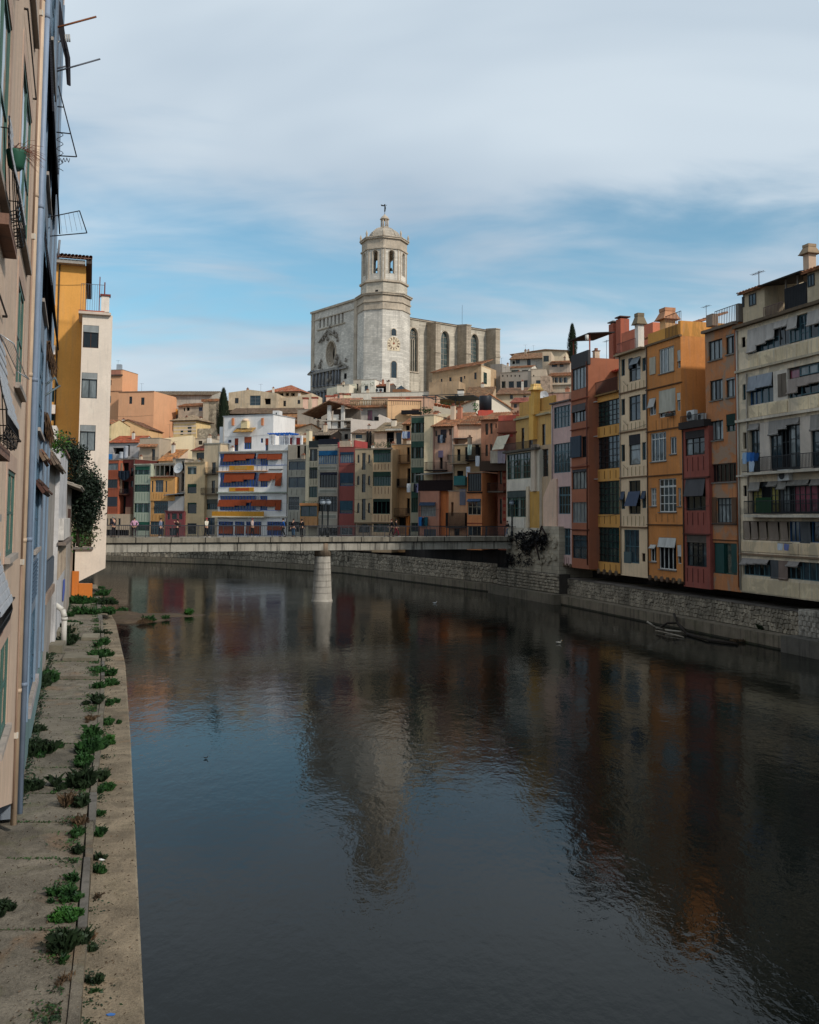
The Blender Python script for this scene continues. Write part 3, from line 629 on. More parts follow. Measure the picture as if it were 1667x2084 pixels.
# storey D : green and red curtains behind a balcony
a, b, z0, z1 = band(982, 1046, 1526)
for xa, xb, g in ((1529, 1548, 'y'), (1566, 1582, 'y'), (1590, 1604, 'c'), (1604, 1613, 'k'), (1613, 1646, 'p'), (1646, 1690, 'p')): bwin(xa, xb, z0+.1, z1-.35, 'dk', 3 if xb-xa > 25 else 2, g, ym=1015, ny=3)
q = MB(); q.fbox(F, uX(1548, 1015), uX(1566, 1015), z0, z1-.3, -.22, -.2); q.build('recess', DARK, h.o)
for xa, xb, d in ((1526, 1548, .55), (1564, 1584, .3), (1584, 1602, .5), (1604, 1625, .3), (1625, 1648, .3), (1652, 1690, .35)): bblind(xa, xb, z1, d, 1015, (150, 144, 136), .14)
q = MB(); q.fbox(F, uX(1556, 1040), uX(1588, 1040), zA(1044), zA(1014), .62, .66); q.build('green_netting', paint((20, 56, 28), .9), h.o)
longbalc(1048, 1532, 1667, .9, .7)
# storey E
a, b, z0, z1 = band(1060, 1099, 1512)
for xa, xb, fr, n in ((1512, 1526, 'be', 2), (1527, 1542, 'be', 2), (1544, 1560, 'be', 2), (1562, 1584, 'be', 3), (1586, 1603, 'be', 2)): bwin(xa, xb, z0, z1, fr, n, 'd', ym=1080); bblind(xa+1, xb-1, z1-.04, (z1-z0)-.1, 1080, (146, 130, 116), -.08)
bwin(1605, 1624, z0, z1, 'bl', 2, 'b', ym=1080); bwin(1627, 1650, z0, z1, 'te', 1, 'd', ym=1080); bblind(1628, 1649, z1, 1.3, 1080, (90, 92, 94), -.05); bwin(1650, 1700, z0, z1, 'bl', 3, 'm', ym=1080)
bpan([1510, 1627, 1700], zA(1122), zA(1102), 1112, (200, 180, 148)); h.ledge(1127, .12, .12, (120, 100, 80), px=1512)
# storey F
a, b, z0, z1 = band(1136, 1170, 1512)
bwin(1512, 1562, z0, z1-.35, 'te', 5, 'm', ym=1153); bwin(1568, 1585, z0, z1, 'gy', 1, 'd', ym=1153); bblind(1568, 1585, z1, 1.15, 1153, (84, 86, 88), -.05); bblind(1585, 1604, z1, 1.15, 1153, (132, 112, 102), .05); bwin(1605, 1627, z0, z1-.3, 'te', 2, 'd', ym=1153); bwin(1630, 1700, z0, z1+.03, 'te', 5, 'b', ym=1153)
for xa, xb, d in ((1511, 1525, .42), (1525, 1542, .34), (1542, 1566, .28), (1605, 1628, .3)): bblind(xa, xb, z1, d, 1153, (150, 142, 136), .22)
bpan([1510, 1566, 1628, 1700], zA(1204), zA(1176), 1190, (200, 184, 152), .04)
h.ledge(757, .16, .22, (170, 160, 140), px=1505); h.ledge(858, .18, .24, (186, 178, 164), px=1505)
h.w(1509, 686, 1517, 707, 'bk', 1, 1, 'k'); h.w(1511, 782, 1518, 814, 'te', 1, 1, 'd'); h.w(1512, 880, 1520, 914, 'be', 1, 1, 'd'); h.w(1513, 988, 1520, 1010, 'bk', 1, 1, 'd')
h.drain(1505, 672, 1200, (176, 168, 156), .07); h.drain(1523, 760, 1045, (150, 140, 128), .05)
h.ledge(666, .2, .35, (96, 82, 66), px=1505)
# roof terrace and two attic rooms
def roomblock(x0, x1, yt, name, d1=-3.4, d0=-.3):
    u0, u1 = F.hit(x0, yt)[0], (F.hit(x1, yt)[0] if x1 < 1660 else h.w_); z = F.hit(x0, yt)[1]; q = MB(); q.fbox(F, u0, u1, h.zt-.1, z, d1, d0); o = q.build(name, stucco((178, 164, 138), .7), h.o)
    A = F.p(u0-.15, z+.02, d0+.35); B = F.p(u1+.15, z+.02, d0+.35); tile_sheet(A, B, F.p(u0-.15, z+.75, d1+.2), 'roof', o, tilemat()); q = MB(); q.prism([F.p(u0, z, d0), F.p(u0, z+.74, d1), F.p(u0, z, d1)], Vector((F.U.x, F.U.y, 0))*(u1-u0)); q.build('gable', stucco((178, 164, 138), .7), o); return o, u0, u1, z
r1, *_ = roomblock(1504, 1548, 599, 'attic_room'); r2, *_ = roomblock(1634, 1667, 556, 'attic_room')
def flatwin(par, x0, y0, x1, y1, d, fr='dk', g='b'):
    a, b = F.hit(x0, y0, d)[0], F.hit(x1, y0, d)[0]; zb_, zt_ = F.hit((x0+x1)/2, y1, d)[1], F.hit((x0+x1)/2, y0, d)[1]; q = MB(); t = .07
    for bx in ((a, a+t, zb_, zt_), (b-t, b, zb_, zt_), (a+t, b-t, zb_, zb_+t), (a+t, b-t, zt_-t, zt_), ((a+b)/2-.03, (a+b)/2+.03, zb_+t, zt_-t)): q.fbox(F, *bx, d-.02, d+.05)
    w_ = q.build('window', paint(FR[fr], .5), par); q = MB(); q.fbox(F, a+.02, b-.02, zb_+.02, zt_-.02, d-.02, d+.02); q.build('pane', glass(g), w_)
flatwin(r1, 1525, 598, 1539, 622, -.3); flatwin(r1, 1511, 604, 1515, 625, -.3, 'bk', 'd'); flatwin(r2, 1644, 558, 1658, 583, -.3)
u0, u1 = uX(1588, 615), uX(1633, 600); q = MB()
for i in range(14): a = u0+(u1-u0)*i/14; q.fbox(F, a+.01, a+(u1-u0)/14-.01, h.zt, h.zt+1.75, -.35, -.31)
q.build('fence_panel', paint((36, 37, 40), .8), h.o)
q = MB(); za = F.hit(1548, 585)[1]; q.hexa([F.p(uX(1548, 590), za, .2), F.p(u1+.1, za, .2), F.p(u1+.1, za+.5, -3), F.p(uX(1548, 590), za+.5, -3), F.p(uX(1548, 590), za+.1, .2), F.p(u1+.1, za+.1, .2), F.p(u1+.1, za+.6, -3), F.p(uX(1548, 590), za+.6, -3)]); q.build('canopy', paint((40, 34, 32), .9), h.o)
q = MB(); q.fbox(F, uX(1568, 590), u1, h.zt, za+.3, -3.3, -3); q.build('terrace_wall', stucco((108, 92, 78), .7), h.o)
for xx in (1588, 1612): q = MB(); u = uX(xx, 600); q.fbox(F, u-.05, u+.05, h.zt, za+.2, -.5, -.4); q.build('post', paint((130, 120, 110), .7), h.o)
h.toprail(1549, 1588, 640, .95, -.2, (120, 96, 88), .14)
h.chim(1647, 498, 545, .55, (186, 160, 138), 'hood', -1.6, (140, 120, 96))
h.done()
B1 = h
# laundry of the tan block
for i, (px, py, w, hh, c, lb) in enumerate(((1516, 921, .45, .75, (150, 175, 200), 'pale blue shirt pegged leftmost on the upper line of the tan block'), (1524, 921, .4, .6, (60, 110, 170), 'mid blue towel pegged second on the upper line of the tan block'), (1532, 921, .4, .62, (40, 95, 165), 'bright blue shirt pegged third on the upper line of the tan block'), (1540, 922, .4, .5, (30, 70, 120), 'dark blue cloth pegged rightmost on the upper line of the tan block'), (1530, 938, .5, .7, (175, 190, 205), 'whitish trousers hanging lowest on the upper line of the tan block'),
    (1588, 1106, .45, .42, (200, 205, 210), 'small white cloth on the line under the wooden windows of the tan block'), (1601, 1107, .4, .4, (110, 120, 165), 'small violet cloth on the line under the wooden windows of the tan block'))):
    cloth(h.pt(px, py, .85), F, w, hh, c, lb, 'laundry')
q = MB(); q.tube(h.pt(1509, 919, .85), h.pt(1548, 922, .85), .015, n=4); tag(q.build('clothes_line', RAILM, None, h.pt(1509, 919, .85)), 'thin clothes line with blue washing on the tan block', 'clothes line')
q = MB(); q.tube(h.pt(1583, 1105, .7), h.pt(1612, 1106, .7), .015, n=4); tag(q.build('clothes_line', RAILM, None, h.pt(1583, 1105, .7)), 'short clothes line below the wooden windows of the tan block', 'clothes line')
ac_unit(h.pt(1594, 978, .3), F, 1.1, .7, 'air conditioner on bracket between two balconies of the tan block')
# ---- brown plastered house
h = House('brown and orange plastered house with roof terrace railing, left of the tall tan block', 1438, 1504, 662, 1206, (172, 112, 66), off=0, wear=.55, patch=(150, 126, 106), zb=3.1, dep=9)
h.ledge(666, .2, .32, (112, 98, 86))
for a in ((1442, 692, 1470, 732), (1445, 773, 1471, 814), (1445, 856, 1472, 896)): h.w(*a, 'bk', 3, 1, 'n', sill=1)
for a in ((1477.5, 680, 1497.5, 720), (1478, 768, 1499, 808)): h.w(*a, 'bk', 2, 1, 'n', sill=1, blind=.08)
h.w(1478, 842, 1500, 878, 'gr', 2, 1, 'n', blind=.62, bc=(26, 52, 46)); h.w(1447, 943, 1500, 981, 'br', 6, 1, 'd', sill=1); h.w(1459, 1013, 1490, 1064, 'dk', 4, 1, 'c', tr=.28)
h.shut(1447, 1012, 1459, 1064, (104, 76, 56)); h.shut(1490, 1012, 1500, 1064, (104, 76, 56)); h.ledge(1066, .1, .1, (70, 60, 54), x0=1447, x1=1501)
h.w(1449, 1105, 1500, 1168, 'gr', 2, 1, 'g'); h.slab(1456, 1107, 1474, 1166, .01, (20, 62, 60), -.1, 'door_leaf', paint((22, 66, 62), .5)); h.slab(1489, 1107, 1500, 1166, .01, (20, 62, 60), -.1, 'door_leaf', paint((22, 66, 62), .5))
h.ledge(1099, .06, .06, (70, 50, 36), x0=1449, x1=1503); h.drain(1502, 660, 1195, (150, 84, 48), .06)
h.toprail(1450, 1497, 640, 1.25, -.2, (64, 50, 48), .19); h.slab(1437, 640, 1450, 664, .0, (128, 112, 100), -.5, 'parapet_post'); h.slab(1497, 618, 1503, 655, .0, (110, 106, 102), -.5, 'parapet_post')
F = h.F; q = MB(); q.tube(F.p(3.0, h.zt, -2.5), F.p(3.0, h.zt+3.9, -2.5), .035, n=5); q.tube(F.p(2.2, h.zt+3.8, -2.5), F.p(3.6, h.zt+3.8, -2.5), .02, n=4)
for k in range(6): q.tube(F.p(2.3+k*.22, h.zt+3.8, -2.75), F.p(2.3+k*.22, h.zt+3.8, -2.25), .012, n=4)
an = thing('television_antenna', 'tall thin television antenna on the brown house terrace', 'antenna', F.p(3.0, h.zt, -2.5)); q.build('mast', paint((90, 90, 96), .5), an)
h.done()
# ---- red narrow house
h = House('narrow dusky red house with dark terrace fascia and air conditioner on top', 1390, 1444, 870, 1199, (134, 70, 60), off=.25, wear=.6, zb=3.05, dep=9)
h.w(1394.5, 876, 1434, 926, 'bk', 3, 2, 'n', blind=.3, bc=(60, 56, 56)); h.w(1396, 973, 1436, 1039, 'bk', 3, 1, 'd', blind=.55, bc=(82, 80, 82), bout=.25); h.w(1397.5, 1088, 1438, 1153, 'bk', 4, 3, 'm', blind=.24, bc=(92, 82, 74))
for y0, y1 in ((930, 958), (1043, 1068), (1157, 1185)): h.bars(1394, 1438, y0, y1, 4, (84, 34, 30))
h.slab(1389, 857, 1441, 871, .35, (46, 42, 42), -3, 'terrace_slab'); h.ledge(972, .1, .1, (90, 50, 42)); h.ledge(1087, .1, .1, (90, 50, 42))
F = h.F; q = MB(); q.fbox(F, F.hit(1416, 830)[0], F.hit(1434, 830)[0], h.zt+.4, h.zt+2.1, -2.2, -1.4); q.build('dark_shed', paint((30, 28, 28), .8), h.o); h.toprail(1391, 1440, 850, .95, .25, (30, 30, 32), .16)
h.done(); HR = h
ac_unit(h.pt(1405, 857, .1)+Vector((0, 0, .05)), F, 1.0, .75, 'white air conditioner with round fan on the red house terrace')
ac_unit(h.pt(1425, 857, .1)+Vector((0, 0, .05)), F, .7, .5, 'small white air conditioner beside the larger one on the red house terrace')
# ---- orange house with white windows
h = House('orange ochre house with white windows and a glowing side wall above the red house', 1317, 1388, 693, 1184, (186, 120, 52), off=.35, wear=.5, zb=3.4, dep=7.5)
W3 = dict(fr='wh')
h.w(1341, 707, 1372, 758, 'wh', 4, 1, 'c', sill=1); h.shut(1362, 708, 1371.5, 756, (196, 190, 176), 1, -.02, 'shutter'); h.shut(1323, 727, 1335, 762, (186, 176, 156)); h.w(1378.5, 712, 1386, 749, 'wh', 1, 2, 'c', blind=.6, bc=(190, 186, 176))
h.w(1341, 792, 1375, 848, 'wh', 3, 1, 'm', blind=.82, bc=(186, 180, 164), bout=.05); h.w(1321.5, 810, 1335, 845, 'wh', 2, 1, 'b', blind=.55, bc=(180, 176, 170), bout=.25); h.w(1377.5, 799, 1385, 836, 'wh', 1, 2, 'c', blind=.4, bc=(190, 186, 176))
h.w(1324, 880, 1356, 939, 'wh', 4, 1, 'm', tr=.22, sill=1); h.w(1363.6, 889, 1377, 924, 'wh', 2, 1, 'b', sill=1)
h.w(1341, 974, 1376.5, 1042, 'wh', 4, 4, 'm', tr=.22, sill=1); h.w(1324, 993, 1336, 1030, 'wh', 2, 3, 'c', sill=1); h.w(1379.5, 993, 1386.5, 1030, 'wh', 1, 3, 'c', sill=1)
h.w(1341, 1094, 1376.5, 1159, 'wh', 4, 1, 'k', blind=.3, bc=(196, 194, 188), bout=.18, sill=1); h.w(1323.5, 1108, 1336, 1143, 'wh', 2, 1, 'k', blind=.22, bc=(190, 186, 178), bout=.2, sill=1); h.w(1378.5, 1109, 1386.5, 1147, 'wh', 1, 2, 'd', blind=.6, bc=(196, 194, 190))
for y in (786, 874, 967, 1068): h.ledge(y, .09, .1, (92, 62, 34))
for y0, y1 in ((852, 872), (1046, 1062)): h.bars(1330, 1378, y0, y1, 4, (150, 112, 70), .03)
h.ledge(693, .16, .14, (104, 84, 60)); F = h.F
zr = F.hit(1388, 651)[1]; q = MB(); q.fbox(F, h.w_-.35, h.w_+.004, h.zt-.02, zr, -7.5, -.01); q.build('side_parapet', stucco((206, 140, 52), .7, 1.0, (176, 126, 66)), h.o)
q = MB(); q.fbox(F, .05, h.w_-.4, h.zt, h.zt+1.0, -.35, -.15); q.build('roof_parapet', stucco((196, 140, 50), .4), h.o)
h.toprail(1352, 1384, 668, 1.9, -.1, (70, 54, 46), .2); h.chim(1358, 628, 690, .85, (204, 162, 110), 'hood', -.9, (170, 120, 86))
tile_sheet(F.p(.3, h.zt+1.1, -1.2), F.p(h.w_-.5, h.zt+1.1, -1.2), F.p(.3, h.zt+2.2, -4.5), 'roof', h.o, tilemat())
q = MB(); q.fbox(F, .3, h.w_-.5, h.zt, h.zt+1.1, -5, -1.6); q.build('roof_room', stucco((190, 150, 90), .5), h.o)
for px_ in range(1320, 1388, 12): 
    q = MB(); z = h.zb; u = F.hit(px_+4, 1180)[0]; q.tube(F.p(u, z, .1), F.p(u, z, -1.2), .22, n=10); q.build('eave_tile', tilemat((96, 76, 62)), h.o)
h.done()
pot = thing('flower_box', 'window box with red flowers on the orange house, third storey from the top', 'flower box', h.pt(1362, 846, .25)); q = MB(); q.fbox(Fac(h.pt(1362, 846, .25).xy, F.a), -.5, .5, h.pt(1362, 846).z-.1, h.pt(1362, 846).z+.1, -.1, .1); q.build('box', paint((60, 60, 56), .8), pot)
q = MB(); leaves(q, h.pt(1362, 844, .25)+Vector((0, 0, .15)), .4, 60, .07, (1, 1, .35)); q.build('flowers', leafmat((170, 60, 40), (60, 80, 40)), pot)
# ---- cream house
h = House('cream house with tall narrow windows and blue grey awnings, white chimney on its terrace', 1262, 1317, 716, 1176, (206, 182, 150), off=.1, wear=.45, zb=3.3, dep=9)
S = [(731, 765, 728, 775, 728, 755), (812, 845, 805, 856, 802, 835), (905, 939, 884, 946, 900, 936), (1000, 1036, 978, 1046, 999, 1034)]
for i, (a, b, c, d, e, f_) in enumerate(S):
    bl = .45 if i == 3 else 0; h.w(1264, a, 1272, b, 'te', 1, 1, 'd', blind=bl, bc=(66, 76, 92), bout=.2)
    h.w(1280, c, 1303.5, d, 'dk', 2 if i != 2 else 1, (2, 1, 2, 3)[i], ('n', 'b', 'c', 'd')[i], blind=(0, 0, .32, 0)[i], bc=(46, 44, 48), tr=(0, .3, 0, 0)[i])
    h.w(1306.5, e, 1315, f_, 'te', 1, 1, 'b', blind=bl, bc=(66, 76, 92), bout=.2)
h.awn(1279.5, 1000, 1304, 1030, (64, 74, 94), .45); h.shut(1280, 729, 1288, 750, (70, 76, 84)); h.awn(1287, 728, 1304, 742, (130, 136, 140), .35)
h.w(1270, 1078, 1301, 1146, 'te', 3, 2, 'b'); h.slab(1270, 1123, 1284, 1146, .01, (70, 90, 96), -.12, 'infill'); h.w(1306.5, 1126, 1313.5, 1143, 'br', 1, 1, 'd')
for y in (795, 877, 971, 1073): h.ledge(y, .1, .12, (110, 84, 60))
for y0, y1 in ((779, 793), (860, 874), (950, 968), (1050, 1070)): h.bars(1266, 1315, y0, y1, 6, (150, 136, 104), .03)
h.ledge(716, .16, .55, (150, 128, 100)); h.toprail(1263, 1300, 696, 1.0, .3, (104, 60, 56), .17); h.chim(1301, 638, 702, .55, (196, 192, 186), 'hood', -.4, (126, 114, 92)); F = h.F
q = MB(); q.fbox(F, 1.2, h.w_-.05, h.zt, h.zt+1.5, -4.5, -2.2); q.build('roof_room', stucco((120, 100, 84), .5), h.o); tile_sheet(F.p(1.0, h.zt+1.4, -1.7), F.p(h.w_+.3, h.zt+1.4, -1.7), F.p(1.0, h.zt+2.3, -4.6), 'roof', h.o, tilemat())
for y_ in (776, 856, 946): h.wires(1268, y_, 1277, y_+10, d0=.05, d1=.5)
h.done()
# ---- ochre house with full glazed bays
h = House('ochre yellow house with full width dark glazed bays and a wrought balcony on top', 1200, 1262, 802, 1169, (192, 140, 58), off=-.35, wear=.4, zb=3.35, dep=9)
for y0, y1 in ((815, 866), (888, 954), (979, 1047), (1073, 1144)): h.w(1213, y0, 1261, y1, 'bk', 6, 5, 'g' if y0 != 888 else 'm')
for y0, y1 in ((869, 884), (958, 974), (1050, 1066), (1148, 1162)): h.bars(1214, 1260, y0, y1, 4, (96, 66, 28), .035)
F = h.F; h.ledge(803, .14, .3, (120, 92, 50)); h.toprail(1211, 1260, 795, 1.2, .15, (34, 30, 32), .12)
q = MB(); q.fbox(F, 1.6, h.w_, h.zt, h.zt+2.4, -5, -2.0); rr = q.build('roof_room', stucco((188, 160, 118), .5), h.o); flatwin_ = None
tile_sheet(F.p(1.4, h.zt+2.3, -1.5), F.p(h.w_+.2, h.zt+2.3, -1.5), F.p(1.4, h.zt+3.1, -5), 'roof', h.o, tilemat((170, 64, 48)))
q = MB(); q.fbox(F, h.w_-1.6, h.w_-.8, h.zt, h.zt+1.95, -2.01, -1.97); q.build('door', DARK, rr)
for px_ in range(1216, 1262, 12): q = MB(); u = F.hit(px_+3, 1166)[0]; q.tube(F.p(u, h.zb, .1), F.p(u, h.zb, -1.0), .24, n=10); q.build('eave_tile', tilemat((96, 76, 62)), h.o)
h.done()
# ---- terracotta house
h = House('terracotta house with a plain dark side wall and projecting glazed front', 1163, 1198, 733, 1164, (146, 88, 62), off=.55, wear=.4, zb=3.5, dep=9)
h.slab(1163, 718, 1198, 747, .05, (58, 54, 54), -.2, 'fascia', paint((58, 54, 54), .7)); h.w(1164.5, 748, 1193, 792, 'dk', 4, 1, 'c'); h.w(1164.5, 822, 1192, 859, 'bk', 4, 1, 'm', blind=.4, bc=(84, 80, 80), bout=.1)
h.shut(1164, 888, 1184, 931, (56, 68, 80), 1, .15); h.w(1184, 888, 1193, 931, 'bk', 1, 1, 'd'); h.w(1164.5, 955, 1194, 995.5, 'dk', 4, 1, 'c', blind=.12, bc=(70, 70, 74)); h.w(1164.5, 1022, 1194, 1064, 'gy', 4, 1, 'c', name='window'); h.w(1165, 1089, 1194.5, 1137, 'dk', 2, 2, 'b', tr=.2)
for y, cc in ((812, (128, 60, 36)), (873, (110, 50, 30)), (950, (110, 50, 30)), (1078, (90, 44, 34))): h.ledge(y, .08, .12, cc)
F = h.F; q = MB(); q.fbox(F, .1, h.w_+2.4, h.zt+.0, h.zt+3.1, -9, -5.2); q.build('upper_storey', stucco((190, 108, 78), .4), h.o)
h.polytop = None; q = MB(); q.hexa([F.p(-.4, h.zt+2.1, .1), F.p(h.w_+.4, h.zt+2.1, .1), F.p(h.w_+.4, h.zt+2.35, -2.5), F.p(-.4, h.zt+2.35, -2.5), F.p(-.4, h.zt+2.2, .1), F.p(h.w_+.4, h.zt+2.2, .1), F.p(h.w_+.4, h.zt+2.45, -2.5), F.p(-.4, h.zt+2.45, -2.5)]); q.build('canopy', paint((50, 44, 44), .9), h.o)
for u in (0, h.w_-.2): q = MB(); q.fbox(F, u, u+.09, h.zt, h.zt+2.2, -.3, -.2); q.build('post', paint((150, 80, 60), .8), h.o)
q = MB(); q.tube(F.p(h.w_+.2, h.zt+2.0, .2), F.p(h.w_+.2, h.zt+1.5, .2), .16, n=8); q.build('lantern', paint((206, 200, 190), .5), h.o)
h.chim(1252, 655, 680, .95, (150, 82, 62), 'pot', -7, (90, 90, 92)); h.chim(1267, 645, 680, .95, (156, 84, 62), 'pot', -7, (80, 60, 56))
for y_ in (818, 888, 975): u = h.w_; z = F.hit(1198, y_)[1]; q = MB(); q.fbox(F, u-.02, u+.6, z-.03, z+.03, -.62, -.5); q.build('bracket', paint((190, 188, 182), .6), h.o)
h.drain(1196, 735, 1150, (96, 50, 36), .05); h.done()
# ---- lilac pink house
h = House('lilac pink house with grey glazed galleries and a slanted foot, beside the terracotta house', 1123, 1163, 818, 1150, (186, 158, 156), off=.1, wear=.4, zb=3.6, dep=8)
for y0, y1 in ((826, 870), (902, 962)): h.w(1127, y0, 1161, y1, 'te', 5, 3 if y0 > 900 else 2, 'b', tr=.28)
h.w(1137, 990, 1161, 1046, 'te', 4, 3, 'd', tr=.3); h.w(1137, 1075, 1161, 1129, 'te', 4, 3, 'b', tr=.3); h.bars(1139, 1160, 1134, 1148, 5, (140, 112, 108), .03); h.ledge(818, .14, .25, (90, 84, 86))
F = h.F; h.drain(1125, 826, 980, (190, 180, 178), .05)
for px_ in range(1138, 1163, 7): q = MB(); u = F.hit(px_+3, 1152)[0]; q.tube(F.p(u, h.zb, .1), F.p(u, h.zb, -.8), .18, n=8); q.build('eave_tile', tilemat((96, 76, 62)), h.o)
q = MB(); u0 = -1.6; za, zb_ = F.hit(1110, 1012)[1], F.hit(1123, 975)[1]; z0 = F.hit(1110, 1072)[1]
q.prism([F.p(u0, z0, .12), F.p(1.2, z0, .12), F.p(1.2, zb_, .12), F.p(0.0, zb_, .12), F.p(u0, za, .12)], Vector((-F.N.x, -F.N.y, 0))*4); q.build('buttress', stucco((200, 170, 150), .5), h.o)
h.done()
# ---- white and green bay house with yellow house above it
h = House('white panelled house with two storeys of green glazed gallery, left of the lilac house', 1031, 1098, 918, 1080, (188, 182, 168), off=.3, wear=.5, zb=4.2, dep=5)
h.w(1032, 922, 1091, 974, 'gr', 9, 4, 'm', tr=.25, name='gallery_window'); h.w(1032, 999, 1074, 1052, 'gr', 8, 3, 'm', tr=.28, blind=.24, bc=(70, 80, 78), name='gallery_window'); h.panel(1032, 1092, 976, 998, 8, (196, 192, 182)); h.panel(1032, 1068, 1054, 1074, 6, (196, 192, 182))
F = h.F; h.slab(1078, 1000, 1098, 1074, .03, (180, 138, 56), -.02, 'yellow_wall'); h.slab(1074, 990, 1079, 1074, .2, (186, 172, 150), -.02, 'pier'); h.ledge(917, .22, .5, (80, 76, 70)); h.toprail(1032, 1098, 905, .95, .3, (50, 44, 44), .15)
h.done(); HB = h
h = House('narrow glazed stair bay of dull cream plaster between the white gallery and the lilac house', 1098, 1124, 905, 1072, (176, 152, 124), off=0, wear=.5, zb=4.2, dep=6, name='house')
h.w(1100, 914, 1116, 970, 'br', 2, 3, 'd', tr=.25); h.slab(1090, 905, 1098, 1000, .55, (186, 172, 156), 0, 'pier'); h.w(1098.8, 1026, 1103, 1066, 'bk', 1, 1, 'k'); h.done()
h = House('yellow house with tall yellow chimney and narrow doors on a terrace', 1050, 1122, 840, 930, (184, 148, 82), off=-2.2, wear=.45, dep=7, zb=8)
for a in ((1061, 871, 1067, 914), (1076, 868, 1084, 912), (1103, 863, 1110, 908)): h.w(*a, 'br', 1, 2, 'd')
h.ledge(847, .2, .3, (160, 150, 120)); F = h.F; h.slab(1052, 812, 1122, 838, -.3, (190, 146, 70), -.6, 'parapet'); h.slab(1085, 806, 1094, 895, .5, (206, 160, 66), -.1, 'chimney_stack'); h.chim(1090, 782, 812, .75, (206, 160, 66), 'hood', .2, (206, 170, 96)); h.done()
# ================================================================== water, banks, ground
def watermat():
    m = NT('river_water'); m.b.inputs['Base Color'].default_value = (.004, .005, .004, 1); m.b.inputs['Roughness'].default_value = .0
    m.b.inputs['IOR'].default_value = 1.33; m.b.inputs['Specular IOR Level'].default_value = .2
    a = m.noise(1.9, 2, (1, .55, 1), .5, .3); b = m.noise(6.0, 3, (1, .6, 1), .6, .2); c = m.noise(.18, 2, (1, 1, 1))
    h_ = m.n('ShaderNodeMath', operation='MULTIPLY_ADD'); m.l(b, h_.inputs[0]); h_.inputs[1].default_value = .5; m.l(a, h_.inputs[2])
    amp = m.n('ShaderNodeMath', operation='MULTIPLY'); m.l(h_.outputs[0], amp.inputs[0]); m.l(m.ramp(c, .35, .65, .45, 1.0), amp.inputs[1])
    bm = m.n('ShaderNodeBump'); bm.inputs['Strength'].default_value = .36; bm.inputs['Distance'].default_value = .04; m.l(amp.outputs[0], bm.inputs['Height']); m.l(bm.outputs[0], m.b.inputs['Normal'])
    return m.m
mb = MB(); mb.quad((-140, -60, 0), (70, -60, 0), (70, 260, 0), (-140, 260, 0)); struct(mb.build('river_water', watermat()))
def off_line(pts, o):
    res = []
    for i, p in enumerate(pts):
        e = (pts[min(i+1, len(pts)-1)]-pts[max(i-1, 0)]).normalized(); n = Vector((e.y, -e.x)); n = n if n.x < 0 else -n
        res.append(p+n*o)
    return res
EDGE = off_line(ROW, 1.15); WALL = off_line(ROW, .15)
def strip(mb, A, za, B, zb):
    for i in range(len(A)-1): mb.quad((A[i].x, A[i].y, za), (A[i+1].x, A[i+1].y, za), (B[i+1].x, B[i+1].y, zb), (B[i].x, B[i].y, zb))
mb = MB(); strip(mb, EDGE, .12, EDGE, .85); strip(mb, EDGE, .85, WALL, .86); wl = MB(); strip(wl, off_line(ROW, 1.13), -.6, off_line(ROW, 1.13), .16); struct(wl.build('wet_ledge_foot', concrete((60, 56, 46), .5, .4))); struct(mb.build('river_ledge', concrete((120, 108, 92), .65, .3)))
mb = MB(); OL = off_line(ROW, .06); strip(mb, OL[:5], .8, OL[:5], 2.34); strip(mb, OL[4:], .8, OL[4:], 3.04); bank = mb.build('rubble_embankment_wall', paint((62, 56, 50), .95)); tag(bank, 'long rubble stone embankment wall under the houses of the far bank', 'wall')
# stones: jittered brick-hexagon net
def stone_net(mat, c0, c1, parent):
    acc = 0.0; near = []; far = MB(); L = off_line(ROW, .05)
    for a, b in zip(L, L[1:]):
        e = b-a; ln = e.length; U = e/ln; n = Vector((U.y, -U.x)); n = n if n.x < 0 else -n
        ym = (a.y+b.y)/2; sz = .36 if ym < 100 else (.5 if ym < 140 else .7)
        nc = int(ln/sz); WH_ = 1.5 if ym < 115 else 2.18; nr = max(3, int(WH_/(sz*.8))); ch = WH_/nr; cw = ln/nc; J = {}
        def V(i, j):
            if (i, j) not in J: J[(i, j)] = (i*cw/2+rng.uniform(-.2, .2)*cw, j*ch+(rng.uniform(-.32, .32)*ch if 0 < j < nr else 0))
            return J[(i, j)]
        for r in range(nr):
            for c in range(nc):
                o = (r % 2); i0 = 2*c+o
                P = [V(i0, r), V(i0+1, r), V(i0+2, r), V(i0+2, r+1), V(i0+1, r+1), V(i0, r+1)]
                cx, cz = sum(p[0] for p in P)/6, sum(p[1] for p in P)/6
                d = .05+rng.uniform(0, .06); lo, hi = [], []
                for x, z in P:
                    for s_, lst, dd in ((.93, lo, 0.0), (.74, hi, d)):
                        q = a+U*(cx+(x-cx)*s_)+n*dd; lst.append(Vector((q.x, q.y, .86+cz+(z-cz)*s_)))
                ctr = a+U*cx; px_ = ctr.x/ctr.y*FOC+CX
                near.append((ctr.y if px_ < 1740 else 999, lo, hi))
    near.sort(key=lambda t: t[0])
    for k, (y, lo, hi) in enumerate(near):
        mb = MB() if k < 260 and y < 200 else far
        n0 = len(mb.v); mb.v += lo+hi; mb.f.append(tuple(n0+6+i for i in range(6)))
        for i in range(6): j = (i+1) % 6; mb.f.append((n0+i, n0+j, n0+6+j, n0+6+i))
        if mb is not far: mb.build('stone', mat, parent)
    stuff(far.build('stones', mat, parent))
stone_net(rubble(), 0, 0, bank)
mb = MB(); strip(mb, off_line(ROW, .15), 2.3, off_line(ROW, -1.4), 2.44); strip(mb, off_line(ROW, .15), 2.36, off_line(ROW, -.4), 2.45); struct(mb.build('embankment_top', concrete((100, 92, 84), .5)))
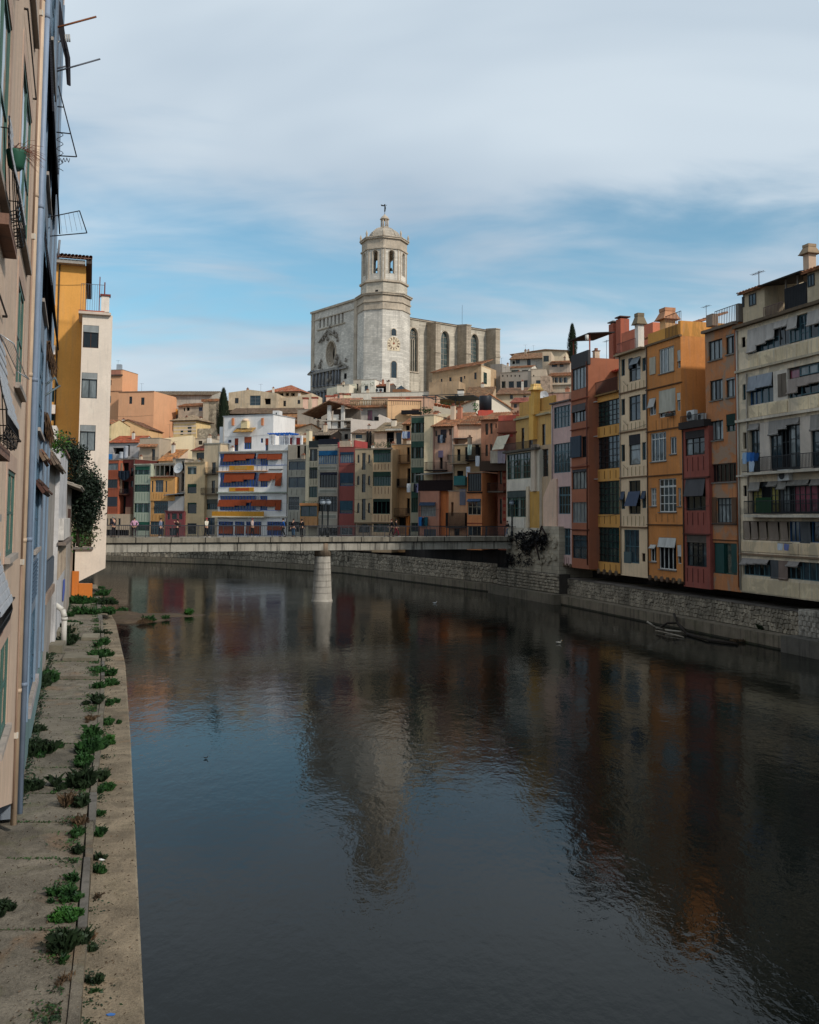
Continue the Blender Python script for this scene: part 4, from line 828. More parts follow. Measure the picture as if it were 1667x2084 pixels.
mb = MB(); strip(mb, off_line(ROW, -3.0), 2.2, off_line(ROW, -3.0), 6.5); struct(mb.build('retaining_wall', concrete((54, 50, 48), .6)))  # set-back wall coloured dark to stand in for shade under the houses
# hill behind the far bank
def hz(x, y):
    # distance behind the house fronts
    best = 1e9; p = Vector((x, y))
    for a, b in zip(ROW, ROW[1:]):
        e = b-a; t = min(1, max(0, (p-a).dot(e)/e.length_squared)); best = min(best, (p-(a+e*t)).length)
    z = 2.4+max(0, best-6)*.27; lim = 34+6*math.sin(x*.02+1)+4*math.sin(y*.013)
    dist = max(0, y-330)
    return min(z, lim)-min(30, dist*.02)
mb = MB(); nx_, ny_ = 60, 60; idx = {}
NB = off_line(ROW, -1.5)
for i in range(len(NB)-1):
    for s_ in range(3):
        pass
grid = []
far_pts = [(700, -300), (900, 60), (1200, 400), (1500, 900), (1200, 2500), (300, 3000), (-500, 3000), (-1500, 2400), (-1600, 800)]
K = len(NB); rows = 26
for i in range(K):
    a = NB[i]; f_ = Vector(far_pts[i]); line = []
    for j in range(rows):
        t = (j/(rows-1))**3.2; q = a.lerp(f_, t); line.append((q.x, q.y, hz(q.x, q.y) if j else 2.42))
    grid.append(line)
for i in range(K-1):
    for j in range(rows-1): mb.quad(grid[i][j], grid[i+1][j], grid[i+1][j+1], grid[i][j+1])
struct(mb.build('hillside_ground', concrete((92, 84, 66), .3, .6)))
# ================================================================== far row, right to left
ZB = 3.3
def H(label, *a, **k): 
    k.setdefault('zb', 4.45 if a[0] > 834 else ZB); return House(label, *a, **k)
# salmon house with cloth sail
h = H('tall salmon house with paired narrow windows behind a stretched cloth sail', 979, 1016, 853, 990, (180, 122, 92), off=-2.5, ang=-30, dep=8)
for a in ((987.6, 862, 993.6, 885), (997.5, 861, 1002.5, 883), (988, 905, 993, 928), (997.5, 904, 1002.5, 926), (1008, 862, 1011, 871)): h.w(*a, 'br', 1, 2, 'd')
h.shed(1.1, 3.5, mat=tilemat()); h.done()
h = H('brownish red house with brick checks and red parapet strip', 1014, 1056, 851, 1090, (150, 92, 72), off=-1.8, ang=-30, dep=8)
h.slab(1015, 845, 1055, 856, .06, (196, 88, 70), -.3, 'red_strip'); h.ledge(880, .14, .3, (120, 66, 50)); F = h.F
for i in range(3):
    for j in range(2):
        if (i+j) % 2 == 0: h.slab(1024+i*7, 883+j*7, 1030+i*7, 889+j*7, .02, (150, 50, 44), 0, 'painted_check')
for j in range(9): h.slab(1024, 942+j*14, 1029, 948+j*14, .02, (140, 44, 38), 0, 'painted_check')
h.w(1017, 945, 1022, 985, 'bk', 1, 3, 'd'); h.w(1017, 1015, 1022, 1066, 'bk', 1, 2, 'd'); h.balc(998, 1030, 1000, .9, .8, (90, 84, 76), (40, 36, 36)); h.done()
# terrace with sail, dark clutter
o = House('dark roof terrace structure with railing and plants below the cloth sail', 976, 1032, 938, 958, (66, 52, 44), off=.0, ang=-24, dep=4, zb=None, name='terrace', cat='terrace')
o.toprail(977, 1030, 935, .9, 0, (36, 30, 28), .15); o.done()
sail = MB(); A, B, C_, D = o.pt(1001, 916, .6), o.pt(1024, 914, .9), o.pt(1037, 885, -.6), o.pt(1012, 889, -1.2)
P = [A, B, C_, D]; nn = 6
k0 = 0
for i in range(nn+1):
    for j in range(nn+1):
        u, v = i/nn, j/nn; q = A.lerp(B, u).lerp(D.lerp(C_, u), v); q.z -= .5*math.sin(math.pi*u)*math.sin(math.pi*v); sail.v.append(q)
for i in range(nn):
    for j in range(nn): a = i*(nn+1)+j; sail.f.append((a, a+1, a+nn+2, a+nn+1))
kk = len(sail.v); sail.v += [v+Vector((0, 0, .03)) for v in sail.v]; sail.f += [tuple(x+kk for x in f) for f in sail.f]
tag(sail.build('shade_sail', clothmat((196, 186, 164)), None, A), 'pale cloth shade sail stretched over the terrace of the salmon house', 'shade sail')
for px, c, lb in ((1006, (176, 164, 148), 'beige sheet hanging below the shade sail'), (1021, (150, 140, 150), 'greyish towel hanging right of the beige sheet below the shade sail')): cloth(o.pt(px, 917, .5), o.F, .9, 1.4, c, lb)
# orange house with wood-black bay
h = H('orange house with black wooden gallery and blue blinds, plain orange side wall', 951, 981, 962, 1093, (196, 124, 72), off=1.6, dep=9)
h.w(952, 963, 980, 1000, 'bk', 8, 1, 'd', name='gallery_window'); h.ledge(1002, .16, .12, (40, 30, 26)); h.w(952, 1015, 979, 1048, 'be', 3, 2, 'd', blind=.16, bc=(66, 88, 116), bout=.45); h.w(952.5, 1071, 979, 1091, 'be', 3, 1, 'm'); h.ledge(1065, .08, .05, (130, 50, 40)); h.coping(); h.done()
h = H('narrow beige orange house with tall grey shutter and dark iron balcony', 913, 952, 1000, 1093, (186, 142, 106), off=.9, dep=6)
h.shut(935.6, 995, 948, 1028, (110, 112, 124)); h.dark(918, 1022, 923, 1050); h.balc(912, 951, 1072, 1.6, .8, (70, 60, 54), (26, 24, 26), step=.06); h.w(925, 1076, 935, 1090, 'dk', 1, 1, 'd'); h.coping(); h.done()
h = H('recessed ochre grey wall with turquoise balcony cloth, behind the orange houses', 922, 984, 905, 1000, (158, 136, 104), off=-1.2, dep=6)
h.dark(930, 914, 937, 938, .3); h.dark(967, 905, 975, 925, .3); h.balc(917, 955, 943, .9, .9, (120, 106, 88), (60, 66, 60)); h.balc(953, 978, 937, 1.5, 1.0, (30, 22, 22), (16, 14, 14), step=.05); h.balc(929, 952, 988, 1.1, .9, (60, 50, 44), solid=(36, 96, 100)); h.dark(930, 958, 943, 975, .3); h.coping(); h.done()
for px, py, c, lb in ((972, 928, (205, 208, 212), 'white cloth on the black balcony of the ochre grey wall'), (953, 950, (190, 196, 206), 'long white cloth hanging below the black balcony'), (956, 905, (160, 175, 165), 'pale green cloth standing above the black balcony')): cloth(h.pt(px, py, 1.1), h.F, .5, 1.2, c, lb)
# mauve house + cream strip
h = H('mauve plastered house with dark washing, long tile roof and small square windows', 881, 924, 866, 962, (168, 134, 116), off=-1.5, dep=11)
for a in ((886, 876, 890, 888), (914, 873, 918.5, 885.5)): h.w(*a, 'br', 1, 1, 'd')
h.w(896.5, 874, 909, 891, 'bk', 1, 1, 'd', blind=.5, bc=(74, 68, 74)); h.slab(893, 917, 902, 931, .15, (90, 82, 110), 0, 'awning_box'); h.dark(895, 931, 901, 955, .2); h.balc(870, 911, 957, .95, 1.0, (40, 32, 32), (60, 50, 46)); h.slab(910, 925, 914, 936, .0, (120, 70, 50), -.1, 'shutter'); h.drain(884, 868, 955, (120, 84, 70), .05)
h.shed(2.3, 7.5, ov=.5, mat=tilemat()); h.done()
for px, c, lb in ((894, (26, 32, 46), 'dark blue shirt hanging left under the top window of the mauve house'), (899, (120, 132, 146), 'grey blue cloth hanging in the middle under the top window of the mauve house'), (904, (24, 26, 34), 'black trousers hanging right under the top window of the mauve house')): cloth(h.pt(px, 885, .3), h.F, .42, 1.0, c, lb)
h = H('pale pink terrace room with railing behind the mauve house', 924, 984, 863, 920, (216, 186, 160), off=-4.5, ang=-8, dep=6)
h.slab(926, 893, 957, 894, 1.6, (120, 110, 110), 0, 'terrace_slab'); h.toprail(928, 957, 882, .0, 1.5, (120, 80, 70), .2, z=h.F.hit(940, 893)[1]) ; h.shed(1.5, 5, mat=tilemat()); h.done()
h = H('smooth cream strip house with bare wall left of the mauve house', 863, 883, 845, 1000, (206, 190, 156), off=-.4, dep=10, wear=.8); h.coping(c=(170, 160, 140)); h.done()
# low pinkish house with black terrace
h = H('low dusty pink house with black covered terrace and a bright blue cloth, orange side', 851, 894, 999, 1093, (170, 118, 98), off=1.0, dep=7)
h.w(856, 1028, 887, 1051, 'gy', 6, 1, 'c'); h.awn(855, 1022, 887, 1029, (50, 64, 84), .4); h.w(863, 1077, 887, 1092, 'bl', 4, 1, 'b'); F = h.F
q = MB(); q.fbox(F, 0, h.w_+1.8, h.zt, h.zt+1.3, -3, .05); q.build('terrace_parapet', paint((36, 24, 24), .9), h.o)
zt_ = F.hit(880, 965)[1]; q = MB(); q.hexa([F.p(-.2, zt_-.15, .6), F.p(h.w_+2.3, zt_+.1, .6), F.p(h.w_+2.3, zt_+.5, -3.5), F.p(-.2, zt_+.3, -3.5), F.p(-.2, zt_-.08, .6), F.p(h.w_+2.3, zt_+.17, .6), F.p(h.w_+2.3, zt_+.57, -3.5), F.p(-.2, zt_+.37, -3.5)]); q.build('canopy', paint((110, 108, 104), .8), h.o)
q = MB(); q.fbox(F, 0, h.w_+1.8, h.zt, zt_, -3.3, -2.8); q.build('terrace_wall', DARK, h.o)
for u in (.05, h.w_+.1, h.w_+1.7): q = MB(); q.fbox(F, u, u+.06, h.zt+1.2, zt_, -.06, 0); q.build('post', paint((120, 96, 90), .7), h.o)
q = MB(); q.fbox(F, h.w_+.003, h.w_+1.8, h.zb, h.zt-.01, -6.9, -.5); q.build('orange_wing', stucco((196, 112, 52), .5), h.o)
h.done()
for px, py, c, lb in ((856, 1052, (40, 110, 170), 'bright blue cloth hung below the window of the low pink house'), (862, 1054, (20, 26, 40), 'black cloth next to the bright blue one on the low pink house'), (867, 1052, (30, 84, 96), 'teal cloth right of the black one on the low pink house')): cloth(h.pt(px, py, .3), h.F, .5, 1.1, c, lb)
# tall green-grey gallery house
h = H('tall grey green gallery house with five rows of green glazing', 836, 865, 847, 1093, (140, 140, 122), off=.1, dep=12)
for y0, y1 in ((850, 881), (898, 933), (951, 983)): h.w(837, y0, 864, y1, 'gr', 6, 1, 'm', blind=.34, bc=(56, 84, 72), name='gallery_window')
h.w(837, 1000, 853, 1043, 'gr', 4, 1, 'g', blind=.3, bc=(50, 82, 70), name='gallery_window'); h.w(837, 1064, 853, 1082, 'gr', 2, 1, 'b'); h.bars(837, 864, 884, 896, 5, (110, 108, 96), .03); h.bars(837, 864, 936, 949, 5, (110, 108, 96), .03); h.coping(); h.done()
for px, c, lb in ((846, (30, 34, 44), 'dark shirt hanging under the third green gallery'), (850, (150, 146, 180), 'lilac cloth beside the dark shirt under the third green gallery'), (832, (206, 208, 210), 'white cloth at the balcony left of the green gallery house')): cloth(h.pt(px, 984, .4), h.F, .5, 1.1, c, lb)
# tan house with long lit side, then balconies
h = H('tan recess wall with three stacked balconies between two gallery houses', 797, 837, 905, 1093, (196, 152, 104), off=-2.6, dep=8)
h.dark(828, 910, 834, 940, .3); h.dark(829, 953, 835, 985, .3); h.dark(828, 1014, 834, 1045, .3)
h.balc(816, 835, 942, 1.0, .9, (110, 82, 58), (96, 66, 44)); h.balc(813, 835, 990, 1.0, .9, (84, 70, 60), (30, 26, 26), step=.07); h.balc(800, 835, 1049, .95, 1.6, (90, 66, 44), (40, 30, 28), step=.1)
h.w(806, 1053, 828, 1072, 'dk', 4, 1, 'd'); h.slab(830, 1050, 836, 1090, .6, (196, 116, 36), 0, 'orange_pier'); h.panel(806, 830, 1075, 1086, 3, (170, 126, 84)); h.coping(); h.done()
h = H('tan house with dark green galleries and pinkish ribbed parapets', 758, 798, 913, 1093, (190, 160, 124), off=.3, dep=5.5)
for y0, y1, b in ((915, 941, .25), (960, 989, .33)): h.w(759, y0, 795.5, y1, 'gr', 7, 2, 'g', blind=b, bc=(40, 64, 52), name='gallery_window')
h.w(759, 1015, 794, 1046, 'gr', 4, 1, 'k', blind=.18, bc=(34, 54, 46), name='gallery_window'); h.w(760, 1066, 792, 1083, 'gr', 4, 1, 'd')
for y0, y1 in ((944, 956), (991, 1005), (1048, 1061)): h.bars(760, 794, y0, y1, 5, (116, 80, 62), .05)
h.ledge(913, .18, .15, (120, 112, 100)); h.ledge(1064, .14, .2, (96, 80, 66)); h.done(); HT = h
h = H('stone coloured house with rows of small arched windows and slit doors', 722, 759, 914, 1066, (172, 156, 128), off=.5, dep=8, zb=None)
for y0, y1, d0, d1 in ((925, 942, 922, 956), (968, 987, 965, 1002), (1023, 1044, 1015, 1058)): h.w(727, y0, 731.5, y1, 'bk', 1, 1, 'd', arch=1.6); h.w(736.5, d0, 744, d1, 'bk', 1, 2, 'd'); h.w(749, y0, 753.5, y1, 'bk', 1, 1, 'd', arch=1.6)
h.ledge(1064, .14, .12, (120, 100, 82)); h.coping(c=(140, 130, 112))
for y_ in (940, 984, 1038): h.wires(745, y_-1, 757, y_+9, d0=.05, d1=.6); h.wires(717, y_, 727, y_+6, d0=.6, d1=.05)
h.done()
h = H('arched ground storey under the stone coloured house', 724, 759, 1064, 1093, (150, 132, 112), off=.1, dep=7); h.w(730, 1066, 754, 1084, 'bk', 5, 1, 'b', arch=1.0); h.done()
# dusky red
h = H('plain dusky red house with wide blue windows and a terrace parapet', 687.5, 722.5, 910, 1093, (134, 70, 66), off=.35, dep=8, wear=.3)
h.w(692, 920, 720, 942, 'bl', 6, 1, 'c', blind=.2, bc=(30, 66, 90)); h.w(691.5, 962, 719.5, 989, 'bl', 1, 1, 'b', blind=.75, bc=(50, 74, 92)); h.w(691, 1019, 718, 1045, 'bl', 1, 1, 'd', blind=.72, bc=(52, 82, 96)); h.w(691, 1074, 717.5, 1088, 'gy', 2, 1, 'b', sill=1)
h.slab(690, 897, 712, 910, -.15, (176, 160, 140), -.3, 'terrace_parapet'); h.slab(687.5, 900, 690, 912, .02, (150, 60, 70), -4, 'parapet_end'); h.slab(720, 896, 723, 912, .02, (150, 60, 60), -4, 'parapet_end'); h.coping(.05, .04, (150, 76, 66)); h.done()
# blue glazed house
h = H('grey house with bright blue gallery on top and fretted grey parapets', 647, 688, 906, 1093, (156, 150, 138), off=.3, dep=8)
h.w(648, 917, 687, 944, (24, 84, 130), 8, 1, 'c', blind=.35, bc=(24, 92, 138), name='gallery_window'); h.w(651, 961, 686.5, 992, 'bk', 6, 1, 'd', blind=.16, bc=(44, 44, 60), name='gallery_window'); h.w(648, 1010, 686.5, 1041, 'dk', 7, 2, 'd', tr=.25, name='gallery_window'); h.w(648, 1074, 687, 1090, 'dk', 6, 1, 'd')
for y0, y1 in ((948, 957), (995, 1004), (1046, 1056)): h.panel(648, 687, y0, y1, 1, (168, 166, 156), .05); h.slab(651, y0+2, 684, y1-2, .07, (130, 132, 124), .04, 'fret_panel')
h.slab(647, 893, 688, 906, -.2, (30, 32, 42), -.35, 'dark_fence', paint((26, 28, 40), .8)); h.coping(c=(176, 170, 156)); h.done()
h = H('narrow beige house with dark stacked windows left of the blue gallery', 628, 648, 912, 1070, (176, 168, 146), off=.1, dep=8)
h.w(630, 914, 646, 938, 'bk', 4, 1, 'm'); h.w(629.5, 951, 646, 974, 'bk', 4, 1, 'd', blind=.2, bc=(60, 70, 60)); h.w(629, 990, 646, 1012, 'gr', 3, 1, 'g')
for y0, y1 in ((940, 949), (976, 987)): h.bars(630, 646, y0, y1, 3, (110, 104, 92), .05)
h.slab(628, 897, 648, 912, -.1, (40, 46, 46), -.2, 'dark_fence', paint((40, 46, 46), .8)); h.coping(); h.done()
h = H('thin cream chimney column rising between two roofs', 622, 628.5, 876, 1060, (206, 194, 166), off=.2, dep=.9, name='chimney_column', cat='chimney'); h.coping(.15, .08); h.done()
h = H('small orange glazed box room with potted plants on its flat roof', 611, 646, 1025, 1071, (176, 128, 74), off=1.7, dep=2.2, zb=None)
h.w(611.5, 1030, 645.5, 1051, 'gr', 2, 1, 'b'); h.panel(611, 646, 1053, 1070, 4, (180, 130, 80), .04); h.slab(610.5, 1024, 646.5, 1029, .1, (196, 130, 72), -.1, 'fascia'); F = h.F; h.done()
pb = MB()
for i in range(6): leaves(pb, F.p(.4+i*.45, h.zt+.25, -.3), .25, 26, .07)
tag(pb.build('roof_plants', leafmat((60, 92, 50), (30, 50, 28)), None, F.p(1, h.zt, -.3)), 'row of small green plants on the orange glazed box room', 'plants')
h = H('grey house with sliding blue grey windows right of the white and blue house', 586, 623, 936, 1093, (150, 148, 138), off=.1, dep=8)
h.w(587, 939, 621, 956, (66, 74, 96), 2, 1, 'b'); h.w(587, 971, 621, 992, (66, 74, 96), 2, 1, 'b'); h.w(587, 1011, 609, 1038, 'gy', 5, 3, 'd', tr=.25); h.w(587, 1062, 609, 1082, 'dk', 4, 1, 'd'); h.bars(588, 620, 958, 968, 3, (104, 104, 100), .04); h.bars(588, 620, 995, 1007, 3, (104, 104, 100), .04); h.bars(588, 609, 1042, 1058, 3, (104, 104, 100), .04); h.coping(c=(96, 98, 100)); h.done()
h = H('grey attic with two dark doorways and railing above the sliding windows', 586, 626, 905, 937, (150, 142, 130), off=-2.5, dep=5, zb=10)
h.w(604.5, 907, 611, 932, 'bk', 1, 1, 'k'); h.w(619, 907, 624.5, 932, 'bk', 1, 1, 'k'); h.toprail(588, 602, 928, .0, 2.0, (170, 168, 160), .2, z=10); h.done()
# the white and blue house
WH = (206, 207, 210)
h = H('white and bright blue house with rust red roller blinds and yellow tiled balconies', 444, 586, 919, 1093, WH, off=.3, dep=8, wear=.25)
CB = (28, 86, 186); RB = (138, 60, 28)
for y0, y1 in ((923, 947), (962, 991), (1009, 1039)):
    h.w(448, y0, 521, y1, CB, 12, 1, 'u', tr=.3, name='gallery_window'); h.slab(521, y0, 531, y1, .0, CB, -.15, 'blue_panel', paint(CB, .5)); h.w(531, y0, 575, y1, CB, 8, 1, 'u', tr=.3, name='gallery_window')
def blinds(spec, yt_):
    for x0, x1, y1 in spec: h.awn(x0, yt_, x1, y1, RB, .4, 'rust_blind')
blinds(((456.6, 479, 939.5), (479, 503, 937), (503, 519, 933.5), (526, 545.4, 933.5), (545.6, 574.7, 935.5)), 923); blinds(((457.5, 474, 982), (474, 498, 980), (498, 518.8, 976), (528.5, 553, 979), (553, 562, 976), (562, 574, 989)), 962.5); blinds(((445.5, 480, 1031), (480, 503, 1029), (503, 513, 1023), (513, 543, 1030), (543.5, 562, 1031), (562, 573, 1038)), 1017)
YT = (206, 146, 44)
h.slab(467, 947.5, 517, 957, .08, YT, 0, 'yellow_tile_panel', paint(YT, .5)); h.slab(478, 949, 503, 955.5, .1, (150, 96, 30), .07, 'fretwork', paint((190, 150, 80), .6)); h.ledge(959, .1, .3, (196, 130, 60), x0=443, x1=545); h.slab(467, 992, 517, 1000, .08, YT, 0, 'yellow_tile_panel', paint(YT, .5)); h.slab(480, 993.5, 508, 998.5, .1, (190, 84, 40), .07, 'fretwork', paint((190, 84, 40), .6))
h.ledge(1002.5, .22, .35, (150, 160, 150)); h.ledge(955.5, .1, .15, (120, 120, 116), x0=548, x1=576); h.slab(438, 1041, 543, 1050.5, .9, (196, 136, 40), .82, 'yellow_balcony_front', paint((200, 138, 40), .5)); h.slab(438, 1050.5, 543, 1053, .95, (210, 200, 176), .0, 'balcony_slab'); h.slab(543, 1050.5, 586, 1053, .25, (190, 186, 176), .0, 'balcony_slab')
for x0, x1 in ((445, 474.5), (478, 497.5), (501, 532), (543.6, 575)): h.w(x0, 1061.5, x1, 1090, CB, max(3, int((x1-x0)/5)), 1, 'u', tr=.42); h.awn(x0+.5, 1071, x1-.5, 1086 if x0 < 540 else 1079, RB, .15, 'rust_blind')
h.bars(450, 466, 947, 957, 2, (130, 134, 150), .06); h.bars(519, 548, 947, 957, 3, (130, 134, 150), .06); h.ledge(919, .2, .25, (150, 150, 146)); h.ledge(947.5, .06, .04, CB); h.done(); HM = h
hd = thing('balcony_hedge', 'dark green plants along the yellow balcony of the white and blue house', 'plants', h.pt(490, 1041, .6)); q = MB()
for i in range(30): leaves(q, h.pt(462+i*2.5, 1040, .55), .22, 14, .06)
q.build('foliage', leafmat((36, 60, 30)), hd)
h = H('white upper block with dark red shutters and domed chimney above the blue banded house', 454, 556, 846, 921, (206, 208, 212), off=-3.0, dep=7, zb=9, wear=.3)
for a in ((477.5, 892, 485, 918), (540, 892, 546.5, 918)): h.w(*a, CB, 1, 2, 'b', blind=.5, bc=(140, 60, 40))
h.w(497, 889, 512, 914, CB, 3, 1, 'b', blind=.45, bc=(146, 74, 48)); h.w(464.5, 895, 471, 901, CB, 1, 1, 'd'); h.w(530.5, 892, 535.5, 901, CB, 1, 1, 'b'); F = h.F
for x in (475, 535): h.slab(x-2, 851, x+2, 866, .25, (190, 120, 76), 0, 'clay_pot_niche')
a, b, z0, z1 = F.rect(482, 871, 521, 880); tile_sheet(F.p(a, z0, 1.2), F.p(b, z0, 1.2), F.p(a, z1, .05), 'canopy_roof', h.o, tilemat((170, 130, 70))); z = z1
q = MB(); c = F.p((a+b)/2, z, .35); q.box(c+Vector((0, 0, .5)), (.62, .4, .6), F.a); q.build('chimney', stucco((214, 196, 150)), h.o); q = MB(); q.lathe(c+Vector((0, 0, 1.1)), [(.62, 0), (.55, .25), (.35, .42), (.05, .5)], 10); q.build('chimney_dome', stucco((206, 180, 156)), h.o)
h.coping(.12, .1, (140, 148, 158)); h.toprail(458, 556, 915, 0, 2.2, (190, 196, 206), .25, z=F.hit(500, 921)[1]); h.slab(444, 868, 456, 921, -.4, (204, 208, 216), -3, 'side_stair'); h.done()
h = H('white terrace with blue pergola and lattice, right of the white upper block', 546, 590, 905, 921, (206, 208, 212), off=-1.5, dep=3, zb=9, name='terrace', cat='terrace')
F = h.F; z = F.hit(566, 884)[1]; q = MB()
for i in range(5): u = .2+(h.w_-.4)*i/4; q.fbox(F, u-.06, u+.06, h.zt, z, -.2, -.08)
q.build('posts', paint((206, 208, 212)), h.o); q = MB()
q.fbox(F, 0, h.w_, z, z+.12, -.25, -.1); q.fbox(F, 0, h.w_, z, z+.12, -2.6, -2.4)
for i in range(9): u = h.w_*i/8; q.fbox(F, u-.05, u+.05, z+.12, z+.25, -2.8, .3)
q.build('pergola', paint((30, 96, 180), .5), h.o)
for x0, x1 in ((548, 555), (576, 583), (592, 597)):
    q = MB(); a, b, z0, z1 = F.rect(x0, 885, x1, 904)
    for k in range(7): zz = z0+(z1-z0)*k/7; q.fbox(F, a, b, zz, zz+.06, -.3, -.26)
    for k in range(3): uu = a+(b-a)*k/2; q.fbox(F, uu-.02, uu+.02, z0, z1, -.28, -.24)
    q.build('lattice', paint((30, 44, 56), .7), h.o)
q = MB(); q.fbox(F, .2, h.w_+.4, h.zt, z, -3.4, -3); q.build('back_wall', stucco((200, 204, 212)), h.o)
for x0, x1 in ((568, 575), (584, 591)): a, b, z0, z1 = F.rect(x0, 888, x1, 906); q = MB(); q.fbox(F, a, b, z0, z1, -3.0, -2.95); q.build('red_blind', paint((120, 34, 36), .8), h.o)
h.done()
# beige pair
h = H('beige house with four stacked square windows, green blind on the second', 374.5, 416, 940, 1093, (196, 170, 130), off=.4, dep=8)
for i, (y0, y1) in enumerate(((949, 965), (985, 1004), (1023, 1045), (1065, 1087))): h.w(381.5, y0, 400, y1, 'gr', 3 if i == 0 else 1, 1, 'd' if i else 'm', blind=(.18, .3, .12, .1)[i], bc=((110, 120, 116), (30, 72, 54), (36, 70, 56), (40, 60, 70))[i])
h.ledge(941, .14, .18, (170, 150, 120)); h.done()
h = H('light beige house with small balconies between beige windows and the white house', 414, 447, 904, 1093, (182, 166, 140), off=-.3, dep=8)
h.w(431, 941, 439, 967, 'br', 1, 1, 'd'); h.w(431, 978, 437.5, 1004, 'bk', 1, 1, 'd'); h.balc(421, 444, 964, .95, .8, (96, 84, 70), (50, 40, 34)); h.balc(414, 445, 1005, .95, .8, (110, 96, 80), (60, 46, 38)); h.w(414.5, 1016, 443, 1037, 'te', 6, 1, 'd', blind=.4, bc=(90, 90, 84)); h.w(414, 1054, 437, 1088, 'bl', 3, 1, 'b'); h.coping(.2, .1, (140, 138, 130)); h.done()
h = H('small house with dark red tile roof and dark green window, on the beige rooftops', 391, 423, 916, 942, (206, 188, 158), off=-3, dep=5, zb=8)
h.w(400, 921, 417, 934, 'gr', 1, 1, 'd'); h.shed(1.0, 3, mat=tilemat((140, 66, 52))); h.done()
# grey narrow with satellite dish
h = H('narrow grey plaster house with satellite dish and dark green blind', 356, 375, 935, 1045, (158, 152, 144), off=-.5, dep=8, zb=5)
h.w(370, 939, 375, 958, 'gr', 1, 1, 'd'); h.dark(369, 963, 374.5, 1000, .4); h.coping(.15, .15, (120, 118, 112)); h.done()
d = thing('satellite_dish', 'pale grey satellite dish on the narrow grey house', 'satellite dish', h.pt(364, 955, .4)); q = MB(); G = h.F
c = h.pt(364, 953, .5); n = Vector((G.N.x, G.N.y, .3)).normalized(); q.tube(c, c+n*.18, .35, .95, 14, False); q.tube(c-n*.04, c, .1, .35, 10); q.build('dish', paint((190, 190, 190), .5), d); q = MB(); q.tube(h.pt(364, 960, 0), c, .04); q.tube(c, c+n*.7, .02); q.build('arm', RAILM, d)
h = H('low white walled terrace with slanted grey canopy above the crimson house', 342, 375, 1010, 1042, (170, 170, 172), off=.5, dep=5, zb=None)
h.dark(345, 1013, 353, 1020, .3); F = h.F; z = F.hit(358, 1003)[1]; q = MB(); q.hexa([F.p(-.3, z-.5, .9), F.p(h.w_+.1, z-.2, .9), F.p(h.w_+.1, z+.3, -2), F.p(.6, z+.3, -2), F.p(-.3, z-.42, .9), F.p(h.w_+.1, z-.12, .9), F.p(h.w_+.1, z+.38, -2), F.p(.6, z+.38, -2)]); q.build('canopy', paint((104, 108, 112), .7), h.o); h.toprail(352, 373, 1037, .0, .4, (200, 200, 200), .1, z=F.hit(360, 1040)[1]); h.done()
h = H('low crimson house with three small windows behind the bridge', 335, 375, 1041, 1093, (126, 62, 66), off=.8, dep=6, wear=.3)
for x0, x1 in ((340.5, 346), (349.5, 360), (364, 371)): h.w(x0, 1045, x1, 1057, 'gr', 2 if x1-x0 > 8 else 1, 1, 'd', sill=0)
h.w(345, 1075, 360, 1090, 'dk', 2, 1, 'b'); h.ledge(1040, .12, .15, (110, 40, 44)); h.done()
# yellow orange
h = H('yellow orange house with one tall blue window and slim side windows', 306, 356, 971, 1019, (206, 150, 78), off=.6, dep=6, zb=None)
h.w(316, 977, 332.5, 1001.5, 'gy', 3, 2, 'b'); h.w(308.5, 979, 312, 1001.5, 'te', 1, 1, 'b'); h.w(336.5, 979, 340, 1001.5, 'te', 1, 1, 'b'); h.bars(310, 338, 1004, 1015, 5, (160, 110, 56), .03); h.ledge(971, .12, .25, (150, 80, 44)); h.done()
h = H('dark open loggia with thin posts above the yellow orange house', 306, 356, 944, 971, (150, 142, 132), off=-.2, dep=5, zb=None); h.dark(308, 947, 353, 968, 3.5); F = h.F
for x in (316, 325, 334, 345): h.slab(x, 946, x+1, 968, .02, (120, 120, 118), -.05, 'post')
h.toprail(307, 355, 968, .0, .55, (40, 34, 32), .14, z=F.hit(330, 970)[1]); h.coping(c=(170, 168, 160)); h.done()
h = H('green glazed storey with yellow panels under the yellow orange house', 305, 343, 1018, 1093, (190, 138, 72), off=.5, dep=6)
h.w(313, 1020, 342, 1045, 'te', 8, 1, 'd', tr=.25); h.bars(308, 335, 1048, 1058, 4, (150, 104, 54), .04); h.w(306, 1061, 334, 1088, 'te', 4, 2, 'b'); h.done()
# green
h = H('pale green house with four bands of dark green windows', 272, 306, 945, 1093, (156, 166, 150), off=.5, dep=8, wear=.35)
for i, (y0, y1) in enumerate(((949, 966), (986, 1001), (1024, 1043), (1062, 1080))): h.w(273, y0, 305, y1, (38, 80, 66), 8, 1, 'd' if i % 2 else 'm', tr=.3, blind=(.4, 0, 0, .3)[i], bc=(40, 92, 74))
for y0, y1 in ((968, 982), (1003, 1019), (1045, 1060)): h.bars(275, 303, y0, y1, 5, (104, 124, 104), .04)
h.ledge(945, .14, .2, (176, 182, 166)); h.done()
h = H('dark red recess house between the brick orange and pale green houses', 240, 273, 935, 1093, (92, 42, 38), off=-.9, dep=8)
h.dark(243, 942, 262, 962, .5); h.dark(244, 980, 262, 1004, .5); h.dark(240, 1010, 256, 1045, .5); h.w(266, 952, 271, 969, 'dk', 1, 1, 'd'); h.w(266, 978, 270.5, 991, 'dk', 1, 1, 'd'); h.balc(239, 265, 1006, .9, .9, (96, 60, 44), (40, 32, 40)); h.slab(249, 943, 253, 1004, .6, (140, 120, 100), .5, 'post'); h.slab(262, 1032, 272, 1075, .9, (150, 110, 90), 0, 'pier'); h.coping(); h.done()
dr = MB()
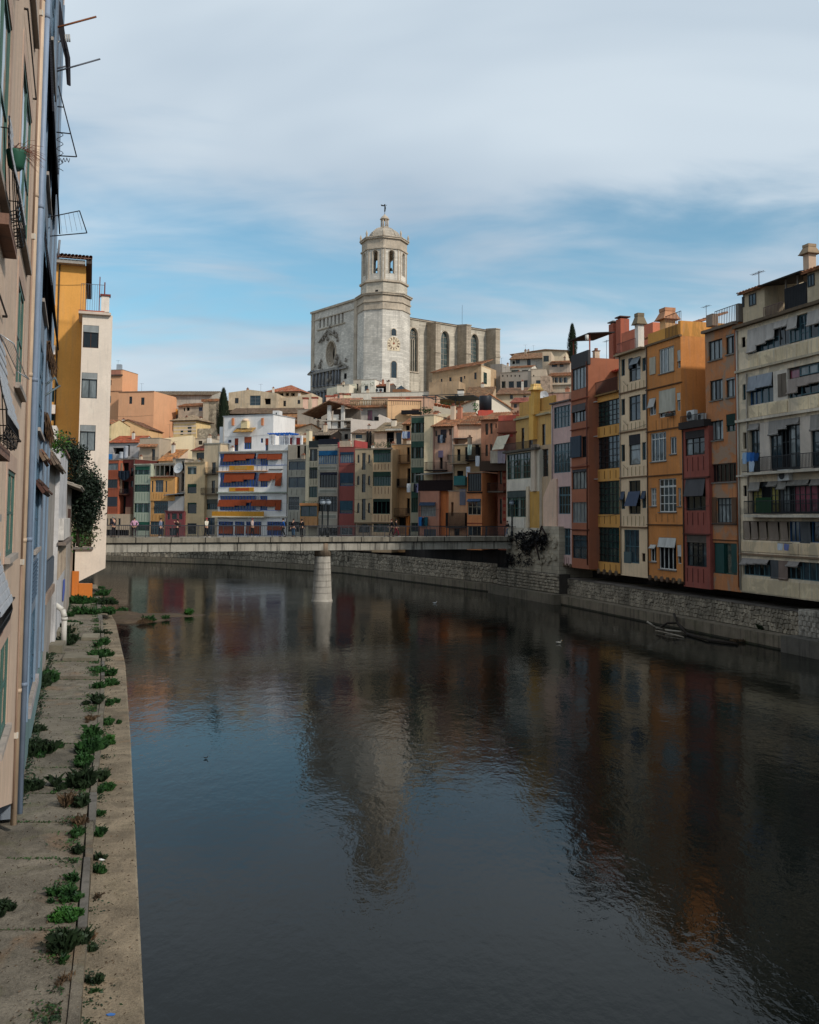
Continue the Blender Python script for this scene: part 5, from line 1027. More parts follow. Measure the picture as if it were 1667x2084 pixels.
for i in range(9):
    for j in range(7):
        u, v = i/8, j/6; P_ = h.pt(241+23*u, 958+ (20*v)*(.6+.4*math.sin(math.pi*u)), 1.0+.15*math.sin(i*2.2)); dr.v.append(P_)
for i in range(8):
    for j in range(6): a = i*7+j; dr.f.append((a, a+1, a+8, a+7))
kk = len(dr.v); dr.v += [v+Vector((.0, -.04, 0)) for v in dr.v]; dr.f += [tuple(x+kk for x in f) for f in dr.f]
tag(dr.build('draped_cloth', clothmat((26, 36, 48)), None, h.pt(241, 958, 1)), 'dark navy cloth draped over the balcony of the dark red house', 'cloth')
h = H('brick orange house with three wide grey windows at the left end of the row', 205, 241, 937, 1046, (158, 80, 52), off=.1, dep=8, zb=None)
h.w(215, 943, 240, 956.5, 'gy', 8, 1, 'c'); h.w(214.5, 975.5, 239, 993, (56, 66, 70), 4, 1, 'd'); h.w(213.5, 1011, 238.5, 1031, (56, 62, 70), 2, 1, 'd', blind=.9, bc=(60, 64, 72))
for y0, y1 in ((959, 972), (1033, 1044)): h.bars(213, 239, y0, y1, 6, (120, 60, 38), .04)
h.coping(c=(150, 130, 116)); h.done()
h = H('low beige storey with a row of upright dark windows beneath the brick orange house', 195, 265, 1046, 1093, (176, 154, 130), off=.4, dep=6)
for x in (208, 214.5, 223, 231, 240.5): h.w(x, 1055, x+5, 1068, 'bk', 1, 1, 'd')
h.dark(200, 1078, 262, 1090, .6); h.done()
# ================================================================== houses climbing the hill
def K(label, x0, x1, yt, yb, c, Y, ang=-20, dep=7, **k): return House(label, x0, x1, yt, yb, c, Y=Y, ang=ang, dep=dep, **k)
PT = tilemat()
# --- left
h = K('orange peach tower with a small square attic and two dark windows', 214, 247, 753, 945, (200, 148, 108), 212, -12, 7, cat='tower', name='tower_house', wear=.2)
h.w(221, 773, 227, 784, 'br', 1, 1, 'd'); h.w(220, 806, 226, 820, 'br', 1, 1, 'd'); h.ledge(764, .3, .35, (90, 74, 64)); h.ledge(796, .15, .12, (150, 110, 84)); h.slab(217, 754, 246, 763, .02, (170, 112, 92), -.2, 'attic_band'); h.coping(); h.done()
bx = MB(); P_ = h.pt(243, 753, -2); bx.box(P_+Vector((0, 0, .6)), (.5, .5, .6)); bx.tube(P_+Vector((-3.5, 0, 0)), P_+Vector((-3.5, 0, 3.2)), .03, n=4); tag(bx.build('rooftop_box', paint((150, 158, 166), .6), None, P_), 'small pale box and thin aerial on top of the orange peach tower', 'box')
h = K('wide peach house with two narrow upright windows below the long roof', 240, 312, 797, 930, (206, 152, 112), 208, -12, 14, wear=.25)
h.w(263, 807, 269, 822, 'br', 1, 1, 'd'); h.w(287, 809, 294, 824, 'br', 1, 1, 'd'); h.ledge(797, .15, .15, (150, 110, 84)); h.done()
h = K('long pale warehouse with a low sloping tile roof and red strip', 252, 431, 803, 880, (168, 164, 156), 218, -3, 12, wear=.8)
h.slab(311, 832, 361, 836.5, .3, (140, 52, 40), 0, 'red_strip'); h.slab(359, 833, 362, 844, .35, (210, 150, 50), .1, 'yellow_strip'); h.slab(300, 845, 361, 880, .1, (112, 102, 92), 0, 'board_wall', blindmat((104, 94, 82))); h.slab(310, 837, 361, 845, .2, (176, 174, 168), 0, 'band')
h.shed(1.6, 7, ov=.7, mat=tilemat((126, 108, 90)), pitch=.45, course=.8); h.done()
h = K('pale apricot gable house with a small grey chimney', 225, 302, 880, 930, (226, 184, 130), 200, -6, 8, wear=.2, top=[(225, 868), (261, 854), (302, 873)])
h.gable(mat=tilemat((128, 86, 66))); h.chim(261, 876, 900, .55, (150, 140, 130), 'pot', 1.0); h.done()
h = K('narrow pale yellow house at the edge of the white building with slit windows', 205, 226, 862, 940, (200, 182, 138), 190, -10, 8)
h.w(219, 875, 222, 881, 'bk', 1, 1, 'd'); h.w(216, 901, 219.5, 915, 'bk', 1, 1, 'd'); h.ledge(893, .1, .1); h.shed(1.0, 3, mat=PT); h.done()
h = K('grey terrace shack with red tile canopy, white barrels and a dark opening', 222, 282, 900, 938, (164, 164, 168), 186, -12, 5)
h.dark(230, 911, 252, 924, 1.2); h.dark(259, 906, 264, 928, .3); h.shed(1.5, 4, mat=tilemat((172, 88, 60))); h.done()
for px, w_, yb, c, lb in ((247.5, .42, 934, (196, 200, 206), 'squat white barrel on the grey terrace'), (256.5, .4, 934, (186, 190, 198), 'tall white barrel right of the squat one on the grey terrace')):
    q = MB(); P_ = h.pt(px, yb, .9); q.lathe(P_, [(w_*.9, 0), (w_, .3), (w_, 1.2 if px < 250 else 2.3), (w_*1.1, (1.25 if px < 250 else 2.35)), (w_*.9, 1.3 if px < 250 else 2.4)], 12); tag(q.build('barrel', paint(c, .5), None, P_), lb, 'barrel')
q = MB(); P_ = h.pt(222, 935, .9); q.box(P_+Vector((0, 0, .5)), (.5, .4, .5)); tag(q.build('blue_crate', paint((40, 110, 170), .6), None, P_), 'blue plastic crate at the left end of the grey terrace', 'crate')
h = K('grey beige house with small tile canopy over a tall dark door', 284, 324, 892, 945, (166, 152, 134), 180, -14, 7)
h.w(309, 914, 315.5, 942, 'br', 1, 1, 'd'); F = h.F; a, b, z0, z1 = F.rect(283, 904, 322, 910); tile_sheet(F.p(a, z0, .9), F.p(b, z0, .9), F.p(a, z1, 0), 'canopy_roof', h.o, PT); h.balc(272, 322, 941, .9, .9, (130, 116, 100), (90, 80, 72)); h.coping(); h.done()
h = K('broad cream gable wall lit by the sun left of centre', 323, 392, 925, 950, (226, 208, 172), 184, 8, 12, wear=.2, top=[(323, 893), (392, 886)], ym=910, zb=12); h.coping = None; h.done()
h = K('low pink beige house with small orange tile roof against the cream gable wall', 323, 357, 936, 950, (196, 172, 150), 176, -20, 4, zb=9)
h.shed(2.1, 4, ov=.4, mat=tilemat((176, 116, 70))); h.done()
h = K('small striped yellow and white pavilion with pyramid tile roof and green shutters', 353, 399, 856, 892, (226, 198, 140), 205, -18, 6)
for y in (859, 866, 873, 880): h.slab(353, y, 399, y+3, .02, (222, 206, 186), 0, 'painted_band', stucco((222, 204, 186), .2))
h.w(367, 873, 373, 885, 'gr', 1, 1, 'g'); h.w(381.5, 865, 390, 884, 'gr', 1, 3, 'g'); h.hip(1.5, .6, tilemat((150, 128, 104))); h.done()
h = K('old stone tower with a slit opening beside the dark cypress', 413, 443, 817, 900, (140, 128, 108), 212, -20, 7, cat='tower', name='stone_tower', mat=rubble((176, 160, 136)))
h.dark(418, 824, 421.5, 850, .5); h.slab(413, 815, 424, 900, .05, (186, 172, 150), 0, 'plaster_strip'); h.slab(411, 812, 445, 817, .3, (140, 110, 90), -7, 'roof_slab', PT); h.done()
h = K('weathered grey house with small blue window joined to the stone tower', 363, 414, 826, 860, (172, 160, 144), 214, -14, 9, wear=.9)
h.w(405, 829, 412, 836, (30, 80, 160), 2, 1, 'd'); h.dark(374, 830, 377, 837, .3); h.dark(380, 829, 386, 836, .3); h.dark(396, 848, 412, 858, 1.5); h.shed(1.0, 4, mat=PT); h.done()
h = K('rough rubble garden wall under the stone tower', 395, 446, 872, 900, (140, 126, 108), 204, -16, 3, mat=rubble((186, 170, 146)), name='rubble_wall', cat='wall'); h.done()
h = K('grey rooftop wall with cream terraces above the beige houses', 369, 430, 893, 925, (182, 174, 160), 190, -14, 6)
h.w(404, 897, 412, 905, 'br', 1, 1, 'd'); h.slab(391, 889, 396, 912, .4, (206, 200, 186), -.2, 'pier'); h.dark(413, 902, 420, 912, .4); h.slab(424, 892, 431, 910, .6, (206, 204, 200), 0, 'white_box'); h.coping(); h.done()
h = K('flat grey roofed box building beside the white and blue house, with plants', 420, 450, 910, 930, (150, 140, 128), 178, -18, 5); h.slab(420, 909, 452, 912, .3, (110, 106, 102), -5, 'roof_slab'); h.done()
# --- centre left
h = K('long ruined beige stone house with square dark openings', 465, 562, 803, 834, (186, 168, 142), 214, -8, 10, mat=stucco((184, 166, 140), .9), top=[(465, 799), (508, 793), (562, 800)])
h.w(478, 810, 485.5, 821, 'br', 1, 1, 'd'); h.dark(538.5, 811, 551, 823, .8); h.w(508.6, 805, 530.5, 825, 'gy', 2, 3, 'b'); h.done()
h = K('beige house with small square windows stepping up toward the cathedral', 561, 634, 811, 845, (190, 172, 146), 216, -10, 9, top=[(561, 811), (600, 808), (634, 800)])
h.w(576.6, 815.6, 582, 827, 'br', 1, 1, 'd'); h.w(605.5, 814, 611, 822, 'br', 1, 1, 'd'); h.done()
h = K('open rooftop belvedere with a broad red hipped tile roof', 543, 610, 797.5, 812, (170, 150, 126), 222, -16, 9, wear=.6, name='belvedere', cat='pavilion')
for a, b in ((553, 562), (567, 577), (581, 588), (592, 600)): h.dark(a, 799.5, b, 806, 1)
h.hip(2.1, .6, tilemat((160, 92, 66))); h.done()
h = K('low dark gallery under a long brown tile eave below the ruined stone house', 466, 606, 840, 850, (60, 50, 44), 196, -8, 6, zb=20)
h.dark(470, 842, 500, 847, .6, mat=paint((70, 84, 78), .8)); h.dark(506, 842, 545, 847, .6, mat=paint((104, 96, 88), .8)); h.shed(1.4, 4.5, ov=.9, mat=tilemat((124, 100, 82))); h.done()
h = K('cream terraced house with a white open stair shaft and orange roofs', 556, 618, 868, 900, (212, 194, 164), 186, -12, 8)
h.w(579, 862-1, 585, 868, 'bk', 1, 1, 'd') if False else None
h.slab(556, 836, 569, 875, .3, (206, 208, 212), -1.5, 'white_stair_shaft'); h.slab(562.5, 840, 564.5, 858, .34, (40, 40, 44), .3, 'shaft_slot', DARK); h.shed(1.5, 4, mat=tilemat((178, 112, 66))); h.done()
h = K('cream attic with tile roof behind the white stair shaft', 566, 618, 849, 880, (206, 190, 164), 192, -12, 7); h.w(579, 861, 585, 867.5, 'bk', 1, 1, 'd'); h.shed(1.3, 4, mat=tilemat((176, 124, 84))); h.done()
h = K('sunlit cream gable house with shallow orange tile roof in the centre', 598, 657, 886, 912, (222, 204, 178), 172, -6, 9, wear=.2, top=[(598, 874), (634, 863), (657, 877)]); h.gable(mat=tilemat((172, 116, 74))); h.done()
h = K('small orange tiled lean-to by the thin cream chimney column', 600, 646, 900, 925, (180, 164, 140), 166, -14, 4); h.w(608, 906, 613, 925, 'bk', 1, 1, 'k') if False else None; h.shed(1.1, 3, mat=tilemat((188, 124, 62))); h.done()
h = K('plain grey taupe house wall with tiny square holes', 605, 672, 833, 898, (158, 148, 136), 186, -14, 8)
for a in ((660, 870, 662, 872.5), (665, 870, 667.5, 872.5)): h.dark(*a, .3)
h.w(637, 846, 642, 853, 'be', 1, 1, 'd'); h.dark(644, 843, 654, 853, .8); h.coping(); h.done()
# loggia house
h = K('open white pillared loggia under a wide dark tile roof', 654, 714, 872, 897, (156, 150, 142), 168, -14, 8, zb=9)
F = h.F; ze = F.hit(684, 825)[1]
for x, w_ in ((666, 7), (694, 6)): h.slab(x, 825, x+w_, 872, .0, (190, 190, 188), -.6, 'pillar')
q = MB(); q.fbox(F, .3, h.w_, h.zt, ze, -6, -5.5); q.build('back_wall', stucco((104, 98, 92), .8), h.o)
for x0, x1, y0, y1, c, d in ((676, 687, 843, 856, (206, 206, 200), -.9), (674, 686, 857, 872, (190, 190, 188), -.8), (697, 713, 850, 858, (180, 176, 168), -1.2), (699, 703, 860, 871, (196, 192, 186), -.8), (657, 668, 850, 862, (128, 122, 116), -2), (654, 667, 862, 873, (150, 146, 140), -1)): h.slab(x0, y0, x1, y1, d+.4, c, d, 'partition')
h.slab(654, 855, 714, 857, .1, (170, 164, 156), -5, 'floor_slab'); h.slab(670, 873, 714, 876, .3, (70, 60, 52), -5, 'floor_slab')
apx = F.hit(672, 816); lo = F.hit(618, 843); hi2 = F.hit(714, 826)
tile_sheet(F.p(lo[0], lo[1], .8), F.p(lo[0], lo[1], -7), F.p(apx[0], apx[1], .8), 'roof', h.o, tilemat((120, 88, 68))); tile_sheet(F.p(hi2[0], hi2[1], .8), F.p(hi2[0], hi2[1], -7), F.p(apx[0], apx[1], .8), 'roof', h.o, tilemat((150, 92, 72)))
h.w(676.5, 881, 694, 896, 'bk', 1, 1, 'k', arch=1.0); h.w(701, 883, 708, 894, 'br', 1, 1, 'd'); h.done()
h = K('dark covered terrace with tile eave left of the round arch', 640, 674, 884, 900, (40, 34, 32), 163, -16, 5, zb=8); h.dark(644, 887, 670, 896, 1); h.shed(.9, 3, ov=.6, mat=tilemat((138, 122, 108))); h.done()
# --- middle
h = K('sun bleached white wall with a lean terrace below the balustrade house', 714, 797, 852, 905, (224, 212, 202), 165, -12, 8, wear=.3, top=[(714, 852), (760, 857), (772, 843), (797, 855)], ym=865); h.slab(762, 848, 771, 856, .05, (70, 64, 56), 0, 'small_window', DARK); h.done()
h = K('large old grey house with a balustraded roof terrace and a sunlit tan side', 713, 790, 829, 885, (166, 158, 152), 185, -14, 11, wear=.9)
h.w(725, 837, 735, 855, 'br', 2, 1, 'd'); h.w(748, 835, 758, 855, 'br', 2, 1, 'p'); F = h.F; h.slab(709, 826, 791, 830, .9, (112, 88, 70), -.2, 'eave', PT)
z = F.hit(750, 826)[1]; z2 = F.hit(750, 814)[1]
q = MB(); q.fbox(F, 0, h.w_, z2-.15, z2, .1, .45); q.build('balustrade_rail', stucco((150, 128, 100), .9), h.o)
for i in range(22): u = h.w_*(i+.5)/22; q = MB(); q.tube(F.p(u, z, .28), F.p(u, z2-.1, .28), .14, .1, 6); q.build('baluster', stucco((140, 120, 92), .9), h.o)
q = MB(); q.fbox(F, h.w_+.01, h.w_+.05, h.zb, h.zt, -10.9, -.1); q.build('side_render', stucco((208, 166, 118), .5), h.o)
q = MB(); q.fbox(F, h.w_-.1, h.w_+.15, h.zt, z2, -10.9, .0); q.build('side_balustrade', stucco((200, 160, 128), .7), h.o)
h.done()
h = K('tan sunlit house flank right of the balustrade house', 789, 858, 812, 880, (206, 166, 122), 182, 6, 9, wear=.4); h.ledge(814, .2, .2, (200, 150, 124)); h.bars(795, 855, 816, 824, 14, (176, 140, 112), .12); h.slab(838, 832, 856, 836, .0, (120, 80, 60), -.1, 'roof_strip'); h.done()
q = MB(); P_ = h.pt(835, 839, 1.2); q.box(P_, (1.6, .5, .35), R(-14)); q.box(h.pt(848, 841, 1.2), (.9, .5, .25), R(-14)); tag(q.build('dark_awning', paint((26, 24, 26), .8), None, P_), 'long dark folded awning in front of the tan flank', 'awning')
h = K('beige pink house with a wide dark glazed opening behind a planted terrace', 762, 824, 876, 915, (196, 172, 148), 150, -18, 8)
h.w(787, 879, 802, 911, 'bk', 1, 1, 'k'); h.w(806, 880, 817, 908, 'gy', 1, 1, 'd'); h.slab(786, 873, 817, 878, .35, (176, 176, 172), -.05, 'rolled_awning'); h.shed(1.7, 5, mat=tilemat((150, 130, 106)), ov=.5); h.chim(802, 853, 868, .7, (210, 200, 186), 'pot', -2.5, (60, 50, 46)); h.done(); HP = h
o = thing('terrace_planting', 'grey green potted bushes along the terrace above the dark green galleries', 'plants', HT.pt(775, 912, -.4)); q = MB()
for i in range(14): leaves(q, HT.pt(760+i*2.6, 905+rng.uniform(-3, 3), -.5), .5, 22, .09, shell=.2)
q.build('foliage', leafmat((92, 100, 72), (44, 56, 40)), o)
h = K('narrow terrace room with blue green blind and black pillar above the arched windows', 716, 757, 881, 916, (168, 156, 140), 156, -18, 6)
h.w(724, 885, 737, 892, 'bl', 1, 1, 'g'); h.slab(748, 878, 751, 912, .5, (30, 28, 30), .2, 'pillar'); h.slab(754, 878, 757, 912, .5, (30, 28, 30), .2, 'pillar'); h.slab(724, 897, 746, 914, .9, (206, 190, 166), .5, 'parapet'); h.shed(.8, 3, mat=tilemat((150, 120, 100))); h.done()
h = K('tan house with tile eave and laundry between balustrade flank and gallery house', 820, 838, 862, 930, (170, 138, 104), 140, -20, 6, zb=8)
h.dark(826, 866, 834, 876, .3); h.shed(1.2, 3.5, mat=PT); h.ledge(893, .12, .4, (150, 110, 70)); h.done()
for i, (px, c, lb) in enumerate(((822, (150, 165, 190), 'pale blue shirt left on the upper line beside the gallery house'), (827, (176, 186, 200), 'whitish shirt in the middle of the upper line beside the gallery house'), (832, (56, 70, 110), 'navy shirt right on the upper line beside the gallery house'))): cloth(h.pt(px, 878, .6), h.F, .45, 1.0, c, lb)
# --- at the foot of the cathedral
h = K('pale green grey house with a slanting roof line at the foot of the cathedral front', 664, 722, 789, 835, (170, 172, 158), 232, -18, 8, top=[(664, 791), (700, 784), (722, 781)]); h.dark(673.5, 784+6, 676.5, 792, .3) if False else None; h.done()
h = K('white terrace house with small cut corners below the cathedral portal', 686, 711, 783, 800, (212, 206, 190), 228, -18, 5); h.dark(697, 784, 700, 787, .3); h.ledge(783, .1, .1, (190, 180, 160)); h.done()
h = K('narrow grey house with slit door left of the white plant wall', 719, 736, 773, 805, (176, 168, 156), 232, -18, 6); h.w(725, 781, 729.5, 795, 'br', 1, 1, 'd'); h.coping(); h.done()
h = K('bright white house with green potted plants under the cathedral clock', 735.5, 763, 773, 803, (216, 216, 206), 228, -18, 6); h.w(742, 785, 749, 795.5, 'gy', 1, 1, 'b'); h.coping(); h.done()
q = MB(); leaves(q, h.pt(739, 782, .4), .5, 30, .12); leaves(q, h.pt(757, 781, .4), .6, 36, .12); leaves(q, h.pt(746, 783, .4), .4, 24, .1); tag(q.build('wall_plants', leafmat((70, 92, 60)), None, h.pt(746, 783)), 'green plants hanging on the bright white house under the clock', 'plants')
h = K('small dark terrace with orange tile canopy and two air units', 763, 792, 785, 805, (90, 84, 80), 228, -18, 5); h.dark(765, 788, 786, 800, .6); h.shed(.8, 3, mat=tilemat((176, 108, 80))); h.chim(790, 775, 800, .7, (200, 190, 176), 'pot', .2, (60, 56, 54)); h.done()
ac_unit(h.pt(767.5, 798, .5), h.F, .95, .9, 'left one of two white air units under the small orange canopy'); ac_unit(h.pt(776, 798, .5), h.F, .95, .9, 'right one of two white air units under the small orange canopy')
h = K('brown roof hut with a small glass pyramid on top', 799, 826, 792, 806, (140, 96, 62), 226, -18, 4); F = h.F; q = MB(); ap = F.p(h.w_*.5, h.zt+1.1, -1.5)
c4 = [F.p(h.w_*.2, h.zt, -.3), F.p(h.w_*.85, h.zt, -.3), F.p(h.w_*.85, h.zt, -2.8), F.p(h.w_*.2, h.zt, -2.8)]
for i in range(4): q.quad(c4[i], c4[(i+1) % 4], ap)
q.build('glass_pyramid', glass('b'), h.o); h.done()
h = K('long whitewashed parapet wall and terrace below the nave', 700, 880, 799, 815, (206, 200, 188), 224, -12, 4, zb=26, name='parapet_wall', cat='wall'); h.coping(); h.done()
h = K('salmon brick terrace wall running beneath the cathedral tower', 756, 890, 808, 826, (196, 156, 130), 205, -10, 4, zb=24, name='terrace_wall', cat='wall', wear=.8); h.slab(826, 807, 834, 815, .1, (170, 72, 56), 0, 'red_panel'); h.ledge(808, .2, .2, (170, 120, 96)); h.done()
o = thing('chimney_pots', 'row of pink clay chimney stacks on the roofs left of the balustrade house', 'chimney', at_y(690, 815, 200))
for px, y0, y1, w_ in ((622, 812, 826, 1.0), (641, 811, 826, 1.1), (673, 808, 824, 1.8), (684, 806, 824, .6), (706, 804, 820, 1.4), (695, 803, 818, .7)):
    P_ = at_y(px, y1, 202); T = at_y(px, y0, 202); q = MB(); q.box(((P_.x+T.x)/2, 202, (P_.z+T.z)/2-1), (w_/2, .5, (T.z-P_.z)/2+1)); q.build('chimney_stack', stucco((214, 176, 156) if w_ != 1.4 else (216, 206, 170), .4), o)
    q = MB(); q.box((T.x, 202, T.z+.12), (w_/2+.15, .6, .16)); q.build('chimney_cap', tilemat((150, 78, 62)), o)
h = K('low orange pink tiled roofs in front of the chimney stacks', 660, 725, 822, 860, (188, 164, 140), 196, -14, 5, zb=22); h.shed(1.6, 4, mat=tilemat((176, 124, 100))); h.done()
# --- right of the nave
h = K('tan stone house with shallow gable and tiny windows right under the nave', 880, 979, 757, 815, (178, 150, 116), 226, -26, 14, wear=.7, top=[(880, 759), (979, 742)], ym=765)
for a in ((897, 771, 900.5, 779), (914, 768, 919, 776), (936, 767, 941, 784), (965, 758, 970, 772), (944, 765, 947, 771)): h.w(*a, 'br', 1, 1, 'd')
F = h.F; zr = F.hit(979, 742)[1]; za = F.hit(880, 759)[1]; tile_sheet(F.p(-.3, za+.0, .5), F.p(h.w_+.3, zr+.05, .5), F.p(-.3, za+2.2, -7), 'roof', h.o, PT)
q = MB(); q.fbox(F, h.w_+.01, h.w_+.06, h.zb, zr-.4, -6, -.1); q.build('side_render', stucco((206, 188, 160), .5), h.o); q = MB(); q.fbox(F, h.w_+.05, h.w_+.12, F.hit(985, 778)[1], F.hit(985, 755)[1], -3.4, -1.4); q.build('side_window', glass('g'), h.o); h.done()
h = K('rough tan retaining wall with worn plaster below the tan stone house', 873, 934, 777, 812, (168, 142, 112), 220, -20, 5, wear=.9, name='retaining_wall', cat='wall'); h.done()
h = K('grey concrete stair block left of the battlemented house', 998, 1022, 741, 800, (140, 136, 132), 232, -26, 8); h.done()
h = K('grey house with a row of small notches and five square windows', 1018, 1084, 757, 795, (156, 148, 140), 228, -26, 9)
for a, b in ((1021, 1029), (1035, 1046), (1051, 1062)): h.w(a, 776, b, 791, 'dk', 2, 1, 'd')
for x in (1022, 1031, 1039, 1047, 1056): h.dark(x, 763, x+2.5, 767, .3)
h.w(1066, 774, 1074, 789, 'dk', 1, 1, 'd'); h.coping(); h.done()
h = K('beige annex with two windows right of the notched grey house', 1080, 1112, 751, 795, (176, 162, 144), 226, -10, 8); h.w(1091, 774, 1102, 787, 'dk', 1, 1, 'b'); h.dark(1085, 763, 1087.5, 766, .3); h.coping(); h.done()
h = K('white terrace house with dark windows above the notched grey house', 1020, 1082, 748, 770, (196, 192, 182), 236, -22, 7); h.w(1022, 754, 1035, 763, 'gr', 2, 1, 'b'); h.w(1041, 753, 1056, 760, 'gr', 2, 1, 'b'); h.w(1062, 753, 1075, 758, 'br', 2, 1, 'd'); h.shed(.8, 3, mat=PT); h.done()
h = K('pale villa storey with deep balcony under a long tile eave', 1038, 1105, 729, 752, (176, 174, 168), 252, -18, 8); h.w(1050, 732, 1058, 740, 'br', 1, 1, 'd'); h.w(1073, 731, 1080, 745, 'br', 1, 1, 'd'); h.dark(1043, 735, 1048, 741, .5); h.shed(2.2, 6, ov=.7, mat=tilemat((160, 120, 92))); h.done()
h = K('long topmost villa with an arcade of tiny arched windows', 1042, 1152, 716, 745, (206, 188, 160), 262, -16, 10, top=[(1042, 722), (1110, 712), (1152, 714)])
for i in range(10): x = 1052+i*6.2; h.slab(x, 722-i*.55, x+3, 727-i*.55, .0, (60, 48, 40), -.02, 'arch_opening', DARK)
h.gable(mat=tilemat((156, 120, 96)), ov=.8); h.done()
h = K('beige house with a dark bay window below the topmost villa', 1104, 1122, 716, 775, (190, 172, 148), 244, -14, 8); h.w(1106, 724, 1117, 736, 'gr', 2, 1, 'd'); h.done()
h = K('brown house with a tiled gable and small balcony left of the hilltop cypress', 1118, 1160, 740, 766, (176, 158, 144), 240, -18, 8); h.w(1123, 739, 1134, 747, 'br', 2, 1, 'd'); h.w(1139, 739, 1147, 747, 'br', 2, 1, 'd'); h.shed(1.3, 4, ov=.6, mat=PT); h.done()
h = K('grey balcony house with a band of windows beneath the hilltop cypress', 1116, 1166, 764, 800, (184, 170, 152), 225, -18, 8); 
for a, b in ((1119, 1127), (1129, 1136), (1138, 1145), (1147, 1155)): h.w(a, 768, b, 779, 'br', 2, 1, 'm')
h.ledge(783, .15, .5, (176, 168, 156)); h.shed(1.2, 4, ov=.6, mat=PT); h.done()
h = K('crumbling stone wall between the notched house and the balcony house', 1100, 1120, 765, 805, (150, 132, 112), 222, -16, 4, mat=rubble((176, 150, 128)), name='stone_wall', cat='wall'); h.done()
h = K('brilliant white gable house with a long old tile roof', 969, 1043, 834, 860, (232, 222, 206), 150, 14, 12, wear=.15, top=[(969, 812), (996, 802), (1043, 833)], ym=822)
h.gable(mat=PT, ov=.3); h.done()
h = K('old tile roofed house behind the pergola', 945, 1000, 806, 840, (176, 150, 120), 166, -10, 9); h.shed(2.6, 8, ov=.4, mat=tilemat((150, 112, 82))); h.chim(938, 793, 812, 1.0, (206, 204, 200), 'pot', -1, (24, 24, 26)); h.done()
h = K('jumbled tile roofed cottage with cream walls above the yellow house', 1010, 1086, 801, 850, (206, 188, 160), 176, -14, 9); h.w(1038, 803, 1044, 812, 'br', 1, 1, 'd'); h.w(1065, 805, 1071, 810, 'br', 1, 1, 'd'); h.shed(1.8, 6, ov=.5, mat=tilemat((158, 118, 94))); h.done()
h = K('small beige roof rooms and parapets stepping down right of the white gable', 1040, 1090, 818, 870, (176, 140, 118), 150, -18, 6); h.w(1046, 822, 1052, 830, 'br', 1, 1, 'd'); h.shed(1.0, 3, ov=.3, mat=tilemat((168, 96, 80))); h.done()
d = thing('satellite_dish', 'white satellite dish right of the yellow chimney', 'satellite dish', at_y(1107, 806, 118)); q = MB(); c = at_y(1107, 806, 118); n = Vector((-.3, -.9, .3)).normalized(); q.tube(c, c+n*.15, .2, .6, 12, False); q.tube(c-n*.03, c, .05, .2, 8); q.build('dish', paint((200, 200, 200), .5), d); q = MB(); q.tube(c-Vector((0, 0, 1)), c, .04); q.build('pole', RAILM, d)
h = K('mauve brick terrace wall with stone pillars right of the yellow chimney', 1092, 1165, 800, 850, (170, 132, 116), 122, -20, 5, zb=14, wear=.8); h.coping(); h.done()
# white terrace with pots and pergola
h = K('long white terrace wall carrying a row of terracotta pots', 882, 970, 832, 880, (218, 206, 184), 140, -20, 7, wear=.35, zb=12, name='terrace', cat='terrace', top=[(882, 826), (970, 842)], ym=840)
h.done(); HW = h; F = h.F
for i, px in enumerate((887, 894.5, 902, 909, 916, 923, 930.5, 938)):
    lb = 'leftmost,second,third,fourth,fifth,sixth,seventh,rightmost'.split(',')[i]; P_ = h.pt(px, 826+(px-882)*.18, -.2); o = thing('terracotta_pot', lb+' of eight terracotta pots with small plants on the white terrace wall', 'plant pot', P_, 'terracotta pots on the white terrace wall')
    q = MB(); q.lathe(P_, [(.2, 0), (.28, .32), (.3, .33), (.3, .4), (.24, .4)], 10); q.build('pot', paint((190, 104, 66), .8), o); q = MB(); leaves(q, P_+Vector((0, 0, .62)), .3, 26, .08, shell=.2); q.build('plant', leafmat((70, 96, 52), (36, 56, 30)), o)
h2 = K('black steel pergola and dark awning over the white terrace', 858, 973, 848, 850, (206, 196, 176), 141, -20, 6, zb=12, name='pergola', cat='pergola'); F2 = h2.F; z = F2.hit(885, 803)[1]; q = MB()
for u in (0.2, 2.0, 5.0): q.fbox(F2, u, u+.1, h2.zt, z, -.3, -.2); q.fbox(F2, u, u+.1, z-.1, z, -5, -.3)
q.fbox(F2, 0, h2.w_*.85, z-.1, z, -.3, -.2); q.fbox(F2, 0, h2.w_*.85, z-.1, z, -5.1, -5); q.build('frame', paint((40, 50, 54), .5), h2.o); q = MB(); q.fbox(F2, h2.w_*.42, h2.w_*.93, z-.45, z-.3, -5, .2); q.build('awning', paint((34, 40, 42), .8), h2.o); h2.done()
q = MB()
for i in range(5): leaves(q, HW.pt(862+i*3.5, 836, .3), .7, 60, .12, shell=.1)
tag(q.build('terrace_bush', leafmat((46, 78, 32), (20, 42, 16)), None, HW.pt(868, 840, .3)), 'dense green bush at the left end of the white terrace', 'bush')
q = MB()
for x, y, r in ((966, 822, .5), (972, 826, .6), (969, 834, .5)): leaves(q, HW.pt(x, y, .6), r, 46, .12, shell=.1)
tag(q.build('climbing_plant', leafmat((60, 110, 40), (30, 64, 24)), None, HW.pt(970, 838, .6)), 'bright green climbing plant at the right end of the white terrace', 'plant')
q = MB(); P_ = at_y(988, 836, 132); q.lathe(P_, [(.85, 0), (.85, 1.9), (.8, 2.0)], 14); o = thing('water_tank', 'black round water tank on a red base above the mauve house roof', 'water tank', P_-Vector((0, 0, .8))); q.build('tank', paint((40, 42, 48), .5), o); q = MB(); q.box(P_-Vector((0, 0, .4)), (1.0, .8, .4)); q.build('base', stucco((180, 72, 56)), o)
h = K('orange red brick parapet strip below the white terrace', 922, 968, 846, 872, (190, 96, 64), 131, -24, 3, zb=12, name='parapet_wall', cat='wall'); h.done()
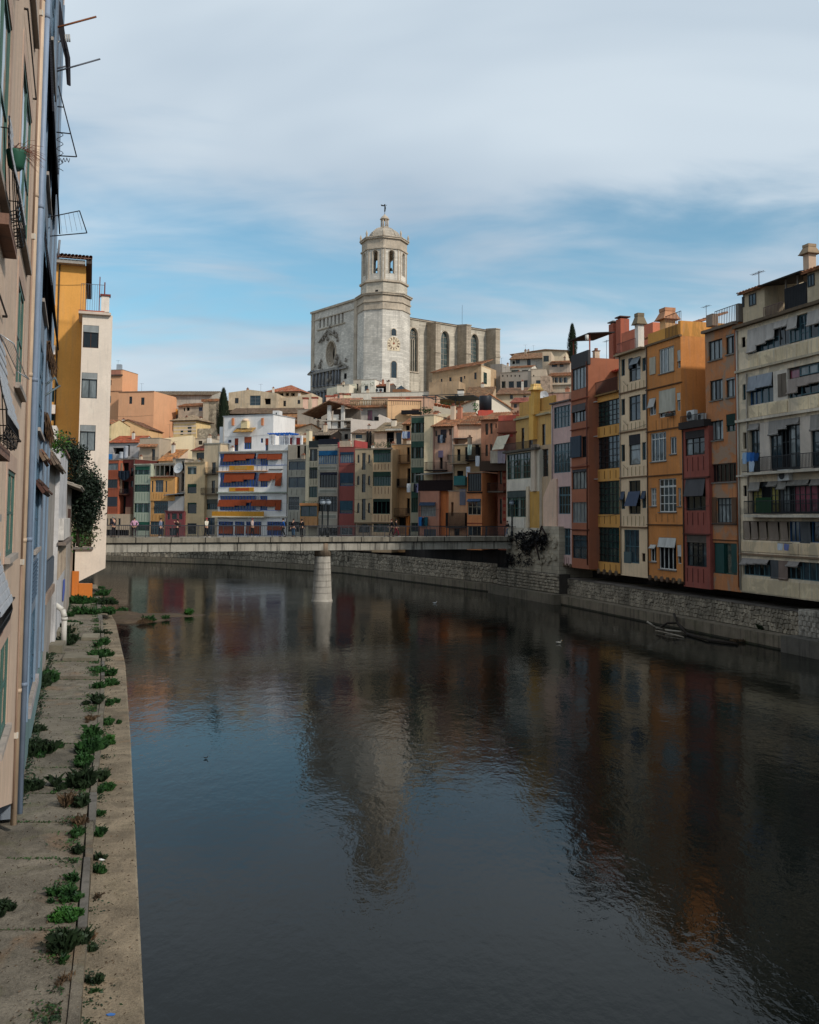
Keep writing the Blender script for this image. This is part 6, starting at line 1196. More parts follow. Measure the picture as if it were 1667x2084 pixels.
h = K('cream side wall with drainpipe under the white terrace', 864, 926, 843, 900, (208, 194, 164), 128.5, -20, 5, zb=8, wear=.5); h.drain(880, 846, 895, (170, 120, 90), .05); h.done()
# trees on the hill
def cypress(px, y0, y1, wpx, Y, label, c=(38, 52, 30)):
    B = at_y(px, y1, Y); T = at_y(px, y0, Y); H_ = T.z-B.z; o = thing('cypress_tree', label, 'tree', B); q = MB(); q.tube(B, B+Vector((0, 0, H_*.8)), .16, .05, 7); q.build('trunk', paint((80, 62, 46), .9), o)
    w = wpx/2*Y/FOC; q = MB()
    for i in range(3600):
        t = rng.random(); r = w*(math.sin(math.pi*min(1, t*.9+.12))**.7 if t < .5 else (1-(t-.5)/.5)**.6)*rng.uniform(.45, 1.08); a = rng.uniform(0, 6.283)
        p = B+Vector((r*math.cos(a), r*math.sin(a), H_*t+rng.uniform(-.2, .2))); s = w*.2*rng.uniform(.6, 1.4); up = Vector((math.cos(a)*.25, math.sin(a)*.25, 1)).normalized(); sd_ = Vector((-math.sin(a), math.cos(a), 0))
        q.quad(p-sd_*s*.5, p+up*s*.4, p+up*s*2.4, p+sd_*s*.5)
    q.build('crown', leafmat(c, tuple(x*.5 for x in c)), o)
cypress(1165, 662, 735, 20, 238, 'slim dark cypress on the hilltop right of the topmost villa')
cypress(453, 795, 898, 27, 196, 'tall dark cypress between the stone tower and the white upper block')
# ================================================================== cathedral
CS = ashlar((218, 208, 194), 1.0, .5); CS2 = ashlar((206, 194, 176), 1.0, .55); CM = stucco((176, 164, 148), .9)
co = thing('cathedral', 'great pale stone cathedral with octagonal bell tower, clock and buttressed nave on the hilltop', 'cathedral', (-5, 268, 36))
def Zc(py, Y=263, px=781): return at_y(px, py, Y).z
TC = at_y(781.5, 600, 264.6); TCx, TCy = TC.x, 264.6
def octa(mb, r, z0, z1, ph=R(-90)): 
    mb.prism([(TCx+r*math.cos(ph+i*math.pi/4), TCy+r*math.sin(ph+i*math.pi/4), z0) for i in range(8)], (0, 0, z1-z0))
zb, z1_, z2_, z3_, z4_, z5_ = 30, Zc(605), Zc(578), Zc(514), Zc(492), Zc(487)
yaw = R(-90)+R(-1)
m = MB(); octa(m, 7.15, zb, Zc(637), yaw); m.build('tower_shaft', CS, co)
m = MB(); octa(m, 7.4, Zc(637), Zc(634.5), yaw); octa(m, 7.2, Zc(634.5), Zc(622), yaw); octa(m, 7.5, Zc(622), Zc(619), yaw); octa(m, 7.25, Zc(619), Zc(608), yaw); octa(m, 7.75, Zc(608), z1_, yaw); octa(m, 7.95, z1_, z1_+.2, yaw); m.build('cornice', CM, co)
m = MB(); octa(m, 6.35, z1_, z2_, yaw); m.build('drum', CS2, co); m = MB(); octa(m, 6.8, z2_-.35, z2_+.15, yaw); m.build('cornice', CM, co)
# belfry stage with open arches
def face(i, r):
    a0 = yaw+i*math.pi/4; p0 = Vector((TCx+r*math.cos(a0), TCy+r*math.sin(a0))); p1 = Vector((TCx+r*math.cos(a0+math.pi/4), TCy+r*math.sin(a0+math.pi/4)))
    return Fac(p0, math.atan2(p1.y-p0.y, p1.x-p0.x)), (p1-p0).length
bel = MB(); trim = MB(); inner = MB()
for i in range(8):
    F, w = face(i, 6.2); mid = w/2; zs = z2_+.15; wa, wb = Zc(563), Zc(517)
    wall_cells(bel, F, 0, w, zs, z3_, [(mid-.72, mid+.72, wa, wb, .9, 1.0)])
    wall_cells(bel, F, 0, w, zs, z3_, [(mid-.72, mid+.72, wa, wb, .01, 1.0)], -.95)
    for u in (.25, w-.25-.35, ): trim.fbox(F, u, u+.35, zs, z3_, .0, .14)
    n = 12; rr = .95
    for s_ in (-1, 1): trim.fbox(F, mid+s_*.84-.1, mid+s_*.84+.1, wa, wb-.75, .002, .12)
    for k in range(n):
        t0, t1 = math.pi*k/n, math.pi*(k+1)/n; zc = wb-.72
        q = [(mid-math.cos(t)*r_, zc+math.sin(t)*r_) for t, r_ in ((t0, .76), (t0, .98), (t1, .98), (t1, .76))]
        trim.prism([F.p(u, z, .003) for u, z in q], Vector((F.N.x, F.N.y, 0))*.13)
bel.build('belfry', CS, co); trim.build('pilasters', CM, co)
q = MB(); octa(q, 6.0, z2_-.1, z2_+.2, yaw); octa(q, 6.0, z3_-.3, z3_, yaw); q.build('belfry_floor', CM, co)
for k, (dx, dz, r) in enumerate(((0, 0, .9), (-1.9, .3, .5), (1.9, .3, .5))):
    q = MB(); q.lathe((TCx+dx, TCy, Zc(550)+dz), [(r, 0), (r*.8, .25*r), (r*.6, 1.0*r), (r*.35, 1.45*r), (.05, 1.6*r)], 14); q.build('bell', paint((58, 66, 60), .5, metal=.5), co)
m = MB(); octa(m, 6.55, z3_, z3_+.35, yaw); octa(m, 6.2, z3_+.35, z4_-.2, yaw); octa(m, 6.7, z4_-.2, z4_+.2, yaw); octa(m, 6.9, z4_+.2, z4_+.45, yaw); m.build('cornice', CM, co)
# dome with ribs, lantern, finials, weather vane angel
zd = z4_+.45; hd_ = Zc(461)-zd; prof = [(5.6, 0), (4.9, .35), (4.35, .8)]+[(4.25*math.cos(t)+.0, .9+(hd_-.9)*math.sin(t)) for t in [math.radians(x) for x in (8, 20, 32, 45, 57, 68)]]+[(1.05, hd_)]
m = MB(); m.lathe((TCx, TCy, zd), prof, 8, yaw, smooth=False); m.build('dome', ashlar((176, 164, 148), .6, .6), co)
m = MB()
for i in range(8):
    a = yaw+i*math.pi/4
    for (r0_, h0), (r1_, h1) in zip(prof[2:], prof[3:]): m.tube((TCx+r0_*math.cos(a), TCy+r0_*math.sin(a), zd+h0), (TCx+r1_*math.cos(a), TCy+r1_*math.sin(a), zd+h1), .14, n=5)
m.build('dome_ribs', CM, co)
zl = Zc(461); zl2 = Zc(444)
for i in range(8):
    a = yaw+R(22)+i*math.pi/4; q = MB(); q.tube((TCx+.95*math.cos(a), TCy+.95*math.sin(a), zl), (TCx+.95*math.cos(a), TCy+.95*math.sin(a), zl2), .2, .18, 6); q.build('lantern_column', CM, co)
m = MB(); m.lathe((TCx, TCy, zl-.05), [(1.3, 0), (1.3, .25), (1.0, .3)], 8, yaw, smooth=False); m.lathe((TCx, TCy, zl2), [(1.25, 0), (1.35, .15), (1.2, .3), (1.1, .5), (.75, .95), (.3, 1.2), (.25, 1.5), (.05, 1.6)], 10); m.build('lantern_cap', CM, co)
m = MB(); m.tube((TCx, TCy, zl2+1.5), (TCx, TCy, zl2+2.6), .06); sx = TCx; zz = zl2+2.3
m.tube((sx, TCy, zz), (sx+.1, TCy, zz+1.0), .16, .24, 7); m.tube((sx+.1, TCy, zz+1.0), (sx+.05, TCy, zz+1.7), .24, .14, 7); m.blob((sx, TCy, zz+1.95), .2, 8, 5)
m.hexa([(sx, TCy-.03, zz+1.5), (sx-1.0, TCy-.1, zz+1.6), (sx-1.0, TCy+.1, zz+1.6), (sx, TCy+.03, zz+1.5), (sx, TCy-.03, zz+1.8), (sx-1.1, TCy-.1, zz+2.0), (sx-1.1, TCy+.1, zz+2.0), (sx, TCy+.03, zz+1.8)])
m.tube((sx+.1, TCy, zz+1.55), (sx+.6, TCy-.1, zz+1.9), .07, .05, 5); m.build('angel_weathervane', paint((40, 42, 40), .6), co)
for i in range(8):
    a = yaw+i*math.pi/4; q = MB(); q.lathe((TCx+6.5*math.cos(a), TCy+6.5*math.sin(a), z4_+.45), [(.32, 0), (.22, .4), (.3, .8), (.28, 1.1), (.12, 1.6), (.03, 1.9)], 7); q.build('finial', CM, co)
# small openings on the shaft
F, w = face(0, 7.15); Ff = Fac(Vector((TCx, TCy))+Vector((math.cos(yaw), math.sin(yaw)))*7.15, math.atan2(F.U.y, F.U.x))
def archpanel(F, x0, y0, x1, y1, d, mat, name, arch=1.0, n=10, th=.12, gothic=0):
    a, b, z0, z1 = F.rect(x0, y0, x1, y1, d); mu = (a+b)/2; r = (b-a)/2; hh = r*arch; zc = z1-hh
    if gothic: top = [(mu-r, zc)]+[(mu-r*math.cos(t), zc+hh*(math.sin(t)**.8)) for t in [math.pi*k/n for k in range(1, n)]]+[(mu+r, zc)]
    else: top = [(mu-r*math.cos(math.pi*k/n), zc+hh*math.sin(math.pi*k/n)) for k in range(n+1)]
    m = MB(); m.prism([F.p(u, z, d) for u, z in [(a, z0)]+top+[(b, z0)]], Vector((F.N.x, F.N.y, 0))*th); return m.build(name, mat, co), (a, b, z0, z1, zc, top)
def archrim(F, pts, d, wd, mat, name='arch_moulding', out=.2):
    m = MB(); c = Vector((sum(p[0] for p in pts)/len(pts), sum(p[1] for p in pts)/len(pts)))
    for p, q in zip(pts, pts[1:]):
        P_, Q = Vector(p), Vector(q); e = (Q-P_).normalized(); nn = Vector((-e.y, e.x)); nn = nn if nn.dot(P_-c) > 0 else -nn
        m.prism([F.p(*P_, d), F.p(*Q, d), F.p(*(Q+nn*wd), d), F.p(*(P_+nn*wd), d)], Vector((F.N.x, F.N.y, 0))*out)
    return m.build(name, mat, co)
for a_, g_ in (((796.5, 669, 806, 683), 'd'), ((796, 735, 807, 769), 'd')):
    _, (a, b, z0, z1, zc, top) = archpanel(F, *a_, -.03, glass('b'), 'window', 1.0, th=.05); archrim(F, [(a, z0)]+top+[(b, z0)], .0, .16, CM, out=.1)
    q = MB(); q.fbox(F, (a+b)/2-.04, (a+b)/2+.04, z0, z1, .02, .06)
    for k in range(1, 4): z = z0+(z1-z0)*k/4; q.fbox(F, a, b, z-.03, z+.03, .02, .05)
    q.build('window_bars', paint((60, 64, 70)), co)
a, b, z0, z1 = F.rect(764, 590, 769.5, 601, -.5); F6 = face(7, 6.35)[0]; a, b, z0, z1 = F6.rect(764, 590, 769.5, 601); q = MB(); q.fbox(F6, a, b, z0, z1, -.1, .02); q.build('slit_window', DARK, co)
# clock with roman numerals
uc, zc = F.hit(801.5, 699, .05); rc = 14*258/FOC; ck = MB(); ck.fbox(F, uc-rc, uc+rc, zc-rc-.15, zc+rc*.3, .0, .06); ck.prism([F.p(uc+rc*math.cos(t), zc+rc*math.sin(t), .0) for t in [i*math.pi/12 for i in range(24)]], Vector((F.N.x, F.N.y, 0))*.08); ckf = ck.build('clock_face', stucco((206, 192, 166), .5), co)
q = MB()
for k in range(40):
    t0, t1 = 2*math.pi*k/40, 2*math.pi*(k+1)/40; q.prism([F.p(uc+math.cos(t)*r_, zc+math.sin(t)*r_, .08) for t, r_ in ((t0, rc*.56), (t0, rc*.6), (t1, rc*.6), (t1, rc*.56))], Vector((F.N.x, F.N.y, 0))*.02)
q.build('clock_ring', paint((120, 84, 60)), ckf)
GL = {'I': [((0, 0), (0, 1))], 'V': [((-.5, 1), (0, 0)), ((.5, 1), (0, 0))], 'X': [((-.5, 0), (.5, 1)), ((.5, 0), (-.5, 1))]}
GW = {'I': .45, 'V': 1.0, 'X': 1.0}
for hh_, s_ in enumerate(('XII', 'I', 'II', 'III', 'IIII', 'V', 'VI', 'VII', 'VIII', 'IX', 'X', 'XI')):
    th_ = math.pi/2-hh_*math.pi/6; er = Vector((math.cos(th_), math.sin(th_))); et = Vector((math.sin(th_), -math.cos(th_))); sc = rc*.3; tot = sum(GW[c] for c in s_); x = -tot/2; q = MB()
    for c in s_:
        cx_ = x+GW[c]/2; x += GW[c]
        for (ax, ay), (bx_, by) in GL[c]:
            A_ = er*(rc*.64+ay*sc)+et*((cx_+ax*.7)*sc*.42); B_ = er*(rc*.64+by*sc)+et*((cx_+bx_*.7)*sc*.42); d_ = (B_-A_).normalized(); n_ = Vector((-d_.y, d_.x))*.035
            q.prism([F.p(uc+v.x, zc+v.y, .08) for v in (A_-n_, B_-n_, B_+n_, A_+n_)], Vector((F.N.x, F.N.y, 0))*.03)
    q.build('numeral', paint((92, 58, 44)), ckf)
for ang_, ln, wd in ((R(97), rc*.52, .05), (R(55), rc*.7, .04)):
    d_ = Vector((math.cos(ang_), math.sin(ang_))); n_ = Vector((-d_.y, d_.x))*wd; q = MB(); q.prism([F.p(uc+v.x, zc+v.y, .1) for v in (-d_*.2-n_, d_*ln-n_*.4, d_*ln+n_*.4, -d_*.2+n_)], Vector((F.N.x, F.N.y, 0))*.04); q.build('clock_hand', paint((50, 34, 28)), ckf)
q = MB(); q.prism([F.p(uc+.28*math.cos(t), zc+.28*math.sin(t), .09) for t in [i*math.pi/5 for i in range(10)]], Vector((F.N.x, F.N.y, 0))*.06); q.build('clock_hub', paint((150, 80, 50)), ckf)
# west front, falling away to the left
Wd = Vector((.6, -.8)); W1 = Vector((TCx, TCy))+Vector((-5.9, 1.0)); FW = Fac(W1-Wd*26.5, R(-53.13)); LW = 26.5
zt = FW.hit(680, 619)[1]; zt = at_y(725, 608, FW.p(24.5, 0).y).z
m = MB(); slits = []
for i in range(7):
    x = 650+i*7.6; a, b, z0, z1 = FW.rect(x, 647-i*1.75, x+3.6, 668-i*1.9, 0); slits.append((a, b, z0, z1, 1.0, 0))
oc = FW.hit(674.5, 719); orx, orz = 1.75, 3.4
wall_cells(m, FW, 0, LW, 30, zt, slits+[(oc[0]-2.4, oc[0]+2.4, oc[1]-3.5, oc[1]+3.5, .02, 0)])
n = 24; ell = [(oc[0]+2.3*math.cos(2*math.pi*k/n), oc[1]+3.4*math.sin(2*math.pi*k/n)) for k in range(n)]; box_ = [(oc[0]+2.4*max(-1, min(1, 1.5*math.cos(2*math.pi*k/n))), oc[1]+3.5*max(-1, min(1, 1.5*math.sin(2*math.pi*k/n)))) for k in range(n)]
for k in range(n): j = (k+1) % n; m.quad(FW.p(*ell[k]), FW.p(*ell[j]), FW.p(*box_[j]), FW.p(*box_[k]))
m.fbox(FW, 0, LW, 30, zt, -5, -1.75); m.build('west_front', CS, co)
q = MB(); inn = [(oc[0]-.15+1.45*math.cos(2*math.pi*k/n), oc[1]+2.5*math.sin(2*math.pi*k/n)) for k in range(n)]
for k in range(n): j = (k+1) % n; q.quad(FW.p(*ell[k], 0), FW.p(*ell[j], 0), FW.p(*inn[j], -1.6), FW.p(*inn[k], -1.6))
q.build('rose_reveal', CM, co); q = MB(); q.quad(*[FW.p(*p, -1.6) for p in inn]); q.build('rose_glass', glass('k'), co); archrim(FW, ell+[ell[0]], .0, .35, CM, 'rose_moulding', .3)
for k in range(18):
    t = 2*math.pi*k/18; q = MB(); p0 = FW.p(oc[0]+2.05*math.cos(t), oc[1]+3.1*math.sin(t), -.35); q.blob(p0, .2, 6, 4); q.build('rosette', CM, co)
for s_ in slits: q = MB(); q.fbox(FW, s_[0]-.1, s_[1]+.1, s_[2], s_[3], -1.1, -1.02); q.build('slit_window', DARK, co)
m = MB(); m.fbox(FW, -.25, LW, zt-.35, zt+.25, -.2, .5); m.fbox(FW, -.1, LW, zt-2.7, zt-2.45, -.1, .25); m.fbox(FW, slits[0][0]-1, slits[-1][1]+1, slits[3][2]-.5, slits[3][2]-.2, -.1, .35); m.fbox(FW, LW-3.6, LW-2.2, 30, zt-.3, 0, .35); m.fbox(FW, .0, 1.6, 30, zt-.3, .0, .2); m.build('cornice', CM, co)
def fwbox(m, x0, y0, x1, y1, out, d0=0.0): a, b, z0, z1 = FW.rect(x0, y0, x1, y1); m.fbox(FW, a, b, z0, z1, d0, out)
# portal: two orders of columns, entablatures, broken pediments, statues
for x in (639, 646, 653, 660, 668, 679, 686, 691): 
    a, b, z0, z1 = FW.rect(x, 757-(x-640)*.12, x+3, 786-(x-640)*.1); q = MB(); q.tube(FW.p((a+b)/2, z0, .5), FW.p((a+b)/2, z1, .5), .27, .23, 8); q.fbox(FW, a-.1, b+.1, z1-.15, z1+.25, .1, .85); q.fbox(FW, a-.1, b+.1, z0-.3, z0, .1, .85); q.build('column', paint((128, 128, 132), .8), co)
for x in (641, 648, 655, 662, 670, 681):
    a, b, z0, z1 = FW.rect(x, 797, x+3, 824); q = MB(); q.tube(FW.p((a+b)/2, z0, .6), FW.p((a+b)/2, z1, .6), .3, .26, 8); q.fbox(FW, a-.1, b+.1, z1-.15, z1+.2, .1, 1.0); q.build('column', paint((128, 128, 132), .8), co)
q = MB(); fwbox(q, 632, 790, 700, 794.5, 1.0); fwbox(q, 632, 794.5, 700, 797, .7); fwbox(q, 645, 752, 692, 756.5, .9); fwbox(q, 640, 756, 694, 787, .12); fwbox(q, 634, 797, 692, 826, .15); fwbox(q, 686, 748, 709, 752, .8); fwbox(q, 631, 760, 645, 763, .7); q.build('portal_entablature', stucco((138, 136, 134), .9), co)
for x0, y0, x1, y1 in ((636, 773, 640.5, 790), (701, 760, 705.5, 771)): q = MB(); fwbox(q, x0, y0, x1, y1, .1, .02); q.build('portal_window', DARK, co)
for x0, y0, x1, y1, xm, ym in ((630, 763, 646, 763, 638, 755), (690, 749, 709, 748, 700, 741), (652, 698, 689, 688, 670, 672)):
    q = MB(); P3 = [FW.hit(x0, y0), FW.hit(xm, ym), FW.hit(x1, y1)]
    for p, r_ in zip(P3, P3[1:]): q.tube(FW.p(*p, .5), FW.p(*r_, .5), .3, n=6)
    q.build('pediment', stucco((132, 126, 118), .9), co)
for x, y, s_ in ((650, 745, 1.1), (685, 727, 1.0), (683, 737, 1.2), (692, 738, .7), (640, 745, .7), (703, 733, .7), (671, 665, .7), (657, 690, .9), (662, 682, .9), (684, 682, .9), (679, 676, .8), (686, 692, .7), (671, 678, .8), (666, 690, .8), (655, 755, .8), (672, 756, 1.0), (667, 775, .9), (651, 817, .9), (672, 770, .9), (653, 735, .7), (688, 745, .7)):
    u, z = FW.hit(x, y, .5); q = MB(); q.blob(FW.p(u, z, .45), .45*s_, 7, 5, .25, (1, 1, 1.4)); q.blob(FW.p(u+.1, z+.75*s_, .45), .25*s_, 6, 4, .2); q.blob(FW.p(u-.3*s_, z-.4*s_, .4), .3*s_, 6, 4, .3); q.build('statue', stucco((138, 132, 126), .8), co)
# nave running back to the right
Nd = Vector((.8, .6)); N0 = Vector((TCx, TCy))+Vector((4.6, 3.4)); FN = Fac(N0, math.atan2(.6, .8))
ub = FN.hit(1016, 720)[0]; znv = at_y(850, 652, FN.p(FN.hit(850, 700)[0], 0).y).z
m = MB(); gw = [(833, 667, 850, 756), (897, 674, 914, 754), (958, 680, 973.5, 738)]; holes = []
for g_ in gw: a, b, z0, z1 = FN.rect(*g_); holes.append((max(a, .05), b, z0, z1, .9, 0))
wall_cells(m, FN, 0, ub, 30, znv, holes); m.quad(FN.p(ub, 30), FN.p(ub, 30, -18), FN.p(ub, znv, -18), FN.p(ub, znv)); m.build('nave_wall', ashlar((196, 184, 166), 1.0, .95), co)
for k, (a, b, z0, z1, dp, _) in enumerate(holes):
    mu, r = (a+b)/2, (b-a)/2; n = 10; top = [(mu-r*math.cos(t), z1-r*1.7+r*1.7*(math.sin(t)**.85)) for t in [math.pi*j/n for j in range(n+1)]]
    q = MB()
    for p, r_ in zip(top, top[1:]):
        kx = a if (p[0]+r_[0])/2 < mu else b; q.quad(FN.p(kx, z1, 0), FN.p(*p, 0), FN.p(*r_, 0)); q.quad(FN.p(*p, 0), FN.p(*r_, 0), FN.p(*r_, -.9), FN.p(*p, -.9))
    q.quad(FN.p(a, z1), FN.p(mu, z1), FN.p(mu, z1-.01)); q.build('gothic_spandrel', CS, co)
    archrim(FN, [(a, z0)]+top+[(b, z0)], 0, .3, CM, out=.15)
    q = MB(); q.fbox(FN, a, b, z0, z1, -.95, -.85); gp = q.build('gothic_window', glass('e'), co); q = MB()
    if k == 0:
        for j in range(1, 4): u = a+(b-a)*j/4; q.fbox(FN, u-.09, u+.09, z0, z1-r*2.2, -.84, -.5)
        for j in range(3):
            for i in range(3 if j < 2 else 2):
                cu = a+(b-a)*(i+1)/(4 if j < 2 else 3); cz = z1-r*2.1+j*r*.62
                for t in range(8): t0, t1 = math.pi*t/4, math.pi*(t+1)/4; q.tube(FN.p(cu+.3*math.cos(t0), cz+.3*math.sin(t0), -.7), FN.p(cu+.3*math.cos(t1), cz+.3*math.sin(t1), -.7), .07, n=4, cap=False)
    else:
        for j in range(1, 7): z = z0+(z1-z0)*j/7; q.fbox(FN, a, b, z-.03, z+.03, -.84, -.8)
        u = (a+b)/2; q.fbox(FN, u-.04, u+.04, z0, z1-.5, -.84, -.78)
    q.build('tracery', CM, gp); q = MB(); q.fbox(FN, a-.3, b+.4, z0-.35, z0, -.1, .25); q.build('sill', CM, co)
for x0, x1, yt in ((887, 899, 656), (949.5, 959.5, 660), (1009, 1017, 668)):
    u0 = FN.hit(x0, 700, 4.2)[0]; u1 = u0+1.7; z = at_y((x0+x1)/2, yt, FN.p(u0, 0, 4).y).z; q = MB(); q.fbox(FN, u0, u1, 30, z-.3, -.1, 4.2); q.hexa([FN.p(u0-.1, z-.3, 4.4), FN.p(u1+.1, z-.3, 4.4), FN.p(u1+.1, z-.3, -.1), FN.p(u0-.1, z-.3, -.1), FN.p(u0-.1, z, 4.4), FN.p(u1+.1, z, 4.4), FN.p(u1+.1, z+.5, -.1), FN.p(u0-.1, z+.5, -.1)]); q.fbox(FN, u0-.08, u1+.08, z-8.5, z-8.1, 3.0, 4.35); q.build('buttress', ashlar((178, 162, 142), 1.0, .75), co)
a_ = FN.hit(866, 700)[0]; q = MB(); q.fbox(FN, a_+.6, a_+1.4, 30, at_y(870, 722, 272).z, .0, .4); q.build('slender_pier', paint((96, 78, 66), .9), co)
q = MB(); q.fbox(FN, -.2, ub+.1, znv, znv+.35, -.3, .3); q.build('cornice', CM, co)
tile_sheet(FN.p(0, znv+.36, .3), FN.p(ub, znv+.36, .3), FN.p(0, znv+2.2, -9), 'nave_roof', co, tilemat((146, 106, 80)), pitch=.5, course=1.0)
q = MB(); P_ = FN.p(ub*.72, znv+1.5, -5); q.tube(P_, P_+Vector((0, 0, 6.5)), .04, n=4); q.build('lightning_rod', RAILM, co)
# ================================================================== left bank, houses beside the walkway
def lfac(): P = Vector((-7.4, 18.5)); e = Vector((-13.24, 35.7))-P; return Fac(P, math.atan2(e.y, e.x))
LF = lfac()
class LHouse(House):
    def __init__(s, label, u0, u1, zb, zt, mat, off=0.0, dep=8, cat='house', name='house', rev=.035):
        q = LF.p(u0, 0, off); s.F = Fac(q.xy, LF.a); s.w_ = u1-u0; s.zt = zt; s.zb = zb; s.dep = dep; s.holes = []; s.polytop = None; s.profile = None; s.u0 = 0.0; s.mat = mat; s.rev = rev; s.label = label; s.xc = 60
        s.o = thing(name, label, cat, s.F.p(s.w_/2, zb, -dep/2))
    def win(s, a, b, c, e, fr='gr', nx=2, ny=2, g='g', surround=None, sill=1):
        F = s.F; s.holes.append((a, b, c, e, s.rev, 0)); t = .07; dd = -s.rev; m = MB(); m.fbox(F, a, a+t, c, e, dd, dd+.03); m.fbox(F, b-t, b, c, e, dd, dd+.03); m.fbox(F, a+t, b-t, c, c+t, dd, dd+.03); m.fbox(F, a+t, b-t, e-t, e, dd, dd+.03)
        for i in range(1, nx): u = a+(b-a)*i/nx; m.fbox(F, u-.04, u+.04, c+t, e-t, dd, dd+.026)
        for j in range(1, ny): z = c+(e-c)*j/ny; m.fbox(F, a+t, b-t, z-.025, z+.025, dd, dd+.024)
        wo = m.build('window', paint(FR[fr] if isinstance(fr, str) else fr, .5), s.o)
        for i in range(nx): q = MB(); q.fbox(F, a+(b-a)*i/nx, a+(b-a)*(i+1)/nx, c, e, dd-.03, dd+.006+.002*(i % 2)); q.build('pane', glass(g), wo)
        if surround:
            q = MB(); w = .28; q.fbox(F, a-w, a, c-.1, e+w, 0, .015); q.fbox(F, b, b+w, c-.1, e+w, 0, .015); q.fbox(F, a, b, e, e+w, 0, .015); q.build('window_surround', stucco(surround, .5), s.o)
        if sill: q = MB(); q.fbox(F, a-.12, b+.12, c-.1, c, -.1, .1); q.build('sill', stucco((150, 142, 136), .8), s.o)
        return wo
PEACH = stucco((188, 164, 144), .5)
h = LHouse('peach stucco house with green windows and bulging wicker balconies, nearest on the left', -14, 3.55, 3.05, 27, PEACH)
o = 14
for a, b, c, e in ((-2.3, .9, 12.9, 15.9), (-1.5, .6, 10.3, 12.2), (-2.6, -.4, 7.3, 8.75), (-2.9, -.6, 4.25, 5.85), (-7.6, -5.2, 12.2, 14.9), (-7.6, -5.2, 8.0, 10.2), (-7.6, -5.2, 4.0, 6.2), (-2.3, .9, 17.6, 20.4)):
    h.win(a+o, b+o, c, e, (74, 104, 94), 2, 2, 's', (176, 150, 134)); q = MB(); ur = a+o-.3; zr = e+.62; q.tube(h.F.p(ur, zr, .06), h.F.p(b+o+.3, zr, .06), .014, n=6); q.tube(h.F.p(ur, zr, 0), h.F.p(ur, zr, .07), .02); q.tube(h.F.p(b+o+.3, zr-.0, 0), h.F.p(b+o+.3, zr, .07), .02); q.build('curtain_rod', paint((44, 38, 36), .6), h.o)
def wicker(u0, u1, z, lab):
    b = thing('balcony', lab, 'balcony', LF.p((u0+u1)/2, z, .4)); F = LF; q = MB(); q.fbox(F, u0, u1, z-.14, z, .002, .17); q.build('slab', stucco((120, 92, 80), .8), b); q = MB(); n = 11
    ue = lambda hh: u1-1.25*max(0, hh-.15); prof = [(.13, 1.25), (.14, 1.0), (.16, .8), (.21, .55), (.27, .35), (.28, .18), (.25, .05), (.17, .02)]
    for k in range(n+1):
        for (d0, h0), (d1, h1) in zip(prof, prof[1:]): q.tube(F.p(u0+(ue(h0)-u0)*k/n, z+h0, d0), F.p(u0+(ue(h1)-u0)*k/n, z+h1, d1), .008, n=4, cap=False)
    for d0, h0 in prof[:1]+prof[3:7]: q.tube(F.p(u0, z+h0, d0), F.p(ue(h0), z+h0, d0), .01, n=5); q.tube(F.p(ue(h0), z+h0, 0), F.p(ue(h0), z+h0, d0), .008, n=4)
    for k in range(1, 6):
        dd = k*.045; q.tube(F.p(u1, z+.02, dd), F.p(ue(1.25), z+1.25, min(.13, dd)), .007, n=4)
    q.build('iron_cage', paint((28, 28, 30), .5), b); q = MB()
    for j in range(9):                                    # woven screen, tied strip by strip
        z0 = z+.30+j*.108; d_ = .285-.025*j if j < 5 else .165-.006*(j-5)
        for k in range(26):
            ux = ue(z0-z); uu = u0+(ux-u0)*(k+.5)/26; w = (ux-u0)/26*.42; s_ = .008*((k+j) % 2)
            q.hexa([F.p(uu-w, z0, d_+s_), F.p(uu+w, z0+.03, d_+s_), F.p(uu+w, z0+.03, d_+s_-.015), F.p(uu-w, z0, d_+s_-.015), F.p(uu-w, z0+.07, d_+s_-.02), F.p(uu+w, z0+.10, d_+s_-.02), F.p(uu+w, z0+.10, d_+s_-.035), F.p(uu-w, z0+.07, d_+s_-.035)])
    stuff(q.build('woven_screen', paint((158, 160, 164), .7), b)); return b
wk = lambda px, py: LF.hit(px, py, .26)
wicker(-6.8, wk(51, 440)[0], wk(40, 465)[1], 'upper bulging iron balcony with woven screen, beside the green plant pot')
wicker(-7.5, wk(36, 880)[0], wk(30, 915)[1], 'middle bulging iron balcony with grey woven screen on the peach house')
wicker(-7.5, wk(22, 1250)[0], wk(10, 1285)[1], 'lowest bulging iron balcony with woven screen, above the ground floor window')
pp = LF.p(*LF.hit(33, 325, .2), .2); pot = thing('hanging_plant_pot', 'green plastic pot with dry reddish stalks hanging on the upper balcony of the peach house', 'plant pot', pp)
q = MB(); q.lathe(pp-Vector((0, 0, .14)), [(.06, 0), (.1, .05), (.125, .22), (.13, .25), (.1, .25)], 14); q.build('pot', paint((48, 92, 72), .5), pot); q = MB()
for i in range(60):
    t = rng.uniform(0, 6.28); A_ = pp+Vector((.08*math.cos(t), .08*math.sin(t), .12)); e = Vector((.12*rng.random()*math.cos(t)+.11, .2*rng.random()*math.sin(t)+.1, rng.uniform(-.12, .2))); q.tube(A_, A_+e*.6, .004, .003, 3, False); q.tube(A_+e*.6, A_+e+Vector((.02, .03, -.06)), .003, .002, 3, False)
q.build('dry_stalks', leafmat((110, 66, 50)), pot)
